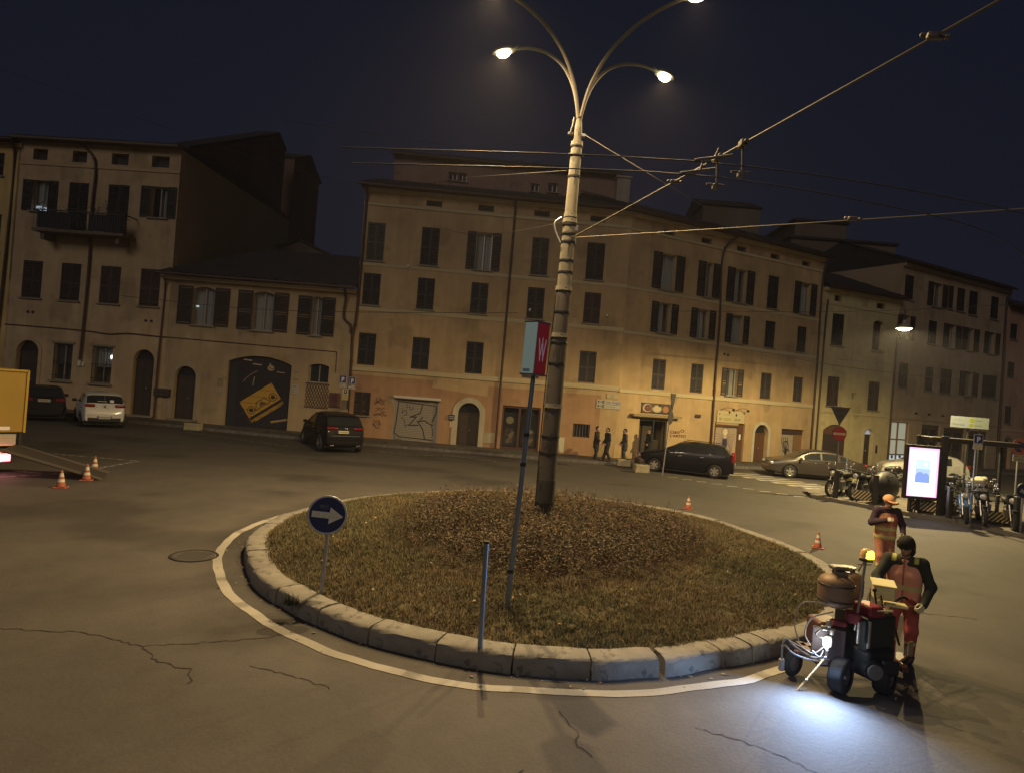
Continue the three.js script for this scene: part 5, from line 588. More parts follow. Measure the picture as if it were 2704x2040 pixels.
{
  const t = thing('hatchback', 'white car behind the bus shelter with a red tail light showing', 'car', [21.9, 0.02, -34.4], Math.PI * 1.5 - 0.30); makeCar(t, { ...hatch, L: 4.0, W: 1.74, top: hatch.top.map(([z, y]) => [z * 1.02, y * 1.06]), paint: carPaint([0.55, 0.52, 0.45], 0.35, 0), tl: [0.3, 0.2], tly: 1.02, rw: [-1.86, -1.5] });
}
// ------------------------------------------------------------------ the yellow box truck with its ramp
{
  const t = thing('box_truck', 'yellow box truck cut off by the left edge, with a glowing tail light', 'truck', [-13.42, 0, -16.25], 0.93); // local: rear right corner at x = +1.1, z = 0
  const by = mat([0.40, 0.265, 0.045], 0.5, 0, { map: texPlaster });
  M('box_body', [rb(2.3, 1.62, 5.0, 0.03, 0.0, 1.86, -2.5)], by, t); M('corner_trim', [bx(0.05, 1.62, 0.05, 1.14, 1.86, 0.01), bx(2.3, 0.05, 0.05, 0, 2.66, 0.01)], mat([0.5, 0.34, 0.06], 0.4, 0.3), t); M('tail_board', [bx(2.1, 0.3, 0.06, -0.08, 0.86, 0.0), bx(2.0, 0.03, 0.02, -0.08, 0.93, 0.04), bx(2.0, 0.03, 0.02, -0.08, 0.8, 0.04)], mat([0.45, 0.42, 0.32], 0.5, 0.3), t); M('label_plate', bx(0.22, 0.09, 0.01, 0.72, 1.16, 0.008), MAT.white, t); M('side_post', bx(0.06, 0.36, 0.08, 1.06, 0.86, 0.0), MAT.darkMetal, t);
  M('light_bar', rb(1.9, 0.3, 0.08, 0.03, -0.06, 0.42, 0.05), mat([0.16, 0.03, 0.03], 0.4), t); const tl = emis([1.0, 0.28, 0.30], 3.2); M('tail_light', rb(0.3, 0.2, 0.05, 0.02, 0.72, 0.42, 0.10), tl, t); M('indicator_light', rb(0.28, 0.07, 0.05, 0.02, 0.5, 0.54, 0.10), emis([1, 0.55, 0.12], 2.6), t); M('lamp_bulb', ball(0.04, 0.62, 0.38, 0.12), emis([1, 0.9, 0.85], 14), t);
  M('underframe', [bx(1.9, 0.22, 4.6, -0.05, 0.58, -2.4), bx(0.08, 0.4, 0.3, 0.9, 0.6, -0.2)], MAT.black, t); for (const s of [-0.95, 0.95]) M('wheel', cyl(0.34, 0.34, 0.24, 0, 0, 0, 24).rotateZ(Math.PI / 2).translate(s - 0.05, 0.34, -3.3), MAT.rubber, t);
  const pl = new THREE.PointLight(); pl.color.setRGB(1, 0.3, 0.3); pl.intensity = 0.8; pl.position.set(-12.85, 0.42, -16.6); scene.add(pl);
  const r = thing('loading_ramp', 'dark loading ramp sloping from the truck bed down to the road by the cones', 'ramp', [-12.35, 0, -17.3], 0.0); const q = [[0, 0.62], [2.05, 0.0], [2.05, 0.03], [0, 0.70]]; M('ramp_plate', ext([[-0.55, 0.66], [1.5, 0.0], [1.58, 0.012], [-0.55, 0.74]], 1.1, 0).rotateY(0.42), mat([0.05, 0.043, 0.037], 0.7, 0.3), r); M('ramp_rail', [bx(2.3, 0.06, 0.03, 0.5, 0.38, 1.12, 0, 0, -0.31), bx(2.3, 0.06, 0.03, 0.5, 0.38, -0.02, 0, 0, -0.31)].map((g) => g.rotateY(0.42)), mat([0.16, 0.14, 0.11], 0.6, 0.3), r);
}
// ------------------------------------------------------------------ motorcycles on the platform
function makeBike(t, o = {}) {
  const wr = 0.3, wbz = 0.66, paint = o.paint || carPaint([0.015, 0.015, 0.018]), eng = mat([0.16, 0.155, 0.15], 0.4, 0.7);
  for (const z of [-wbz, wbz]) { const w = G(t, 'wheel', [0, wr, z]); M('tyre', new THREE.TorusGeometry(wr - 0.055, 0.058, 10, 28).rotateY(Math.PI / 2), MAT.rubber, w); M('rim', [...[0, 1, 2, 3, 4].map((i) => rod([0, 0, 0], [0, Math.sin(i * 1.257) * 0.2, Math.cos(i * 1.257) * 0.2], 0.014, 0.014, 6)), new THREE.TorusGeometry(0.2, 0.018, 6, 24).rotateY(Math.PI / 2), new THREE.TorusGeometry(0.12, 0.012, 6, 20).rotateY(Math.PI / 2).translate(0.06, 0, 0)], MAT.alu, w); }
  M('fork', [-0.085, 0.085].map((x) => rod([x, wr, wbz], [x, 0.92, 0.38], 0.022)), MAT.alu, t); M('handlebar', [tube([[-0.34, 0.98, 0.2], [-0.2, 1.02, 0.32], [0, 1.0, 0.36], [0.2, 1.02, 0.32], [0.34, 0.98, 0.2]], 0.014), rod([-0.36, 0.975, 0.17], [-0.26, 1.0, 0.27], 0.022), rod([0.36, 0.975, 0.17], [0.26, 1.0, 0.27], 0.022)], MAT.darkMetal, t);
  if (o.scooter) { M('body', [rb(0.34, 0.5, 0.08, 0.03, 0, 0.66, 0.38, 0, -0.35), rb(0.3, 0.07, 0.5, 0.03, 0, 0.32, 0.1), rb(0.34, 0.3, 0.72, 0.1, 0, 0.58, -0.45)], paint, t); M('front_mudguard', rb(0.16, 0.12, 0.4, 0.05, 0, 0.6, 0.66), paint, t); }
  else { M('fuel_tank', ball(0.2, 0, 0.84, 0.12, 0.8, 0.75, 1.35), paint, t); M('engine', [rb(0.34, 0.3, 0.36, 0.05, 0, 0.45, 0.05), ...[0, 1, 2, 3].map((i) => rb(0.28, 0.02, 0.24, 0.008, 0, 0.6 + i * 0.035, 0.1))], eng, t); M('body', [rb(0.2, 0.14, 0.5, 0.05, 0, 0.76, -0.56, 0, 0.18), rb(0.3, 0.3, 0.1, 0.04, 0, 0.92, 0.42, 0, -0.5)], paint, t); M('front_mudguard', rb(0.13, 0.05, 0.42, 0.02, 0, 0.61, 0.66), paint, t); M('frame', [rod([0, 0.86, 0.35], [0, 0.36, 0.25], 0.03), rod([0, 0.82, -0.2], [0, 0.32, -0.66], 0.025), rod([0.1, 0.3, -0.66], [0.1, 0.4, 0], 0.025)], MAT.darkMetal, t); }
  M('seat', rb(0.27, 0.1, 0.66, 0.045, 0, o.scooter ? 0.78 : 0.84, -0.35, 0, 0.05), MAT.black, t); M('headlight', [ball(0.095, 0, 0.88, 0.5, 1, 1, 0.7)], mat([0.8, 0.8, 0.76], 0.05, 0.6), t); M('mirror', [-1, 1].flatMap((s) => [rod([s * 0.26, 1.0, 0.28], [s * 0.34, 1.18, 0.26], 0.008, 0.008, 6), ball(0.06, s * 0.35, 1.2, 0.26, 1.1, 0.75, 0.3)]), MAT.chrome, t); M('exhaust', rod([0.17, 0.3, 0.05], [0.2, 0.42, -0.7], 0.035, 0.055), MAT.chrome, t); M('stand', rod([-0.1, 0.3, 0], [-0.25, 0.0, 0.05], 0.014), MAT.darkMetal, t); M('tail_light', rb(0.14, 0.07, 0.05, 0.02, 0, 0.78, -0.82), mat([0.25, 0.01, 0.01], 0.15), t);
  if (o.box) M('top_box', rb(0.42, 0.32, 0.4, 0.1, 0, 1.06, -0.78), o.boxM || MAT.black, t); if (o.screen) M('windshield', new THREE.CylinderGeometry(0.3, 0.36, 0.5, 14, 1, true, -0.7, 1.4).translate(0, 1.15, 0.22).rotateX(-0.12), MAT.pane, t); if (o.cover) M('rain_cover', ball(0.5, 0, 0.6, -0.05, 0.75, 1.1, 1.9, 20), mat([0.014, 0.014, 0.018], 0.55), t);
}
{
  const Y = 0.12, dk = (o = {}) => ({ paint: carPaint([0.015, 0.015, 0.018]), ...o }), list = [
    [12.75, -24.75, -1.0, dk(), 'dark motorcycle at the left tip of the platform, beside the no-entry sign pole'],
    [13.45, -25.6, -0.9, { scooter: true, paint: carPaint([0.55, 0.5, 0.25]), screen: true }, 'pale yellow scooter in the row left of the advertising panel'],
    [13.35, -24.25, -1.0, dk(), 'low black motorcycle in front of the pale yellow scooter'],
    [13.85, -23.75, -0.9, dk({ cover: true }), 'motorcycle under a black cover left of the advertising panel'],
    [14.55, -24.9, -0.8, dk({ box: true, scooter: true }), 'dark scooter with a black top box behind the covered motorcycle'],
    [15.05, -25.5, -0.8, dk({ box: true }), 'dark motorcycle with a black top box right behind the advertising panel edge'],
    [14.55, -22.5, -0.8, { paint: carPaint([0.05, 0.09, 0.22]) }, 'motorcycle with blue parts partly hidden under the advertising panel'],
    [15.45, -22.7, -0.7, dk({ box: true }), 'dark motorcycle just right of the shelter post'],
    [16.15, -23.6, -0.7, { scooter: true, paint: carPaint([0.4, 0.38, 0.33]) }, 'pale grey scooter in the row behind the shelter post'],
    [14.72, -20.75, -0.55, { scooter: true, paint: carPaint([0.10, 0.22, 0.45]), screen: true }, 'light blue scooter right of the black bollard'],
    [15.25, -20.75, -0.5, dk(), 'black motorcycle with a bright headlamp, nearest to the kerb at the right'],
    [15.85, -21.5, -0.6, { paint: carPaint([0.18, 0.17, 0.16]) }, 'grey motorcycle behind the black one with the bright headlamp'],
    [16.35, -22.4, -0.6, { scooter: true, paint: carPaint([0.5, 0.48, 0.4]), box: true, boxM: mat([0.5, 0.46, 0.36], 0.5) }, 'cream scooter with a pale top box in the crowded right group'],
    [17.2, -23.4, -0.6, { box: true, boxM: mat([0.4, 0.36, 0.28], 0.6), paint: carPaint([0.2, 0.05, 0.04]) }, 'dark red motorcycle with a beige top box at the far right'],
    [15.75, -20.2, -0.5, dk(), 'motorcycle cut off by the right edge beside the last bollard'],
    [17.3, -25.0, -0.7, { paint: carPaint([0.25, 0.24, 0.22]), screen: true }, 'grey motorcycle with windshield in the back row under the parking sign'],
  ];
  for (const [x, z, r, o, label] of list) { const t = thing('motorcycle', label, o.scooter ? 'scooter' : 'motorcycle', [x, Y, z], r, 'motorcycles and scooters parked on the platform'); if (o.scooter) t.name = numbered('scooter'); makeBike(t, o); t.rotation.z = 0.07; }
  // low striped boards between the parked motorcycles
  const tex = canvasTex(256, 128, (g) => { g.fillStyle = '#b3a47a'; g.fillRect(0, 0, 256, 128); g.fillStyle = '#17151a'; for (let i = -3; i < 9; i++) { g.beginPath(); g.moveTo(i * 44, 128); g.lineTo(i * 44 + 22, 128); g.lineTo(i * 44 + 122, 0); g.lineTo(i * 44 + 100, 0); g.fill(); } });
  for (const [x, z, r, l] of [[13.0, -23.5, -0.5, 'low striped board under the leftmost motorcycles'], [14.15, -21.95, -0.55, 'low striped board under the advertising panel'], [15.75, -20.55, -0.6, 'low striped board before the black motorcycle at the right']]) { const t = thing('striped_board', l, 'barrier board', [x, 0.12, z], r, 'black and yellow striped barrier boards'); M('board', rb(0.72, 0.34, 0.04, 0.01, 0, 0.25, 0), MAT.darkMetal, t); M('stripes', new THREE.PlaneGeometry(0.7, 0.32).translate(0, 0.25, 0.023), mat([1, 1, 1], 0.6, 0, { map: tex }), t); M('foot', [-0.25, 0.25].map((u) => bx(0.05, 0.1, 0.2, u, 0.05, 0)), MAT.darkMetal, t); }
  for (const [x, z, l] of [[12.25, -24.1, 'black bollard at the left tip of the platform'], [13.2, -23.2, 'black bollard between the covered motorcycle and the kerb'], [13.85, -22.2, 'black bollard left below the advertising panel'], [14.5, -21.2, 'black bollard right of the shelter post'], [15.48, -19.65, 'black bollard near the right edge']]) { const t = thing('bollard', l, 'bollard', [x, 0.12, z], 0, 'black bollards along the platform kerb'); M('bollard_post', rb(0.14, 1.02, 0.14, 0.02, 0, 0.5, 0), mat([0.03, 0.027, 0.026], 0.55), t); M('bollard_cap', rb(0.16, 0.05, 0.16, 0.015, 0, 1.02, 0), mat([0.05, 0.045, 0.043], 0.5), t); }
}
// ------------------------------------------------------------------ people
const mcMat = new THREE.MeshBasicMaterial();
function sdfGeo(caps, cell = 0.016, k = 0.03) {
  const lo = [9, 9, 9], hi = [-9, -9, -9]; for (const c of caps) for (const p of c) for (let i = 0; i < 3; i++) { lo[i] = Math.min(lo[i], p[i] - p[3]); hi[i] = Math.max(hi[i], p[i] + p[3]); }
  const ctr = [0, 1, 2].map((i) => (lo[i] + hi[i]) / 2), dim = Math.max(...[0, 1, 2].map((i) => hi[i] - lo[i])) + 6 * cell, n = Math.ceil(dim / cell), half = dim / 2, mc = new MarchingCubes(n, mcMat, false, false, 90000); mc.isolation = 0;
  const f = mc.field; f.fill(-1); const D = new Float32Array(n * n * n).fill(1e3), hs = n / 2, toI = (v, i) => (v - ctr[i]) / half * hs + hs, toW = (q, i) => (q - hs) / hs * half + ctr[i];
  for (const [a, b] of caps) {
    const R = Math.max(a[3], b[3]) + k + 3 * cell, r = [0, 1, 2].map((i) => [Math.max(0, Math.floor(toI(Math.min(a[i], b[i]) - R, i))), Math.min(n - 1, Math.ceil(toI(Math.max(a[i], b[i]) + R, i)))]), d = [b[0] - a[0], b[1] - a[1], b[2] - a[2]], dd = d[0] * d[0] + d[1] * d[1] + d[2] * d[2] || 1e-9;
    for (let z = r[2][0]; z <= r[2][1]; z++) for (let y = r[1][0]; y <= r[1][1]; y++) for (let x = r[0][0]; x <= r[0][1]; x++) {
      const px = toW(x, 0) - a[0], py = toW(y, 1) - a[1], pz = toW(z, 2) - a[2], t = clamp((px * d[0] + py * d[1] + pz * d[2]) / dd, 0, 1), e = Math.hypot(px - d[0] * t, py - d[1] * t, pz - d[2] * t) - lerp(a[3], b[3], t), q = x + y * n + z * n * n, o = D[q], h = Math.max(k - Math.abs(o - e), 0) / k; D[q] = Math.min(o, e) - h * h * k * 0.25;
    }
  }
  for (let i = 0; i < f.length; i++) f[i] = -Math.min(D[i], 1); mc.update();
  const c = mc.count, g = new THREE.BufferGeometry(); g.setAttribute('position', new THREE.BufferAttribute(mc.positionArray.slice(0, c * 3), 3)); g.setAttribute('normal', new THREE.BufferAttribute(mc.normalArray.slice(0, c * 3), 3));
  g.scale(half, half, half); g.translate(...ctr); const q = g.attributes.normal; for (let i = 0; i < q.count; i++) { const l = Math.hypot(q.getX(i), q.getY(i), q.getZ(i)) || 1; q.setXYZ(i, q.getX(i) / l, q.getY(i) / l, q.getZ(i) / l); } return g;
}
const skin = mat([0.42, 0.25, 0.17], 0.6);
const xf = (caps, m) => caps.map((c) => c.map((p) => { const v = new THREE.Vector3(p[0], p[1], p[2]).applyMatrix4(m); return [v.x, v.y, v.z, p[3]]; }));
const colorBy = (g, fn) => { const p = g.attributes.position, a = new Float32Array(p.count * 3); for (let i = 0; i < p.count; i++) a.set(fn(p.getX(i), p.getY(i), p.getZ(i)), i * 3); g.setAttribute('color', new THREE.BufferAttribute(a, 3)); return g; };
const vmat = (r = 0.8) => new THREE.MeshStandardMaterial({ roughness: r, vertexColors: true });
function handCaps(wr, dir, up, side, curl = 0.9) {
  // palm and five fingers at the wrist wr, pointing along dir, back of the hand towards up
  const z = V(dir).normalize(), y = V(up).sub(z.clone().multiplyScalar(V(up).dot(z))).normalize(), x = y.clone().cross(z).multiplyScalar(side), m = new THREE.Matrix4().makeBasis(x, y, z).setPosition(...wr), c = [[[0, 0, 0, 0.027], [0, 0, 0.04, 0.026]], [[-0.022, 0, 0.03, 0.017], [-0.03, 0, 0.085, 0.014]], [[0.022, 0, 0.03, 0.017], [0.028, 0, 0.085, 0.014]], [[0, 0, 0.03, 0.02], [0, 0, 0.088, 0.015]]];
  [[-0.032, 0.034], [-0.011, 0.042], [0.011, 0.04], [0.031, 0.03]].forEach(([fx, l]) => { let p = [fx, 0, 0.09], a = 0; for (let s = 0; s < 3; s++) { a += curl * [0.7, 0.9, 0.6][s]; const q = [p[0], p[1] - Math.sin(a) * l * [1, 0.72, 0.55][s], p[2] + Math.cos(a) * l * [1, 0.72, 0.55][s]]; c.push([[...p, 0.0098], [...q, 0.009]]); p = q; } });
  c.push([[-0.03, -0.005, 0.025, 0.014], [-0.058, -0.022, 0.055, 0.011]], [[-0.058, -0.022, 0.055, 0.011], [-0.05, -0.045, 0.085, 0.009]]); return xf(c, m);
}
function person(t, o) {
  const J = o.J, cell = o.cell || 0.016, k = 0.05, s3 = (p, r) => [...p, r], limb = (a, b, r0, r1) => [s3(a, r0), s3(b, r1)], off = (p, x, y = 0, z = 0) => [p[0] + x, p[1] + y, p[2] + z], hm = new THREE.Matrix4().makeRotationFromEuler(new THREE.Euler(J.head[3] || 0, J.head[4] || 0, 0, 'YXZ')).setPosition(J.head[0], J.head[1], J.head[2]);
  const torso = (d) => [[s3(off(J.pel, -0.075), 0.1 + d), s3(off(J.pel, 0.075), 0.1 + d)], [s3(off(J.pel, -0.065), 0.095 + d), s3(off(J.chest, -0.08), 0.1 + d)], [s3(off(J.pel, 0.065), 0.095 + d), s3(off(J.chest, 0.08), 0.1 + d)], [s3(J.aR[0], 0.062 + d), s3(J.aL[0], 0.062 + d)], [s3(off(J.chest, 0, 0.06), 0.1 + d), s3(J.neck, 0.055 + d)]];
  const arm = (a, d) => [limb(a[0], a[1], 0.058 + d, 0.043 + d), limb(a[1], a[2], 0.044 + d, 0.03 + d)], leg = (l, d) => [limb(l[0], l[1], 0.088 + d, 0.058 + d), limb(l[1], l[2], 0.06 + d, 0.042 + d)], foot = (l, d) => [limb(off(l[2], 0, -0.035, -0.03), off(l[2], (l[3] || 0) * 0.1, -0.045, 0.15), 0.045 + d, 0.035 + d)];
  const headC = xf([[[0, 0.02, -0.012, 0.088], [0, 0.035, -0.01, 0.086]], [[0, -0.065, 0.035, 0.046], [0, -0.02, 0.02, 0.066]], [[0, -0.018, 0.093, 0.013], [0, 0.02, 0.078, 0.008]], [[-0.084, -0.012, -0.012, 0.012], [-0.088, 0.018, -0.016, 0.013]], [[0.084, -0.012, -0.012, 0.012], [0.088, 0.018, -0.016, 0.013]], [[-0.02, -0.052, 0.074, 0.009], [0.02, -0.052, 0.074, 0.009]]], hm);
  const skinG = [sdfGeo([...torso(-0.02), ...arm(J.aL, -0.008), ...arm(J.aR, -0.008), ...leg(J.lL, -0.01), ...leg(J.lR, -0.01), ...foot(J.lL, -0.01), ...foot(J.lR, -0.01), [s3(J.neck, 0.055), [J.head[0], J.head[1] - 0.06, J.head[2] - 0.01, 0.052]]], cell * 1.3, k), sdfGeo([...headC, [s3(J.neck, 0.052), [J.head[0], J.head[1] - 0.06, J.head[2] - 0.01, 0.05]]], cell * 0.45, 0.02)];
  const hands = []; for (const [a, s, u, cu] of [[J.aL, 1, J.upL, J.cL], [J.aR, -1, J.upR, J.cR]]) { const d = [0, 1, 2].map((i) => a[2][i] - a[1][i]); hands.push(sdfGeo(handCaps(a[2], J.hd?.[s > 0 ? 0 : 1] || d, u || [s * 0.9, 0.3, 0.2], s, cu ?? 0.9), cell < 0.018 ? 0.0045 : 0.008, 0.008)); }
  if (o.gloves) M('glove', hands.map((h) => h), o.gloves, t); else skinG.push(...hands);
  M('body', skinG, skin, t); const eye = mat([0.02, 0.015, 0.012], 0.3); for (const s of [-1, 1]) M('eye', ball(0.011, s * 0.032, 0.012, 0.077, 1.3, 0.8, 0.8, 10).applyMatrix4(hm), eye, t);
  M('trousers', colorBy(sdfGeo([...leg(J.lL, 0.018), ...leg(J.lR, 0.018), ...torso(0.012).slice(0, 1), [s3(off(J.pel, -0.06), 0.11), s3(off(J.pel, 0.06, 0.04), 0.11)]], cell, 0.04), o.trousers), vmat(0.85), t);
  M('jacket', colorBy(sdfGeo([...torso(0.015), ...arm(J.aL, 0.018), ...arm(J.aR, 0.018), ...(o.coat ? [[s3(off(J.pel, -0.06, -0.22), 0.13), s3(off(J.pel, -0.06), 0.13)], [s3(off(J.pel, 0.06, -0.22), 0.13), s3(off(J.pel, 0.06), 0.13)]] : [])], cell, 0.04), o.jacket), vmat(0.85), t);
  if (o.vest) M('safety_vest', colorBy(sdfGeo([...torso(0.032).slice(1, 3), [s3(off(J.pel, -0.075, -0.02), 0.132), s3(off(J.pel, 0.075, -0.02), 0.132)], [s3(off(J.chest, -0.1, 0.1, 0), 0.088), s3(off(J.chest, 0.1, 0.1), 0.088)], [s3(off(J.chest, 0, 0.06), 0.12), s3(off(J.neck, 0, -0.03), 0.075)]], cell, 0.04), o.vest), vmat(0.7), t);
  M('boot', [sdfGeo([...foot(J.lL, 0.012), limb(J.lL[2], off(J.lL[2], 0, 0.1), 0.056, 0.06)], cell, 0.03), sdfGeo([...foot(J.lR, 0.012), limb(J.lR[2], off(J.lR[2], 0, 0.1), 0.056, 0.06)], cell, 0.03)], o.boots || MAT.black, t);
  if (o.hat) o.hat(hm); return hm;
}
const flatC = (c) => () => c;
// ------------------------------------------------------------------ the two road workers
{
  const t = thing('person', 'person in a dark hood, pink-orange safety vest and red trousers steering the line marking machine', 'person', [5.38, 0, -8.62], -0.62);
  const J = { pel: [0, 0.86, -0.02], chest: [0, 1.17, 0.05], neck: [0, 1.40, 0.10], head: [0, 1.555, 0.17, 0.42, -0.25], aL: [[0.185, 1.35, 0.07], [0.30, 1.08, 0.08], [0.24, 0.87, 0.24]], aR: [[-0.185, 1.35, 0.08], [-0.30, 1.12, 0.20], [-0.24, 0.95, 0.42]], lL: [[0.09, 0.83, -0.02], [0.12, 0.47, 0.08], [0.11, 0.09, -0.04]], lR: [[-0.09, 0.83, -0.02], [-0.12, 0.47, 0.05], [-0.11, 0.09, -0.10]], hd: [[-0.2, -0.5, 0.7], [0, -0.4, 0.8]], cL: 1.2, cR: 1.2 };
  const O = [0.72, 0.33, 0.22], Y = [0.62, 0.60, 0.16], red = [0.36, 0.075, 0.06], dk = [0.03, 0.034, 0.026];
  const hm = person(t, { J, gloves: mat([0.62, 0.58, 0.36], 0.8), trousers: (x, y) => y > 0.27 && y < 0.33 ? [0.5, 0.48, 0.2] : red, jacket: (x, y, z) => y > 1.36 && Math.abs(x) > 0.1 && Math.abs(x) < 0.15 ? Y : dk, vest: (x, y, z) => Math.abs(y - 1.02) < 0.03 ? [0.55, 0.5, 0.22] : y > 1.3 && Math.abs(Math.abs(x) - 0.115) < 0.022 ? Y : Math.abs(x + 0.01) < 0.008 && z > 0.05 ? [0.25, 0.06, 0.04] : O, hat: (m) => { M('hood', [sdfGeo(xf([[[0, 0.05, -0.022, 0.1], [0, 0.02, -0.03, 0.1]], [[0, -0.05, -0.06, 0.085], [0, -0.1, -0.07, 0.08]]], m), 0.012, 0.04), new THREE.CylinderGeometry(0.104, 0.107, 0.05, 24, 1, true).translate(0, 0.045, 0).applyMatrix4(m)], mat([0.022, 0.022, 0.018], 0.9), t); M('beard', ball(0.05, 0, -0.075, 0.035, 1.15, 0.8, 0.9).applyMatrix4(m), mat([0.10, 0.065, 0.045], 0.9), t); } });
}
{
  const t = thing('person', 'person in a peach cap, striped orange safety vest and orange trousers walking behind the machine', 'person', [7.62, 0, -12.95], -0.12);
  const J = { pel: [0, 0.90, 0], chest: [0, 1.2, 0.02], neck: [0, 1.42, 0.04], head: [0.0, 1.57, 0.07, 0.22, 0.3], aL: [[0.185, 1.37, 0.03], [0.31, 1.12, 0.0], [0.24, 0.98, 0.22]], aR: [[-0.185, 1.37, 0.03], [-0.29, 1.13, 0.06], [-0.10, 1.22, 0.24]], lL: [[0.09, 0.86, 0], [0.10, 0.49, 0.05], [0.11, 0.09, -0.14]], lR: [[-0.09, 0.86, 0], [-0.10, 0.49, 0.10], [-0.10, 0.09, 0.10]], cL: 1.2, cR: 1.1 };
  const O = [0.58, 0.27, 0.13], Y = [0.66, 0.60, 0.22], R = [0.42, 0.10, 0.06];
  person(t, { J, gloves: mat([0.55, 0.5, 0.36], 0.8), trousers: (x, y) => (y > 0.30 && y < 0.36) || (y > 0.2 && y < 0.26) ? Y : y < 0.32 && y > 0.24 ? [0.05, 0.05, 0.05] : [0.46, 0.18, 0.11], jacket: (x, y) => [0.05, 0.028, 0.045], vest: (x, y, z) => Math.abs(y - 0.87) < 0.035 || Math.abs(y - 1.03) < 0.03 ? Y : x > 0.03 && y > 1.1 ? [0.5, 0.13, 0.08] : O, hat: (m) => { M('cap', [new THREE.SphereGeometry(0.108, 24, 12, 0, 6.3, 0, 1.62).scale(1, 1.0, 1.08).translate(0, 0.03, -0.01).applyMatrix4(m), cyl(0.095, 0.09, 0.012, 0, 0.035, 0.075, 24).scale(0.95, 1, 1.15).applyMatrix4(m)], mat([0.72, 0.40, 0.20], 0.8), t); M('scarf', new THREE.TorusGeometry(0.075, 0.035, 10, 24).rotateX(Math.PI / 2).translate(0, 1.43, 0.04), mat([0.06, 0.025, 0.03], 0.9), t); } });
}
// ------------------------------------------------------------------ people waiting by the shop
{
  const walk = (dx) => ({ pel: [0, 0.84, 0], chest: [0, 1.12, 0.01], neck: [0, 1.33, 0.02], head: [0, 1.47, 0.04, 0.15, 0], aL: [[0.17, 1.28, 0.01], [0.22, 1.03, -0.01], [0.17, 0.86, 0.14]], aR: [[-0.17, 1.28, 0.01], [-0.22, 1.03, 0.0], [-0.15, 0.88, 0.16]], lL: [[0.08, 0.80, 0], [0.09, 0.46, 0.04], [0.09, 0.09, -dx]], lR: [[-0.08, 0.80, 0], [-0.09, 0.46, 0.03], [-0.09, 0.09, dx]] });
  const who = [[4.28, -31.5, 1.2, 0.05, [0.014, 0.013, 0.015], [0.012, 0.012, 0.014], 'person in dark coat with a hood, leftmost of the three by the ochre wall', true], [4.72, -30.85, -1.3, 0.14, [0.013, 0.013, 0.017], [0.02, 0.018, 0.02], 'person in dark jacket walking, middle one of the three by the ochre wall', false], [5.62, -31.3, -1.5, 0.04, [0.04, 0.04, 0.05], [0.05, 0.048, 0.055], 'person in grey coat looking at something in the hands, near the shop doorway', true], [7.15, -33.0, -1.3, 0.05, [0.012, 0.012, 0.014], [0.012, 0.012, 0.012], 'person in black standing in the shop doorway', false]];
  for (const [x, z, r, dx, jc, tc, label, coat] of who) { const t = thing('person', label, 'person', [x, PH, z], r); person(t, { J: walk(dx), cell: 0.026, coat, trousers: flatC(tc), jacket: flatC(jc), hat: (m) => M('hair', sdfGeo(xf([[[0, 0.045, -0.03, 0.092], [0, 0.02, -0.04, 0.09]]], m), 0.02, 0.02), mat([0.018, 0.013, 0.01], 0.8), t) }); }
}
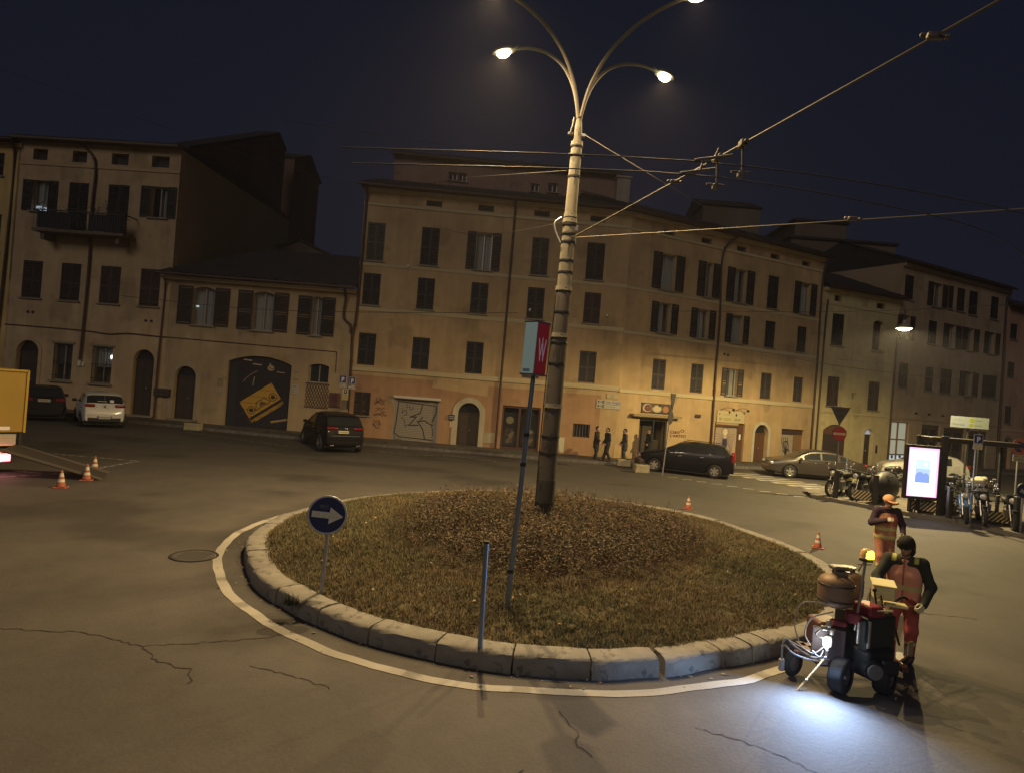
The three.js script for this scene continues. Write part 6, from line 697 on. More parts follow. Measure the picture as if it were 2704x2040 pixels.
// ------------------------------------------------------------------ the line marking machine
{
  const O = [4.2, 0, -7.7], t = thing('line_marking_machine', 'walk-behind road line marking machine with pressure tanks, white work light and amber beacon', 'machine', O);
  const L = (x, y, z) => [x - O[0], y, z - O[2]], dark = mat([0.018, 0.019, 0.022], 0.55, 0.2), green = mat([0.03, 0.036, 0.036], 0.5, 0.3), red = mat([0.19, 0.025, 0.032], 0.55), cream = mat([0.58, 0.53, 0.26], 0.55), steel = mat([0.45, 0.44, 0.42], 0.35, 0.8), tank = mat([0.20, 0.125, 0.075], 0.55, 0.1), maroon = mat([0.10, 0.042, 0.038], 0.5, 0.2);
  const wheel = (p, r, w, yaw, name = 'wheel') => { const g = G(t, name, p); g.rotation.y = yaw; M('tyre', lathe([[r * 0.55, -w / 2], [r * 0.9, -w / 2], [r, -w / 2 + 0.03], [r, w / 2 - 0.03], [r * 0.9, w / 2], [r * 0.55, w / 2]], 28).rotateX(Math.PI / 2), MAT.rubber, g); M('rim', [cyl(r * 0.56, r * 0.56, w * 0.8, 0, 0, 0, 20).rotateX(Math.PI / 2), cyl(r * 0.2, r * 0.2, w, 0, 0, 0, 12).rotateX(Math.PI / 2)], mat([0.12, 0.115, 0.11], 0.5, 0.5), g); };
  wheel(L(4.05, 0.2, -7.54), 0.2, 0.17, 0.75); wheel(L(4.6, 0.2, -7.6), 0.2, 0.17, 0.75); wheel(L(3.66, 0.16, -7.9), 0.16, 0.05, 0.5, 'castor_wheel'); wheel(L(5.42, 0.15, -8.5), 0.15, 0.07, 0.9, 'castor_wheel');
  M('chassis', [bx(1.05, 0.06, 0.1, 0.15, 0.3, 0.05, 0.05), bx(1.05, 0.06, 0.1, 0.15, 0.3, -0.42, 0.05), bx(0.08, 0.06, 0.6, -0.36, 0.3, -0.18), bx(0.08, 0.06, 0.6, 0.62, 0.3, -0.18), rod(L(4.75, 0.3, -7.7), L(5.4, 0.16, -8.45), 0.025), rod(L(3.95, 0.3, -7.75), L(3.66, 0.3, -7.9), 0.025), rod(L(3.66, 0.3, -7.9), L(3.66, 0.16, -7.88), 0.02)], maroon, t);
  M('engine_cabinet', [rb(0.5, 0.5, 0.46, 0.03, 0.24, 0.63, -0.12, 0.42), bx(0.02, 0.48, 0.02, 0.1, 0.63, 0.15), bx(0.02, 0.48, 0.02, 0.24, 0.63, 0.09)], green, t); M('engine', [rb(0.46, 0.32, 0.4, 0.05, 0.24, 0.36, -0.02, 0.42), cyl(0.11, 0.11, 0.1, 0, 0, 0, 20).rotateX(Math.PI / 2).translate(0.16, 0.32, 0.24), rb(0.2, 0.16, 0.08, 0.03, 0.36, 0.36, 0.24)], dark, t); M('flywheel_cover', cyl(0.085, 0.085, 0.03, 0, 0, 0, 20).rotateX(Math.PI / 2).translate(0.16, 0.32, 0.31), mat([0.16, 0.165, 0.165], 0.5, 0.4), t);
  M('front_panel', rb(0.36, 0.42, 0.035, 0.015, -0.27, 0.49, 0.06, -0.35), mat([0.075, 0.055, 0.052], 0.6, 0.1), t); M('bead_hopper', rb(0.3, 0.34, 0.34, 0.05, -0.2, 0.56, -0.2), maroon, t);
  const tk = (x, z, s, y0, name) => M(name, lathe([[0, 0], [0.12, 0.005], [0.185, 0.04], [0.2, 0.08], [0.2, 0.27], [0.18, 0.33], [0.12, 0.37], [0.05, 0.385], [0, 0.385]].map(([a, b]) => [a * s, b * s]), 32).translate(x, y0, z), tank, t); tk(-0.17, -0.05, 1.0, 0.93, 'pressure_tank'); tk(0.2, -0.5, 0.95, 0.9, 'pressure_tank');
  M('tank_lid', [cyl(0.09, 0.1, 0.05, -0.13, 1.33, -0.05), rb(0.2, 0.05, 0.14, 0.02, -0.15, 1.39, -0.05), cyl(0.08, 0.09, 0.05, 0.2, 1.28, -0.5), rod([-0.24, 1.34, 0.04], [-0.24, 1.42, 0.04], 0.012), rod([-0.06, 1.34, 0.05], [-0.06, 1.42, 0.05], 0.012), rod([0.3, 1.27, -0.45], [0.34, 1.42, -0.4], 0.01), rod([0.27, 1.36, -0.42], [0.42, 1.38, -0.38], 0.008)], mat([0.22, 0.2, 0.18], 0.5, 0.5), t); M('tank_strap', [-0.17].flatMap(() => [1.02, 1.2].map((y) => new THREE.TorusGeometry(0.202, 0.008, 6, 32).rotateX(Math.PI / 2).translate(-0.17, y, -0.05))), dark, t);
  M('red_housing', [rb(0.22, 0.14, 0.28, 0.04, 0.2, 0.94, 0.0, 0.3), rb(0.16, 0.12, 0.2, 0.03, -0.02, 0.86, 0.08, -0.3), rb(0.16, 0.06, 0.12, 0.02, -0.2, 0.79, 0.12, -0.2)], red, t); M('hydraulic_pipe', [cyl(0.022, 0.022, 0.24, 0.0, 0.72, 0.2, 10), cyl(0.02, 0.02, 0.3, 0.12, 0.7, 0.2, 10)], mat([0.3, 0.29, 0.28], 0.4, 0.6), t);
  M('control_box', [rb(0.22, 0.17, 0.18, 0.01, 0.42, 1.14, -0.1, -0.35), rb(0.26, 0.02, 0.22, 0.008, 0.42, 1.235, -0.1, -0.35, 0.18), cyl(0.02, 0.02, 0.16, 0.38, 1.0, -0.05, 10)], cream, t); M('tray', [rb(0.26, 0.02, 0.16, 0.006, 0.30, 0.965, 0.05, 0.1), rb(0.24, 0.03, 0.16, 0.006, 0.58, 0.985, -0.1, -0.3)], cream, t); M('lever', [rod([0.3, 0.98, 0.0], [0.26, 1.16, 0.0], 0.01), ball(0.025, 0.26, 1.17, 0), rod([0.36, 0.98, 0.02], [0.33, 1.12, 0.02], 0.008)], dark, t);
  M('handlebar', [tube([[0.55, 0.78, -0.2], [0.75, 0.88, -0.45], [0.98, 0.94, -0.62], [1.18, 0.86, -0.72]], 0.018), tube([[0.45, 0.78, -0.35], [0.6, 0.9, -0.7], [0.78, 0.98, -0.9]], 0.018), rod([0.7, 0.84, -0.4], [1.05, 0.3, -0.72], 0.014)], dark, t); M('grip', [rod([1.08, 0.91, -0.67], [1.22, 0.84, -0.74], 0.026), rod([0.7, 0.95, -0.82], [0.8, 0.99, -0.93], 0.026)], mat([0.3, 0.03, 0.03], 0.6), t); M('side_flap', rb(0.1, 0.26, 0.02, 0.01, 1.17, 0.24, -0.68, 0.5), mat([0.3, 0.26, 0.14], 0.6), t); M('platform', bx(0.6, 0.03, 0.2, 0.95, 0.16, -0.55, 0.75), dark, t);
  // beacon
  M('beacon_pole', rod([0.0, 0.72, 0.12], [0.06, 1.53, 0.12], 0.016), steel, t); { const b = G(t, 'beacon', [0.065, 1.545, 0.12]); M('beacon_base', cyl(0.075, 0.07, 0.03, 0, 0, 0, 20), MAT.black, b); M('beacon_dome', lathe([[0.062, 0.015], [0.066, 0.06], [0.058, 0.105], [0.035, 0.128], [0, 0.135]], 20), mat([0.8, 0.5, 0.2], 0.25), b); M('beacon_light', lathe([[0.0, 0.02], [0.068, 0.02], [0.069, 0.06], [0.055, 0.1], [0, 0.11]], 20).scale(0.85, 1.0, 1).translate(0.016, 0.008, 0.016), emis([1.0, 0.70, 0.02], 12), b); const p = new THREE.PointLight(); p.color.setRGB(1, 0.6, 0.08); p.intensity = 1.2; p.position.set(O[0] + 0.085, 1.6, O[2] + 0.15); scene.add(p); }
  // spray arms, hoses and the guide pointer
  M('spray_arm', [tube([L(3.95, 0.34, -7.62), L(3.75, 0.34, -7.55), L(3.52, 0.38, -7.62), L(3.44, 0.44, -7.7), L(3.44, 0.22, -7.72)], 0.012), tube([L(3.9, 0.38, -7.6), L(3.72, 0.37, -7.58), L(3.55, 0.45, -7.66), L(3.46, 0.52, -7.7), L(3.43, 0.4, -7.72)], 0.012), tube([L(3.86, 0.5, -7.58), L(3.72, 0.42, -7.56), L(3.62, 0.46, -7.6), L(3.5, 0.5, -7.66)], 0.009), tube([L(3.84, 0.46, -7.56), L(3.78, 0.4, -7.52), L(3.7, 0.46, -7.54)], 0.009), rb(0.09, 0.06, 0.05, 0.015, ...L(3.84, 0.34, -7.54)), rb(0.06, 0.14, 0.06, 0.015, ...L(3.44, 0.2, -7.72))], mat([0.26, 0.26, 0.27], 0.5, 0.2), t); M('spray_hose', [tube([L(3.9, 0.75, -7.6), L(3.75, 0.72, -7.5), L(3.72, 0.66, -7.52), L(3.82, 0.62, -7.5)], 0.012), tube([L(3.95, 0.9, -7.62), L(3.7, 0.8, -7.62), L(3.64, 0.62, -7.62), L(3.7, 0.5, -7.6)], 0.009), tube([L(3.98, 0.98, -7.6), L(3.62, 0.95, -7.7), L(3.55, 0.7, -7.7), L(3.6, 0.5, -7.66)], 0.007)], mat([0.2, 0.18, 0.17], 0.5), t); M('valve', [rb(0.07, 0.05, 0.06, 0.015, ...L(3.8, 0.745, -7.5)), rb(0.05, 0.08, 0.05, 0.015, ...L(3.85, 0.8, -7.5)), cyl(0.03, 0.03, 0.05, ...L(3.9, 0.7, -7.5), 12)], steel, t); M('guide_pointer', rod(L(3.85, 0.42, -7.5), L(3.545, 0.005, -7.5), 0.011), mat([0.55, 0.36, 0.16], 0.5), t); M('pointer_clamp', [rb(0.03, 0.03, 0.03, 0.008, ...L(3.64, 0.135, -7.5)), rb(0.04, 0.04, 0.03, 0.01, ...L(3.84, 0.4, -7.5))], steel, t); M('spray_shield', rb(0.12, 0.04, 0.06, 0.02, ...L(3.98, 0.235, -7.42), -0.2), mat([0.4, 0.4, 0.4], 0.4, 0.2), t);
  // white work light
  const wl = L(3.84, 0.585, -7.48), lamp = G(t, 'work_light', wl); M('lamp_body', [rb(0.075, 0.13, 0.05, 0.02, 0.035, 0, -0.035, -0.6), rod([0.02, -0.05, -0.02], [0.01, -0.2, -0.03], 0.014), ball(0.018, 0.012, -0.1, -0.02)], steel, lamp); M('light_lens', ball(0.047, -0.01, 0, 0.0, 0.85, 1.35, 0.8), emis([0.86, 0.93, 1.0], 40), lamp);
  const s = new THREE.SpotLight(); s.color.setRGB(0.40, 0.60, 1.0); s.intensity = 34; s.angle = 79 * D2R; s.penumbra = 0.9; s.decay = 2; s.position.set(3.83, 0.585, -7.46); s.target.position.set(3.83 - 0.55, 0.585 - 0.36, -7.46 + 0.78); s.castShadow = true; s.shadow.radius = 1.5; scene.add(s, s.target);
}
// ------------------------------------------------------------------ bus shelter, signs, planters
{
  const t = thing('bus_shelter', 'dark bus shelter frame with an advertising light box on its near post', 'bus shelter', [14.55, 0.12, -21.75]);
  const rot = (g) => g.rotateY(-0.06); M('post', rb(0.2, 2.7, 0.14, 0.02, 0.02, 1.3, 0.0), MAT.darkMetal, t); M('post', rb(0.1, 2.6, 0.1, 0.02, -0.1, 1.3, -1.2), MAT.darkMetal, t); M('post', rb(0.1, 2.55, 0.1, 0.02, 2.9, 1.28, -1.3), MAT.darkMetal, t); M('roof', rb(3.1, 0.17, 0.9, 0.04, 1.5, 2.5, -1.0), mat([0.035, 0.03, 0.03], 0.5, 0.2), t); M('glass_pane', bx(2.8, 1.7, 0.012, 1.4, 1.3, -1.28), MAT.pane, t); M('bench', rb(1.6, 0.05, 0.3, 0.02, 1.6, 0.5, -1.0), MAT.darkMetal, t);
  const b = thing('advertising_panel', 'glowing white and pink advertising panel with a plain blue picture in the middle', 'advertising panel', [13.87, 0.62, -21.7], 0.0); M('casing', [bx(1.16, 0.09, 0.16, 0, 1.745, -0.05), bx(1.16, 0.09, 0.16, 0, 0.035, -0.05), bx(0.07, 1.62, 0.16, -0.545, 0.89, -0.05), bx(0.07, 1.62, 0.16, 0.545, 0.89, -0.05), bx(1.02, 1.62, 0.03, 0, 0.89, -0.1)], mat([0.025, 0.022, 0.023], 0.5), b);
  const ad = canvasTex(256, 400, (g, w, h) => { const gr = g.createLinearGradient(0, 0, w, h); gr.addColorStop(0, '#d99ab8'); gr.addColorStop(1, '#e7b4d2'); g.fillStyle = '#e3a8c6'; g.fillRect(0, 0, w, h); const rg = g.createLinearGradient(0, 0, 0, h); rg.addColorStop(0, '#d390ae'); rg.addColorStop(0.12, '#ffffff'); rg.addColorStop(0.9, '#ffffff'); rg.addColorStop(1, '#f0d8c8'); g.fillStyle = rg; g.fillRect(14, 10, w - 34, h - 16); g.fillStyle = '#93a6d4'; g.fillRect(66, 96, 124, 190); g.fillStyle = '#a9bfee'; g.fillRect(66, 96, 124, 76); g.fillStyle = '#6f82b4'; g.beginPath(); g.moveTo(66, 286); g.lineTo(66, 226); g.quadraticCurveTo(104, 176, 136, 214); g.quadraticCurveTo(160, 186, 190, 236); g.lineTo(190, 286); g.fill(); g.fillStyle = '#dfe8ff'; g.beginPath(); g.arc(150, 132, 15, 0, 7); g.fill(); });
  const m = mat([0.02, 0.02, 0.02], 0.4); m.emissive.setRGB(0.95, 0.97, 1.0); m.emissiveMap = ad; m.emissiveIntensity = 2.1; M('lit_screen', new THREE.PlaneGeometry(1.02, 1.62).translate(0, 0.89, 0.0), m, b);
  const r = new THREE.RectAreaLight(0xffffff, 1.4, 1.0, 1.6); r.color.setRGB(1, 0.95, 1.0); r.position.set(13.87, 1.51, -21.66); r.lookAt(13.87, 1.51, 0); scene.add(r);
}
const signPole = (t, h, r = 0.03, lean = 0, m = MAT.galv) => M('pole', rod([0, -0.05, 0], [lean, h, 0], r, r, 12), m, t);
{
  const t = thing('no_entry_sign', 'pole with a red no-entry disc under a grey triangle seen from behind', 'traffic sign', [12.79, 0.12, -25.2]); signPole(t, 3.42, 0.03, -0.05, mat([0.14, 0.12, 0.11], 0.5, 0.4)); const tri = [[-0.39, 0.34], [0.39, 0.34], [0.0, -0.36]]; const g = G(t, 'triangle_plate', [-0.05, 3.05, 0.02]); M('plate', ext(tri, 0.02, 0, null, 0.004), mat([0.05, 0.048, 0.05], 0.6, 0.3), g); M('stiffener', [bx(0.3, 0.03, 0.02, 0, 0.2, 0.03), bx(0.14, 0.03, 0.02, 0, 0.0, 0.03)], MAT.darkMetal, g);
  const d = G(t, 'disc_plate', [-0.04, 2.35, 0.045]); const tex = canvasTex(256, 256, (c) => { c.fillStyle = '#6a2a28'; c.fillRect(0, 0, 256, 256); c.fillStyle = '#93312f'; c.beginPath(); c.arc(128, 128, 124, 0, 7); c.fill(); c.fillStyle = '#b8a384'; c.fillRect(16, 108, 224, 40); c.fillStyle = 'rgba(60,40,30,0.35)'; for (let i = 0; i < 9; i++) c.fillRect(60 + i * 15, 118, 8, 20); }); M('disc', cyl(0.275, 0.275, 0.02, 0, 0, 0, 40).rotateX(Math.PI / 2), MAT.darkMetal, d); M('face', new THREE.CircleGeometry(0.27, 40).translate(0, 0, 0.0125), mat([1, 1, 1], 0.45, 0, { map: tex }), d);
}
{
  const t = thing('yield_sign', 'pole with a triangle and a disc seen from behind, before the food shop', 'traffic sign', [6.75, 0, -28.07]); signPole(t, 3.5, 0.028, 0.2, mat([0.3, 0.27, 0.25], 0.5, 0.4)); const g = G(t, 'triangle_plate', [0.2, 3.2, 0.03]); g.rotation.y = 1.05; M('plate', ext([[-0.4, 0.34], [0.4, 0.34], [0, -0.38]], 0.02, 0, null, 0.004), mat([0.05, 0.045, 0.045], 0.6, 0.3), g); const d = G(t, 'disc_plate', [0.17, 2.52, 0.03]); d.rotation.y = 0.95; M('plate', cyl(0.29, 0.29, 0.02, 0, 0, 0, 36).rotateX(Math.PI / 2), mat([0.05, 0.045, 0.045], 0.6, 0.3), d);
}
const blueP = (ratio = 1) => canvasTex(128, 128 * ratio, (c, w, h) => { c.fillStyle = '#1d2d69'; c.fillRect(0, 0, w, h); c.strokeStyle = '#c7c8cc'; c.lineWidth = 4; c.strokeRect(5, 5, w - 10, h - 10); c.fillStyle = '#d4d2c8'; c.font = 'bold 104px sans-serif'; c.textAlign = 'center'; c.textBaseline = 'middle'; c.fillText('P', w / 2, h / 2 + 6); });
const panel = (t, name, w, h, x, y, z, tex, ry = 0, back = MAT.galv) => { const g = G(t, name, [x, y, z]); g.rotation.y = ry; M('plate', rb(w, h, 0.02, 0.006), back, g); M('face', new THREE.PlaneGeometry(w - 0.006, h - 0.006).translate(0, 0, 0.0115), mat([1, 1, 1], 0.5, 0, { map: tex }), g); return g; };
const texLines = (bg, fg, rows, w = 128, h = 64) => canvasTex(w, h, (c) => { c.fillStyle = bg; c.fillRect(0, 0, w, h); c.fillStyle = fg; for (let r = 0; r < rows; r++) for (let x = 8; x < w - 12; x += 9) if (hash2(x, r, 5) > 0.2) c.fillRect(x, 8 + r * (h - 8) / rows, 6, (h - 14) / rows * 0.6); });
{
  const t = thing('parking_sign', 'blue P sign with white plate on a pole, before the bus shelter roof', 'traffic sign', [14.93, 0.12, -20.8]); signPole(t, 2.78, 0.026); panel(t, 'sign_plate', 0.30, 0.30, 0.03, 2.66, 0.04, blueP()); panel(t, 'lower_plate', 0.30, 0.18, 0.03, 2.41, 0.04, texLines('#b9b29c', '#8d8671', 2));
}
{
  const t = thing('direction_sign', 'wide grey-white direction sign with yellow-green fields on two posts', 'direction sign', [18.7, 0.12, -26.6]); signPole(t, 3.4, 0.04, 0, MAT.darkMetal); const tex = canvasTex(512, 160, (c) => { c.fillStyle = '#9aa6ac'; c.fillRect(0, 0, 512, 160); c.fillStyle = '#8e9a92'; c.fillRect(310, 0, 202, 160); c.fillStyle = '#7f8f9c'; c.font = 'bold 40px sans-serif'; c.fillText('Centro', 30, 62); c.fillStyle = '#5d6f86'; c.fillText('Stazione', 24, 130); c.fillStyle = '#8c9a2a'; c.beginPath(); c.arc(284, 48, 32, 0, 7); c.arc(280, 120, 28, 0, 7); c.fill(); c.fillStyle = '#3c4448'; c.font = 'bold 34px sans-serif'; c.fillText('\u2197', 446, 62); c.fillText('\u2198', 446, 132); c.fillStyle = '#68746c'; for (let i = 0; i < 6; i++) { c.fillRect(330 + i * 16, 38, 10, 18); c.fillRect(330 + i * 16, 110, 10, 18); } }); const pg = panel(t, 'sign_panel', 1.56, 0.46, 0.02, 3.18, 0.06, tex, 0); M('post', rod([0.5, -0.05, 0], [0.5, 3.3, 0], 0.035), MAT.darkMetal, t);
}
{
  const t = thing('blue_disc_sign', 'low blue disc sign with pale marks, cut by the right edge', 'traffic sign', [15.5, 0.12, -19.5]); signPole(t, 1.3, 0.028); const d = G(t, 'disc_plate', [0, 1.26, 0.045]); const tex = canvasTex(256, 256, (c) => { c.fillStyle = '#15224e'; c.fillRect(0, 0, 256, 256); c.fillStyle = '#8e8a76'; c.beginPath(); c.moveTo(40, 160); c.lineTo(90, 90); c.lineTo(120, 140); c.lineTo(150, 90); c.lineTo(216, 160); c.lineTo(170, 160); c.lineTo(128, 190); c.lineTo(90, 160); c.fill(); }); M('disc', cyl(0.225, 0.225, 0.02, 0, 0, 0, 36).rotateX(Math.PI / 2), MAT.darkMetal, d); M('face', new THREE.CircleGeometry(0.22, 36).translate(0, 0, 0.0125), mat([1, 1, 1], 0.45, 0, { map: tex }), d);
}
{
  const t = thing('no_stopping_sign', 'round red and blue sign over a pale plate at the right edge', 'traffic sign', [18.95, 0.12, -24.2]); signPole(t, 2.6, 0.03); const tex = canvasTex(128, 128, (c) => { c.fillStyle = '#a5532f'; c.fillRect(0, 0, 128, 128); c.fillStyle = '#27305c'; c.beginPath(); c.arc(64, 64, 44, 0, 7); c.fill(); c.save(); c.translate(64, 64); c.rotate(0.78); c.fillStyle = '#a5532f'; c.fillRect(-58, -8, 116, 16); c.restore(); }); const d = G(t, 'disc_plate', [0, 2.42, 0.045]); M('disc', cyl(0.3, 0.3, 0.02, 0, 0, 0, 36).rotateX(Math.PI / 2), MAT.darkMetal, d); M('face', new THREE.CircleGeometry(0.295, 36).translate(0, 0, 0.0125), mat([1, 1, 1], 0.45, 0, { map: tex }), d); panel(t, 'lower_plate', 0.42, 0.26, 0.0, 2.0, 0.04, texLines('#8f8c74', '#5b5a4c', 2));
}
{
  const t = thing('parking_sign_pair', 'two blue P signs side by side with a white plate below, by the downpipe', 'traffic sign', [-7.5, PH, -30.3]); signPole(t, 3.15, 0.03, -0.0, MAT.darkMetal); panel(t, 'sign_plate', 0.34, 0.36, -0.36, 2.9, 0.04, blueP()); panel(t, 'sign_plate', 0.3, 0.36, 0.08, 2.86, 0.04, blueP()); panel(t, 'lower_plate', 0.3, 0.18, -0.34, 2.6, 0.04, texLines('#aaa79e', '#4d5273', 2)); panel(t, 'lower_plate', 0.3, 0.18, 0.07, 2.56, 0.04, texLines('#aaa79e', '#4d5273', 2)); panel(t, 'notice_plate', 0.3, 0.52, -0.2, 2.2, 0.05, canvasTex(64, 112, (c) => { c.fillStyle = '#a08f62'; c.fillRect(0, 0, 64, 112); c.fillStyle = '#b8b2a4'; c.fillRect(10, 4, 44, 48); c.fillStyle = '#1c1b24'; c.fillRect(18, 8, 30, 40); c.fillStyle = '#b8b2a4'; c.fillRect(28, 14, 10, 24); }));
}
{
  const mk = (p, l, s = [0.66, 0.36, 0.5], r = 0) => { const t = thing('stone_planter', l, 'planter', p, r, 'low stone blocks at the pavement edge'); M('block', rb(s[0], s[1], s[2], 0.04, 0, s[1] / 2, 0), mat([0.46, 0.41, 0.28], 0.9, 0, { map: MAT.stoneTrim.map }), t); M('soil', bx(s[0] * 0.8, 0.02, s[2] * 0.8, 0, s[1] + 0.003, 0), MAT.soil, t); const rr = rng(p[0] * 100 | 0), g = []; for (let i = 0; i < 14; i++) { const a = rr() * 6.3; g.push(rod([(rr() - 0.5) * 0.3, s[1], (rr() - 0.5) * 0.2], [(rr() - 0.5) * 0.5, s[1] + 0.1 + rr() * 0.14, (rr() - 0.5) * 0.3], 0.006, 0.002, 4)); } M('plants', g, mat([0.05, 0.045, 0.02], 0.9), t).userData.kind = 'stuff'; };
  mk([5.92, 0.0, -28.45], 'stone block in front of the dark estate car', [0.66, 0.38, 0.5], 0.05); mk([5.46, PH - 0.1, -30.3], 'stone block behind the other, at the feet of the man in grey', [0.62, 0.34, 0.45], -0.1); mk([-14.45, gh(-14.4, -29.9), -29.9], 'stone block at the kerb left of the painted garage door', [0.7, 0.34, 0.45], 0.02);
  const r = thing('luggage', 'dark bag with red piping leaning against the stone blocks', 'bag', [5.95, 0, -29.3], 0.4); M('bag_body', rb(0.3, 0.55, 0.4, 0.08, 0, 0.3, 0, 0, 0.2), mat([0.03, 0.016, 0.018], 0.8), r); M('bag_handle', tube([[-0.08, 0.55, 0], [-0.1, 0.8, -0.15], [0.1, 0.8, -0.15], [0.08, 0.55, 0]], 0.012), mat([0.16, 0.02, 0.03], 0.6), r);
}
// ------------------------------------------------------------------ fittings on the house walls
{
  let t = onWall(FA, 12.66, 3.22, 0, 'street_name_plate', 'small white street name plate above the direction boards', 'name plate'); panel(t, 'plate', 0.58, 0.2, 0, 0, 0.02, canvasTex(128, 44, (c) => { c.fillStyle = '#a99f82'; c.fillRect(0, 0, 128, 44); c.fillStyle = '#4a463f'; c.font = 'bold 15px serif'; c.textAlign = 'center'; c.fillText('VIA', 64, 17); c.fillText('SAFFI', 64, 35); }));
  t = onWall(FA, 12.5, 2.8, 0, 'wall_direction_boards', 'two white direction boards with arrows on the ochre wall', 'direction sign'); const dt = (s) => canvasTex(256, 48, (c) => { c.fillStyle = '#a7a294'; c.fillRect(0, 0, 256, 48); c.fillStyle = '#23222a'; c.fillRect(14, 20, 40, 8); c.beginPath(); c.moveTo(6, 24); c.lineTo(24, 8); c.lineTo(24, 40); c.fill(); c.fillRect(58, 8, 24, 32); c.fillStyle = '#a7a294'; c.fillRect(64, 14, 5, 20); c.fillRect(74, 14, 4, 20); c.fillStyle = s[1]; c.font = 'bold 28px sans-serif'; c.fillText(s[0], 94, 34); }); panel(t, 'board', 1.24, 0.21, 0, 0.11, 0.03, dt(['Osp. Maggiore', '#57556e'])); panel(t, 'board', 1.24, 0.21, 0, -0.11, 0.03, dt(['Certosa', '#85806f']));
  t = onWall(FB, 2.45, 2.78, 0, 'shop_sign', 'food shop sign with pictures of round plates', 'shop sign'); panel(t, 'sign_panel', 1.9, 0.46, 0, 0, 0.05, canvasTex(384, 96, (c) => { c.fillStyle = '#4a3a2c'; c.fillRect(0, 0, 384, 96); const pl = (x, y, rx, ry, col) => { c.fillStyle = col; c.beginPath(); c.ellipse(x, y, rx, ry, 0, 0, 7); c.fill(); }; pl(70, 48, 60, 46, '#a89c86'); pl(78, 48, 48, 38, '#5e2f28'); for (let i = 0; i < 9; i++) pl(56 + hash2(i, 1, 2) * 46, 26 + hash2(i, 2, 2) * 44, 9, 7, ['#7a4638', '#4a2420'][i % 2]); pl(200, 52, 62, 40, '#a2967a'); pl(200, 52, 48, 30, '#b3a67f'); pl(232, 14, 18, 16, '#23201e'); pl(150, 22, 14, 16, '#3d4a22'); pl(316, 54, 40, 36, '#9a6a40'); }), 0, MAT.darkMetal); M('sign_frame', [bx(1.94, 0.03, 0.06, 0, 0.24, 0.04), bx(1.94, 0.03, 0.06, 0, -0.24, 0.04)], MAT.darkMetal, t);
  t = onWall(FB, 7.75, 2.6, 0, 'shop_sign', 'cream shop sign over the painted door, lit by two gooseneck lamps', 'shop sign'); panel(t, 'sign_panel', 2.06, 0.66, 0, 0, 0.05, canvasTex(384, 128, (c) => { c.fillStyle = '#b5a985'; c.fillRect(0, 0, 384, 128); c.fillStyle = '#4c4934'; c.font = 'bold 34px sans-serif'; c.fillText('K', 22, 50); c.fillStyle = '#9a9070'; c.font = 'bold 26px sans-serif'; c.fillText('. COMUNE .', 70, 48); c.fillStyle = '#3a382c'; c.beginPath(); c.ellipse(268, 40, 10, 16, 0, 0, 7); c.fill(); c.font = 'bold 36px sans-serif'; c.fillStyle = '#56553c'; c.fillText('TE', 26, 104); c.fillStyle = '#8b8a2e'; c.fillText('GREEN', 86, 104); c.fillStyle = '#6a6550'; c.fillText('SHOP', 240, 104); })); M('gooseneck_lamp', [-0.4, 0.7].flatMap((u) => [tube([[u - 0.35, 0.34, 0.03], [u - 0.3, 0.46, 0.2], [u - 0.05, 0.52, 0.36], [u + 0.15, 0.46, 0.42]], 0.012), ball(0.075, u + 0.2, 0.4, 0.42, 1, 1.1, 1)]), MAT.black, t);
  for (const [fr, u, v, w, h, l, col] of [[FLow, -6.4, 2.4, 0.32, 0.4, 'upper pale notice left of the garage door', '#8f8468'], [FLow, -6.42, 1.87, 0.32, 0.18, 'lower pale notice left of the garage door', '#a2976f'], [FLow, -2.7, 2.33, 0.27, 0.45, 'white sign plate right of the garage door', '#a9a59b'], [FLow, -7.2, 2.67, 0.2, 0.1, 'small house number right of the arched low house door', '#9a8f78'], [FLow, -2.72, 3.2, 0.2, 0.1, 'small upper plate right of the garage door', '#9a8f80'], [FLow, -2.68, 2.83, 0.2, 0.09, 'small middle plate right of the garage door', '#8a7f70'], [FA, 1.6, 2.2, 0.2, 0.42, 'pale plate left of the graffiti shutter', '#8d7f5f'], [FB, 5.35, 2.52, 0.44, 0.2, 'small dark brown plate right of the food shop', '#3a2418']]) { const q = onWall(fr, u, v, 0, 'wall_plate', l, 'wall plate'); panel(q, 'plate', w, h, 0, 0, 0.015, texLines(col, '#5c5544', 3, 64, 64)); }
  t = onWall(FL, 0.41, 1.67, 0.0, 'letter_boxes', 'dark bank of letter boxes between two arched doors', 'letter boxes'); M('casing', rb(0.8, 0.38, 0.14, 0.02, 0, 0, 0.07), MAT.darkMetal, t); M('letter_box_door', [...Array(6)].map((_, i) => rb(0.2, 0.15, 0.02, 0.006, -0.24 + (i % 3) * 0.24, i < 3 ? 0.09 : -0.09, 0.15)), mat([0.07, 0.055, 0.05], 0.4, 0.3), t);
  t = onWall(FA, 4.67, 1.56, 0, 'letter_boxes', 'small dark letter box left of the ochre house entrance', 'letter boxes'); M('casing', rb(0.3, 0.26, 0.1, 0.02, 0, 0, 0.05), MAT.darkMetal, t); M('letter_box_door', [bx(0.24, 0.03, 0.01, 0, 0.04, 0.105), bx(0.24, 0.03, 0.01, 0, -0.05, 0.105)], mat([0.4, 0.36, 0.28], 0.6), t); t = onWall(FA, 4.71, 1.2, 0, 'intercom_panel', 'pale intercom panel below the letter box', 'intercom'); M('panel', rb(0.22, 0.27, 0.03, 0.01, 0, 0, 0.015), mat([0.5, 0.45, 0.32], 0.6), t);
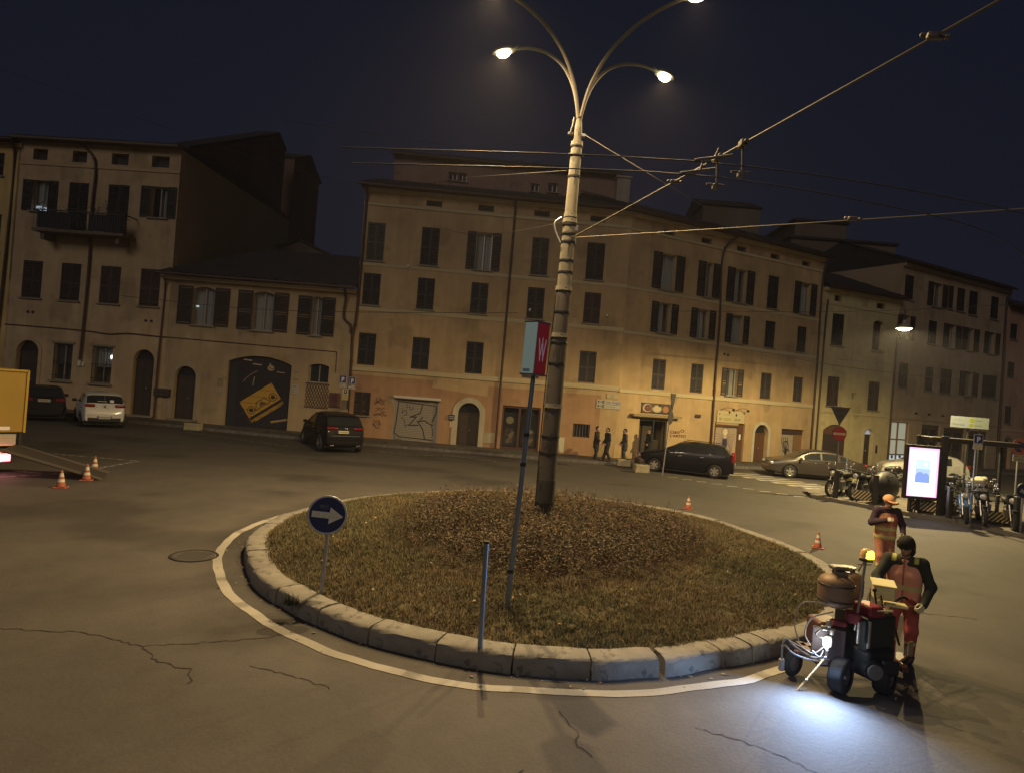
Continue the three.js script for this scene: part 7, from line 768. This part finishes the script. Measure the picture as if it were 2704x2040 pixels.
  // graffiti tags: thin paint on the plaster
  const tagTex = (draw, w = 256, h = 256) => { const t2 = canvasTex(w, h, (c) => { c.clearRect(0, 0, w, h); c.lineCap = 'round'; c.strokeStyle = c.fillStyle = '#2a1712'; draw(c); }); return t2; };
  const graf = (fr, u, v, w, h, label, draw) => { const q = onWall(fr, u, v, 0, 'graffiti_tag', label, 'graffiti'); M('paint', new THREE.PlaneGeometry(w, h).translate(0, 0, 0.012), mat([1, 1, 1], 0.9, 0, { map: tagTex(draw), transparent: true, alphaTest: 0.4 }), q); };
  const scr = (s) => (c) => { const r = rng(s); c.lineWidth = 9; for (let k = 0; k < 5; k++) { c.beginPath(); let x = 20 + r() * 40, y = 40 + r() * 170; c.moveTo(x, y); for (let i = 0; i < 6; i++) { x += 18 + r() * 26; y += (r() - 0.5) * 130; y = clamp(y, 20, 236); c.quadraticCurveTo(x - 10, y - 30 + r() * 60, x, y); } c.stroke(); } };
  graf(FA, 1.05, 2.1, 0.62, 0.42, 'upper scribbled tag beside the brown shutter window', scr(4)); graf(FA, 1.1, 1.55, 0.75, 0.5, 'middle scribbled tag between window and roller shutter', scr(9)); graf(FA, 1.0, 0.9, 0.5, 0.5, 'lowest scribbled tag between window and roller shutter', scr(15));
  graf(FB, 4.05, 1.5, 1.15, 0.75, 'red-brown painted words on the wall right of the food shop', (c) => { c.font = 'bold 62px sans-serif'; c.fillStyle = '#5c1f18'; c.fillText('CIBO', 10, 120); c.fillText("L'ARTISTA", 10, 186); c.lineWidth = 9; c.strokeStyle = '#5c1f18'; c.beginPath(); c.arc(196, 68, 24, 0, 7); c.stroke(); });
}
// ------------------------------------------------------------------ turf, dry plants and litter on the island
{
  const rr = rng(404), blade = (n, h, w, spread, seed) => { const r = rng(seed), pos = [], idx = [], nor = []; for (let i = 0; i < n; i++) { const a = r() * 6.283, bx0 = (r() - 0.5) * spread, bz0 = (r() - 0.5) * spread, hh = h * (0.5 + r() * 0.8), l = hh * (0.3 + r() * 0.9), dx = Math.cos(a), dz = Math.sin(a), b = pos.length / 3; pos.push(bx0 - dz * w, 0, bz0 + dx * w, bx0 + dz * w, 0, bz0 - dx * w, bx0 + dx * l * 0.45 - dz * w * 0.7, hh * 0.7, bz0 + dz * l * 0.45 + dx * w * 0.7, bx0 + dx * l * 0.45 + dz * w * 0.7, hh * 0.7, bz0 + dz * l * 0.45 - dx * w * 0.7, bx0 + dx * l, hh, bz0 + dz * l); idx.push(b, b + 1, b + 2, b + 1, b + 3, b + 2, b + 2, b + 3, b + 4); } const g = new THREE.BufferGeometry(); g.setAttribute('position', new THREE.Float32BufferAttribute(pos, 3)); g.setIndex(idx); g.computeVertexNormals(); return g; };
  const inst = (name, geo, m, n, place, label, cat) => { const o = new THREE.InstancedMesh(geo, m, n), mm = new THREE.Matrix4(), q = new THREE.Quaternion(), c = new THREE.Color(); let k = 0; for (let tries = 0; k < n && tries < n * 12; tries++) { const p = place(); if (!p) continue; q.setFromEuler(new THREE.Euler((p.tilt || 0) * (rr() - 0.5), rr() * 6.283, (p.tilt || 0) * (rr() - 0.5))); mm.compose(new THREE.Vector3(p.x, p.y, p.z), q, new THREE.Vector3(p.s, p.s * (p.sy || 1), p.s)); o.setMatrixAt(k, mm); o.setColorAt(k, c.setRGB(...p.c)); k++; } o.count = k; o.name = numbered(name); o.userData.kind = 'stuff'; if (label) tag(o, label, cat); o.castShadow = o.receiveShadow = true; scene.add(o); return o; };
  const leafM = phys([1, 1, 1], { roughness: 0.8, side: THREE.DoubleSide });
  const patch = [[3.09, 172], [3.7, -131], [4.6, -97], [4.7, -61], [4.0, -24], [3.02, 30], [3.48, 75], [4.18, 100], [3.5, 122]];
  const patchR = (x, z) => { const a = Math.atan2(z - IC[1], x - IC[0]) / D2R, tab = [[-188, 3.09], [-131, 3.7], [-97, 4.5], [-61, 4.5], [-24, 3.9], [30, 3.02], [75, 3.45], [100, 4.1], [122, 3.5], [172, 3.09], [229, 3.7]]; return ringR2(a, tab); };
  const disk = (rmax) => { const a = rr() * 360, t = Math.sqrt(rr()); const R = ringR(a) - 0.37; const r = t * R; return [IC[0] + Math.cos(a * D2R) * r, IC[1] + Math.sin(a * D2R) * r, r, a]; };
  const tone = (x, z, g, b) => { const n = fbm(x * 1.4 + 4, z * 1.4, 61, 4), k = 0.55 + 0.9 * rr(); return [lerp(g[0], b[0], n) * k, lerp(g[1], b[1], n) * k, lerp(g[2], b[2], n) * k]; };
  for (const [i, geo] of [blade(10, 0.034, 0.0034, 0.11, 1), blade(8, 0.05, 0.0032, 0.12, 2)].entries()) inst('grass', geo, leafM, i ? 15000 : 30000, () => { const [x, z, r] = disk(); const n = fbm(x * 0.9, z * 0.9, 23, 3); if (rr() > 0.45 + n * 0.8) return null; const pr = patchR(x, z); if (r < pr - 0.3 && rr() < 0.75) return null; const dry = smooth(0.35, 0.65, fbm(x * 0.7 + 30, z * 0.7, 44, 3)); const c = tone(x, z, [0.068, 0.076, 0.028], [0.135, 0.105, 0.05]); const d = [0.17, 0.12, 0.055]; return { x, y: moundY(x, z) - 0.005, z, s: 0.7 + rr() * 0.8, c: c.map((v, j) => lerp(v, d[j] * (0.6 + rr() * 0.7), dry * 0.6)) }; }, i ? 'taller dull green grass tufts on the roundabout island' : 'short dull green and straw turf on the roundabout island', 'grass');
  // dry twiggy ground cover in the middle
  const twig = (seed) => { const r = rng(seed), g = []; for (let i = 0; i < 9; i++) { const a = r() * 6.283, l = 0.2 + r() * 0.24, o = 0.3 + r() * 0.7, tip = [Math.cos(a) * l * o, l * (0.75 + r() * 0.4), Math.sin(a) * l * o], b = [Math.cos(a) * 0.04, 0, Math.sin(a) * 0.04]; g.push(rod(b, tip, 0.0035, 0.0015, 3, true)); for (let k = 0; k < 5; k++) { const t = 0.25 + r() * 0.75, p = [0, 1, 2].map((j) => lerp(b[j], tip[j], t)), s = 0.012 + r() * 0.018; const lf = flat([[0, 0], [s, -s * 0.45], [s * 2.1, 0], [s, s * 0.45]]); lf.rotateX(r() * 6).rotateY(r() * 6).rotateZ((r() - 0.5) * 2).translate(...p); g.push(lf); } } return merge(g); };
  for (let v = 0; v < 3; v++) inst('dry_ground_cover', twig(90 + v), leafM, 950, () => { const [x, z, r] = disk(); const pr = patchR(x, z) + 0.5 * (fbm(x * 1.6, z * 1.6, 31, 3) - 0.5); if (r > pr) return null; if (Math.hypot(x - MAST[0], z - MAST[2]) < 0.24) return null; const n = rr(), c = n < 0.5 ? [0.115, 0.075, 0.042] : n < 0.8 ? [0.075, 0.056, 0.032] : [0.075, 0.072, 0.03]; const k = 0.6 + rr() * 0.8; return { x, y: moundY(x, z) - 0.01, z, s: (0.52 + rr() * 0.5) * (0.6 + 0.6 * smooth(0, 1, (pr - r) / 0.9)), tilt: 0.5, c: c.map((q) => q * k) }; }, ['brown twiggy dry ground cover round the mast', 'brown leafy dry ground cover round the mast', 'brown mixed dry ground cover round the mast'][v], 'dry plants');
  const leaf = merge([flat([[0, 0], [0.025, -0.014], [0.05, 0], [0.025, 0.014]]).rotateX(-1.3)]);
  inst('fallen_leaves', leaf, leafM, 420, () => { const [x, z, r, a] = disk(); const g = rr() < 0.45; if (g) { const p = onRing(a, 0.02 + rr() * rr() * 0.5); return { x: p[0], y: 0.012, z: p[1], s: 0.5 + rr() * 0.9, tilt: 0.5, c: [0.22 * (0.5 + rr()), 0.16, 0.09] }; } return { x, y: moundY(x, z) + 0.045, z, s: 0.5 + rr() * 0.8, tilt: 0.8, c: [0.34 * (0.4 + rr()), 0.24, 0.13] }; }, 'pale fallen leaves on the turf and in the gutter', 'leaves');
  { const t = thing('weed_clump', 'dark clump of weeds at the kerb below the arrow sign', 'weed', [-2.62, 0.2, -8.42]); const g = []; const r = rng(8); for (let i = 0; i < 90; i++) { const a = r() * 6.3, l = 0.05 + r() * 0.10; g.push(blade(1, l, 0.006, 0.02, i + 3).rotateY(a).translate(Math.cos(a) * r() * 0.12, 0, Math.sin(a) * r() * 0.08)); } M('leaves', g, mat([0.022, 0.026, 0.012], 0.9, 0, { side: THREE.DoubleSide }), t); }
}
function ringR2(a, tab) { for (let i = 1; i < tab.length; i++) if (a <= tab[i][0]) return lerp(tab[i - 1][1], tab[i][1], (a - tab[i - 1][0]) / (tab[i][0] - tab[i - 1][0])); return tab.at(-1)[1]; }

renderer.render(scene, camera);
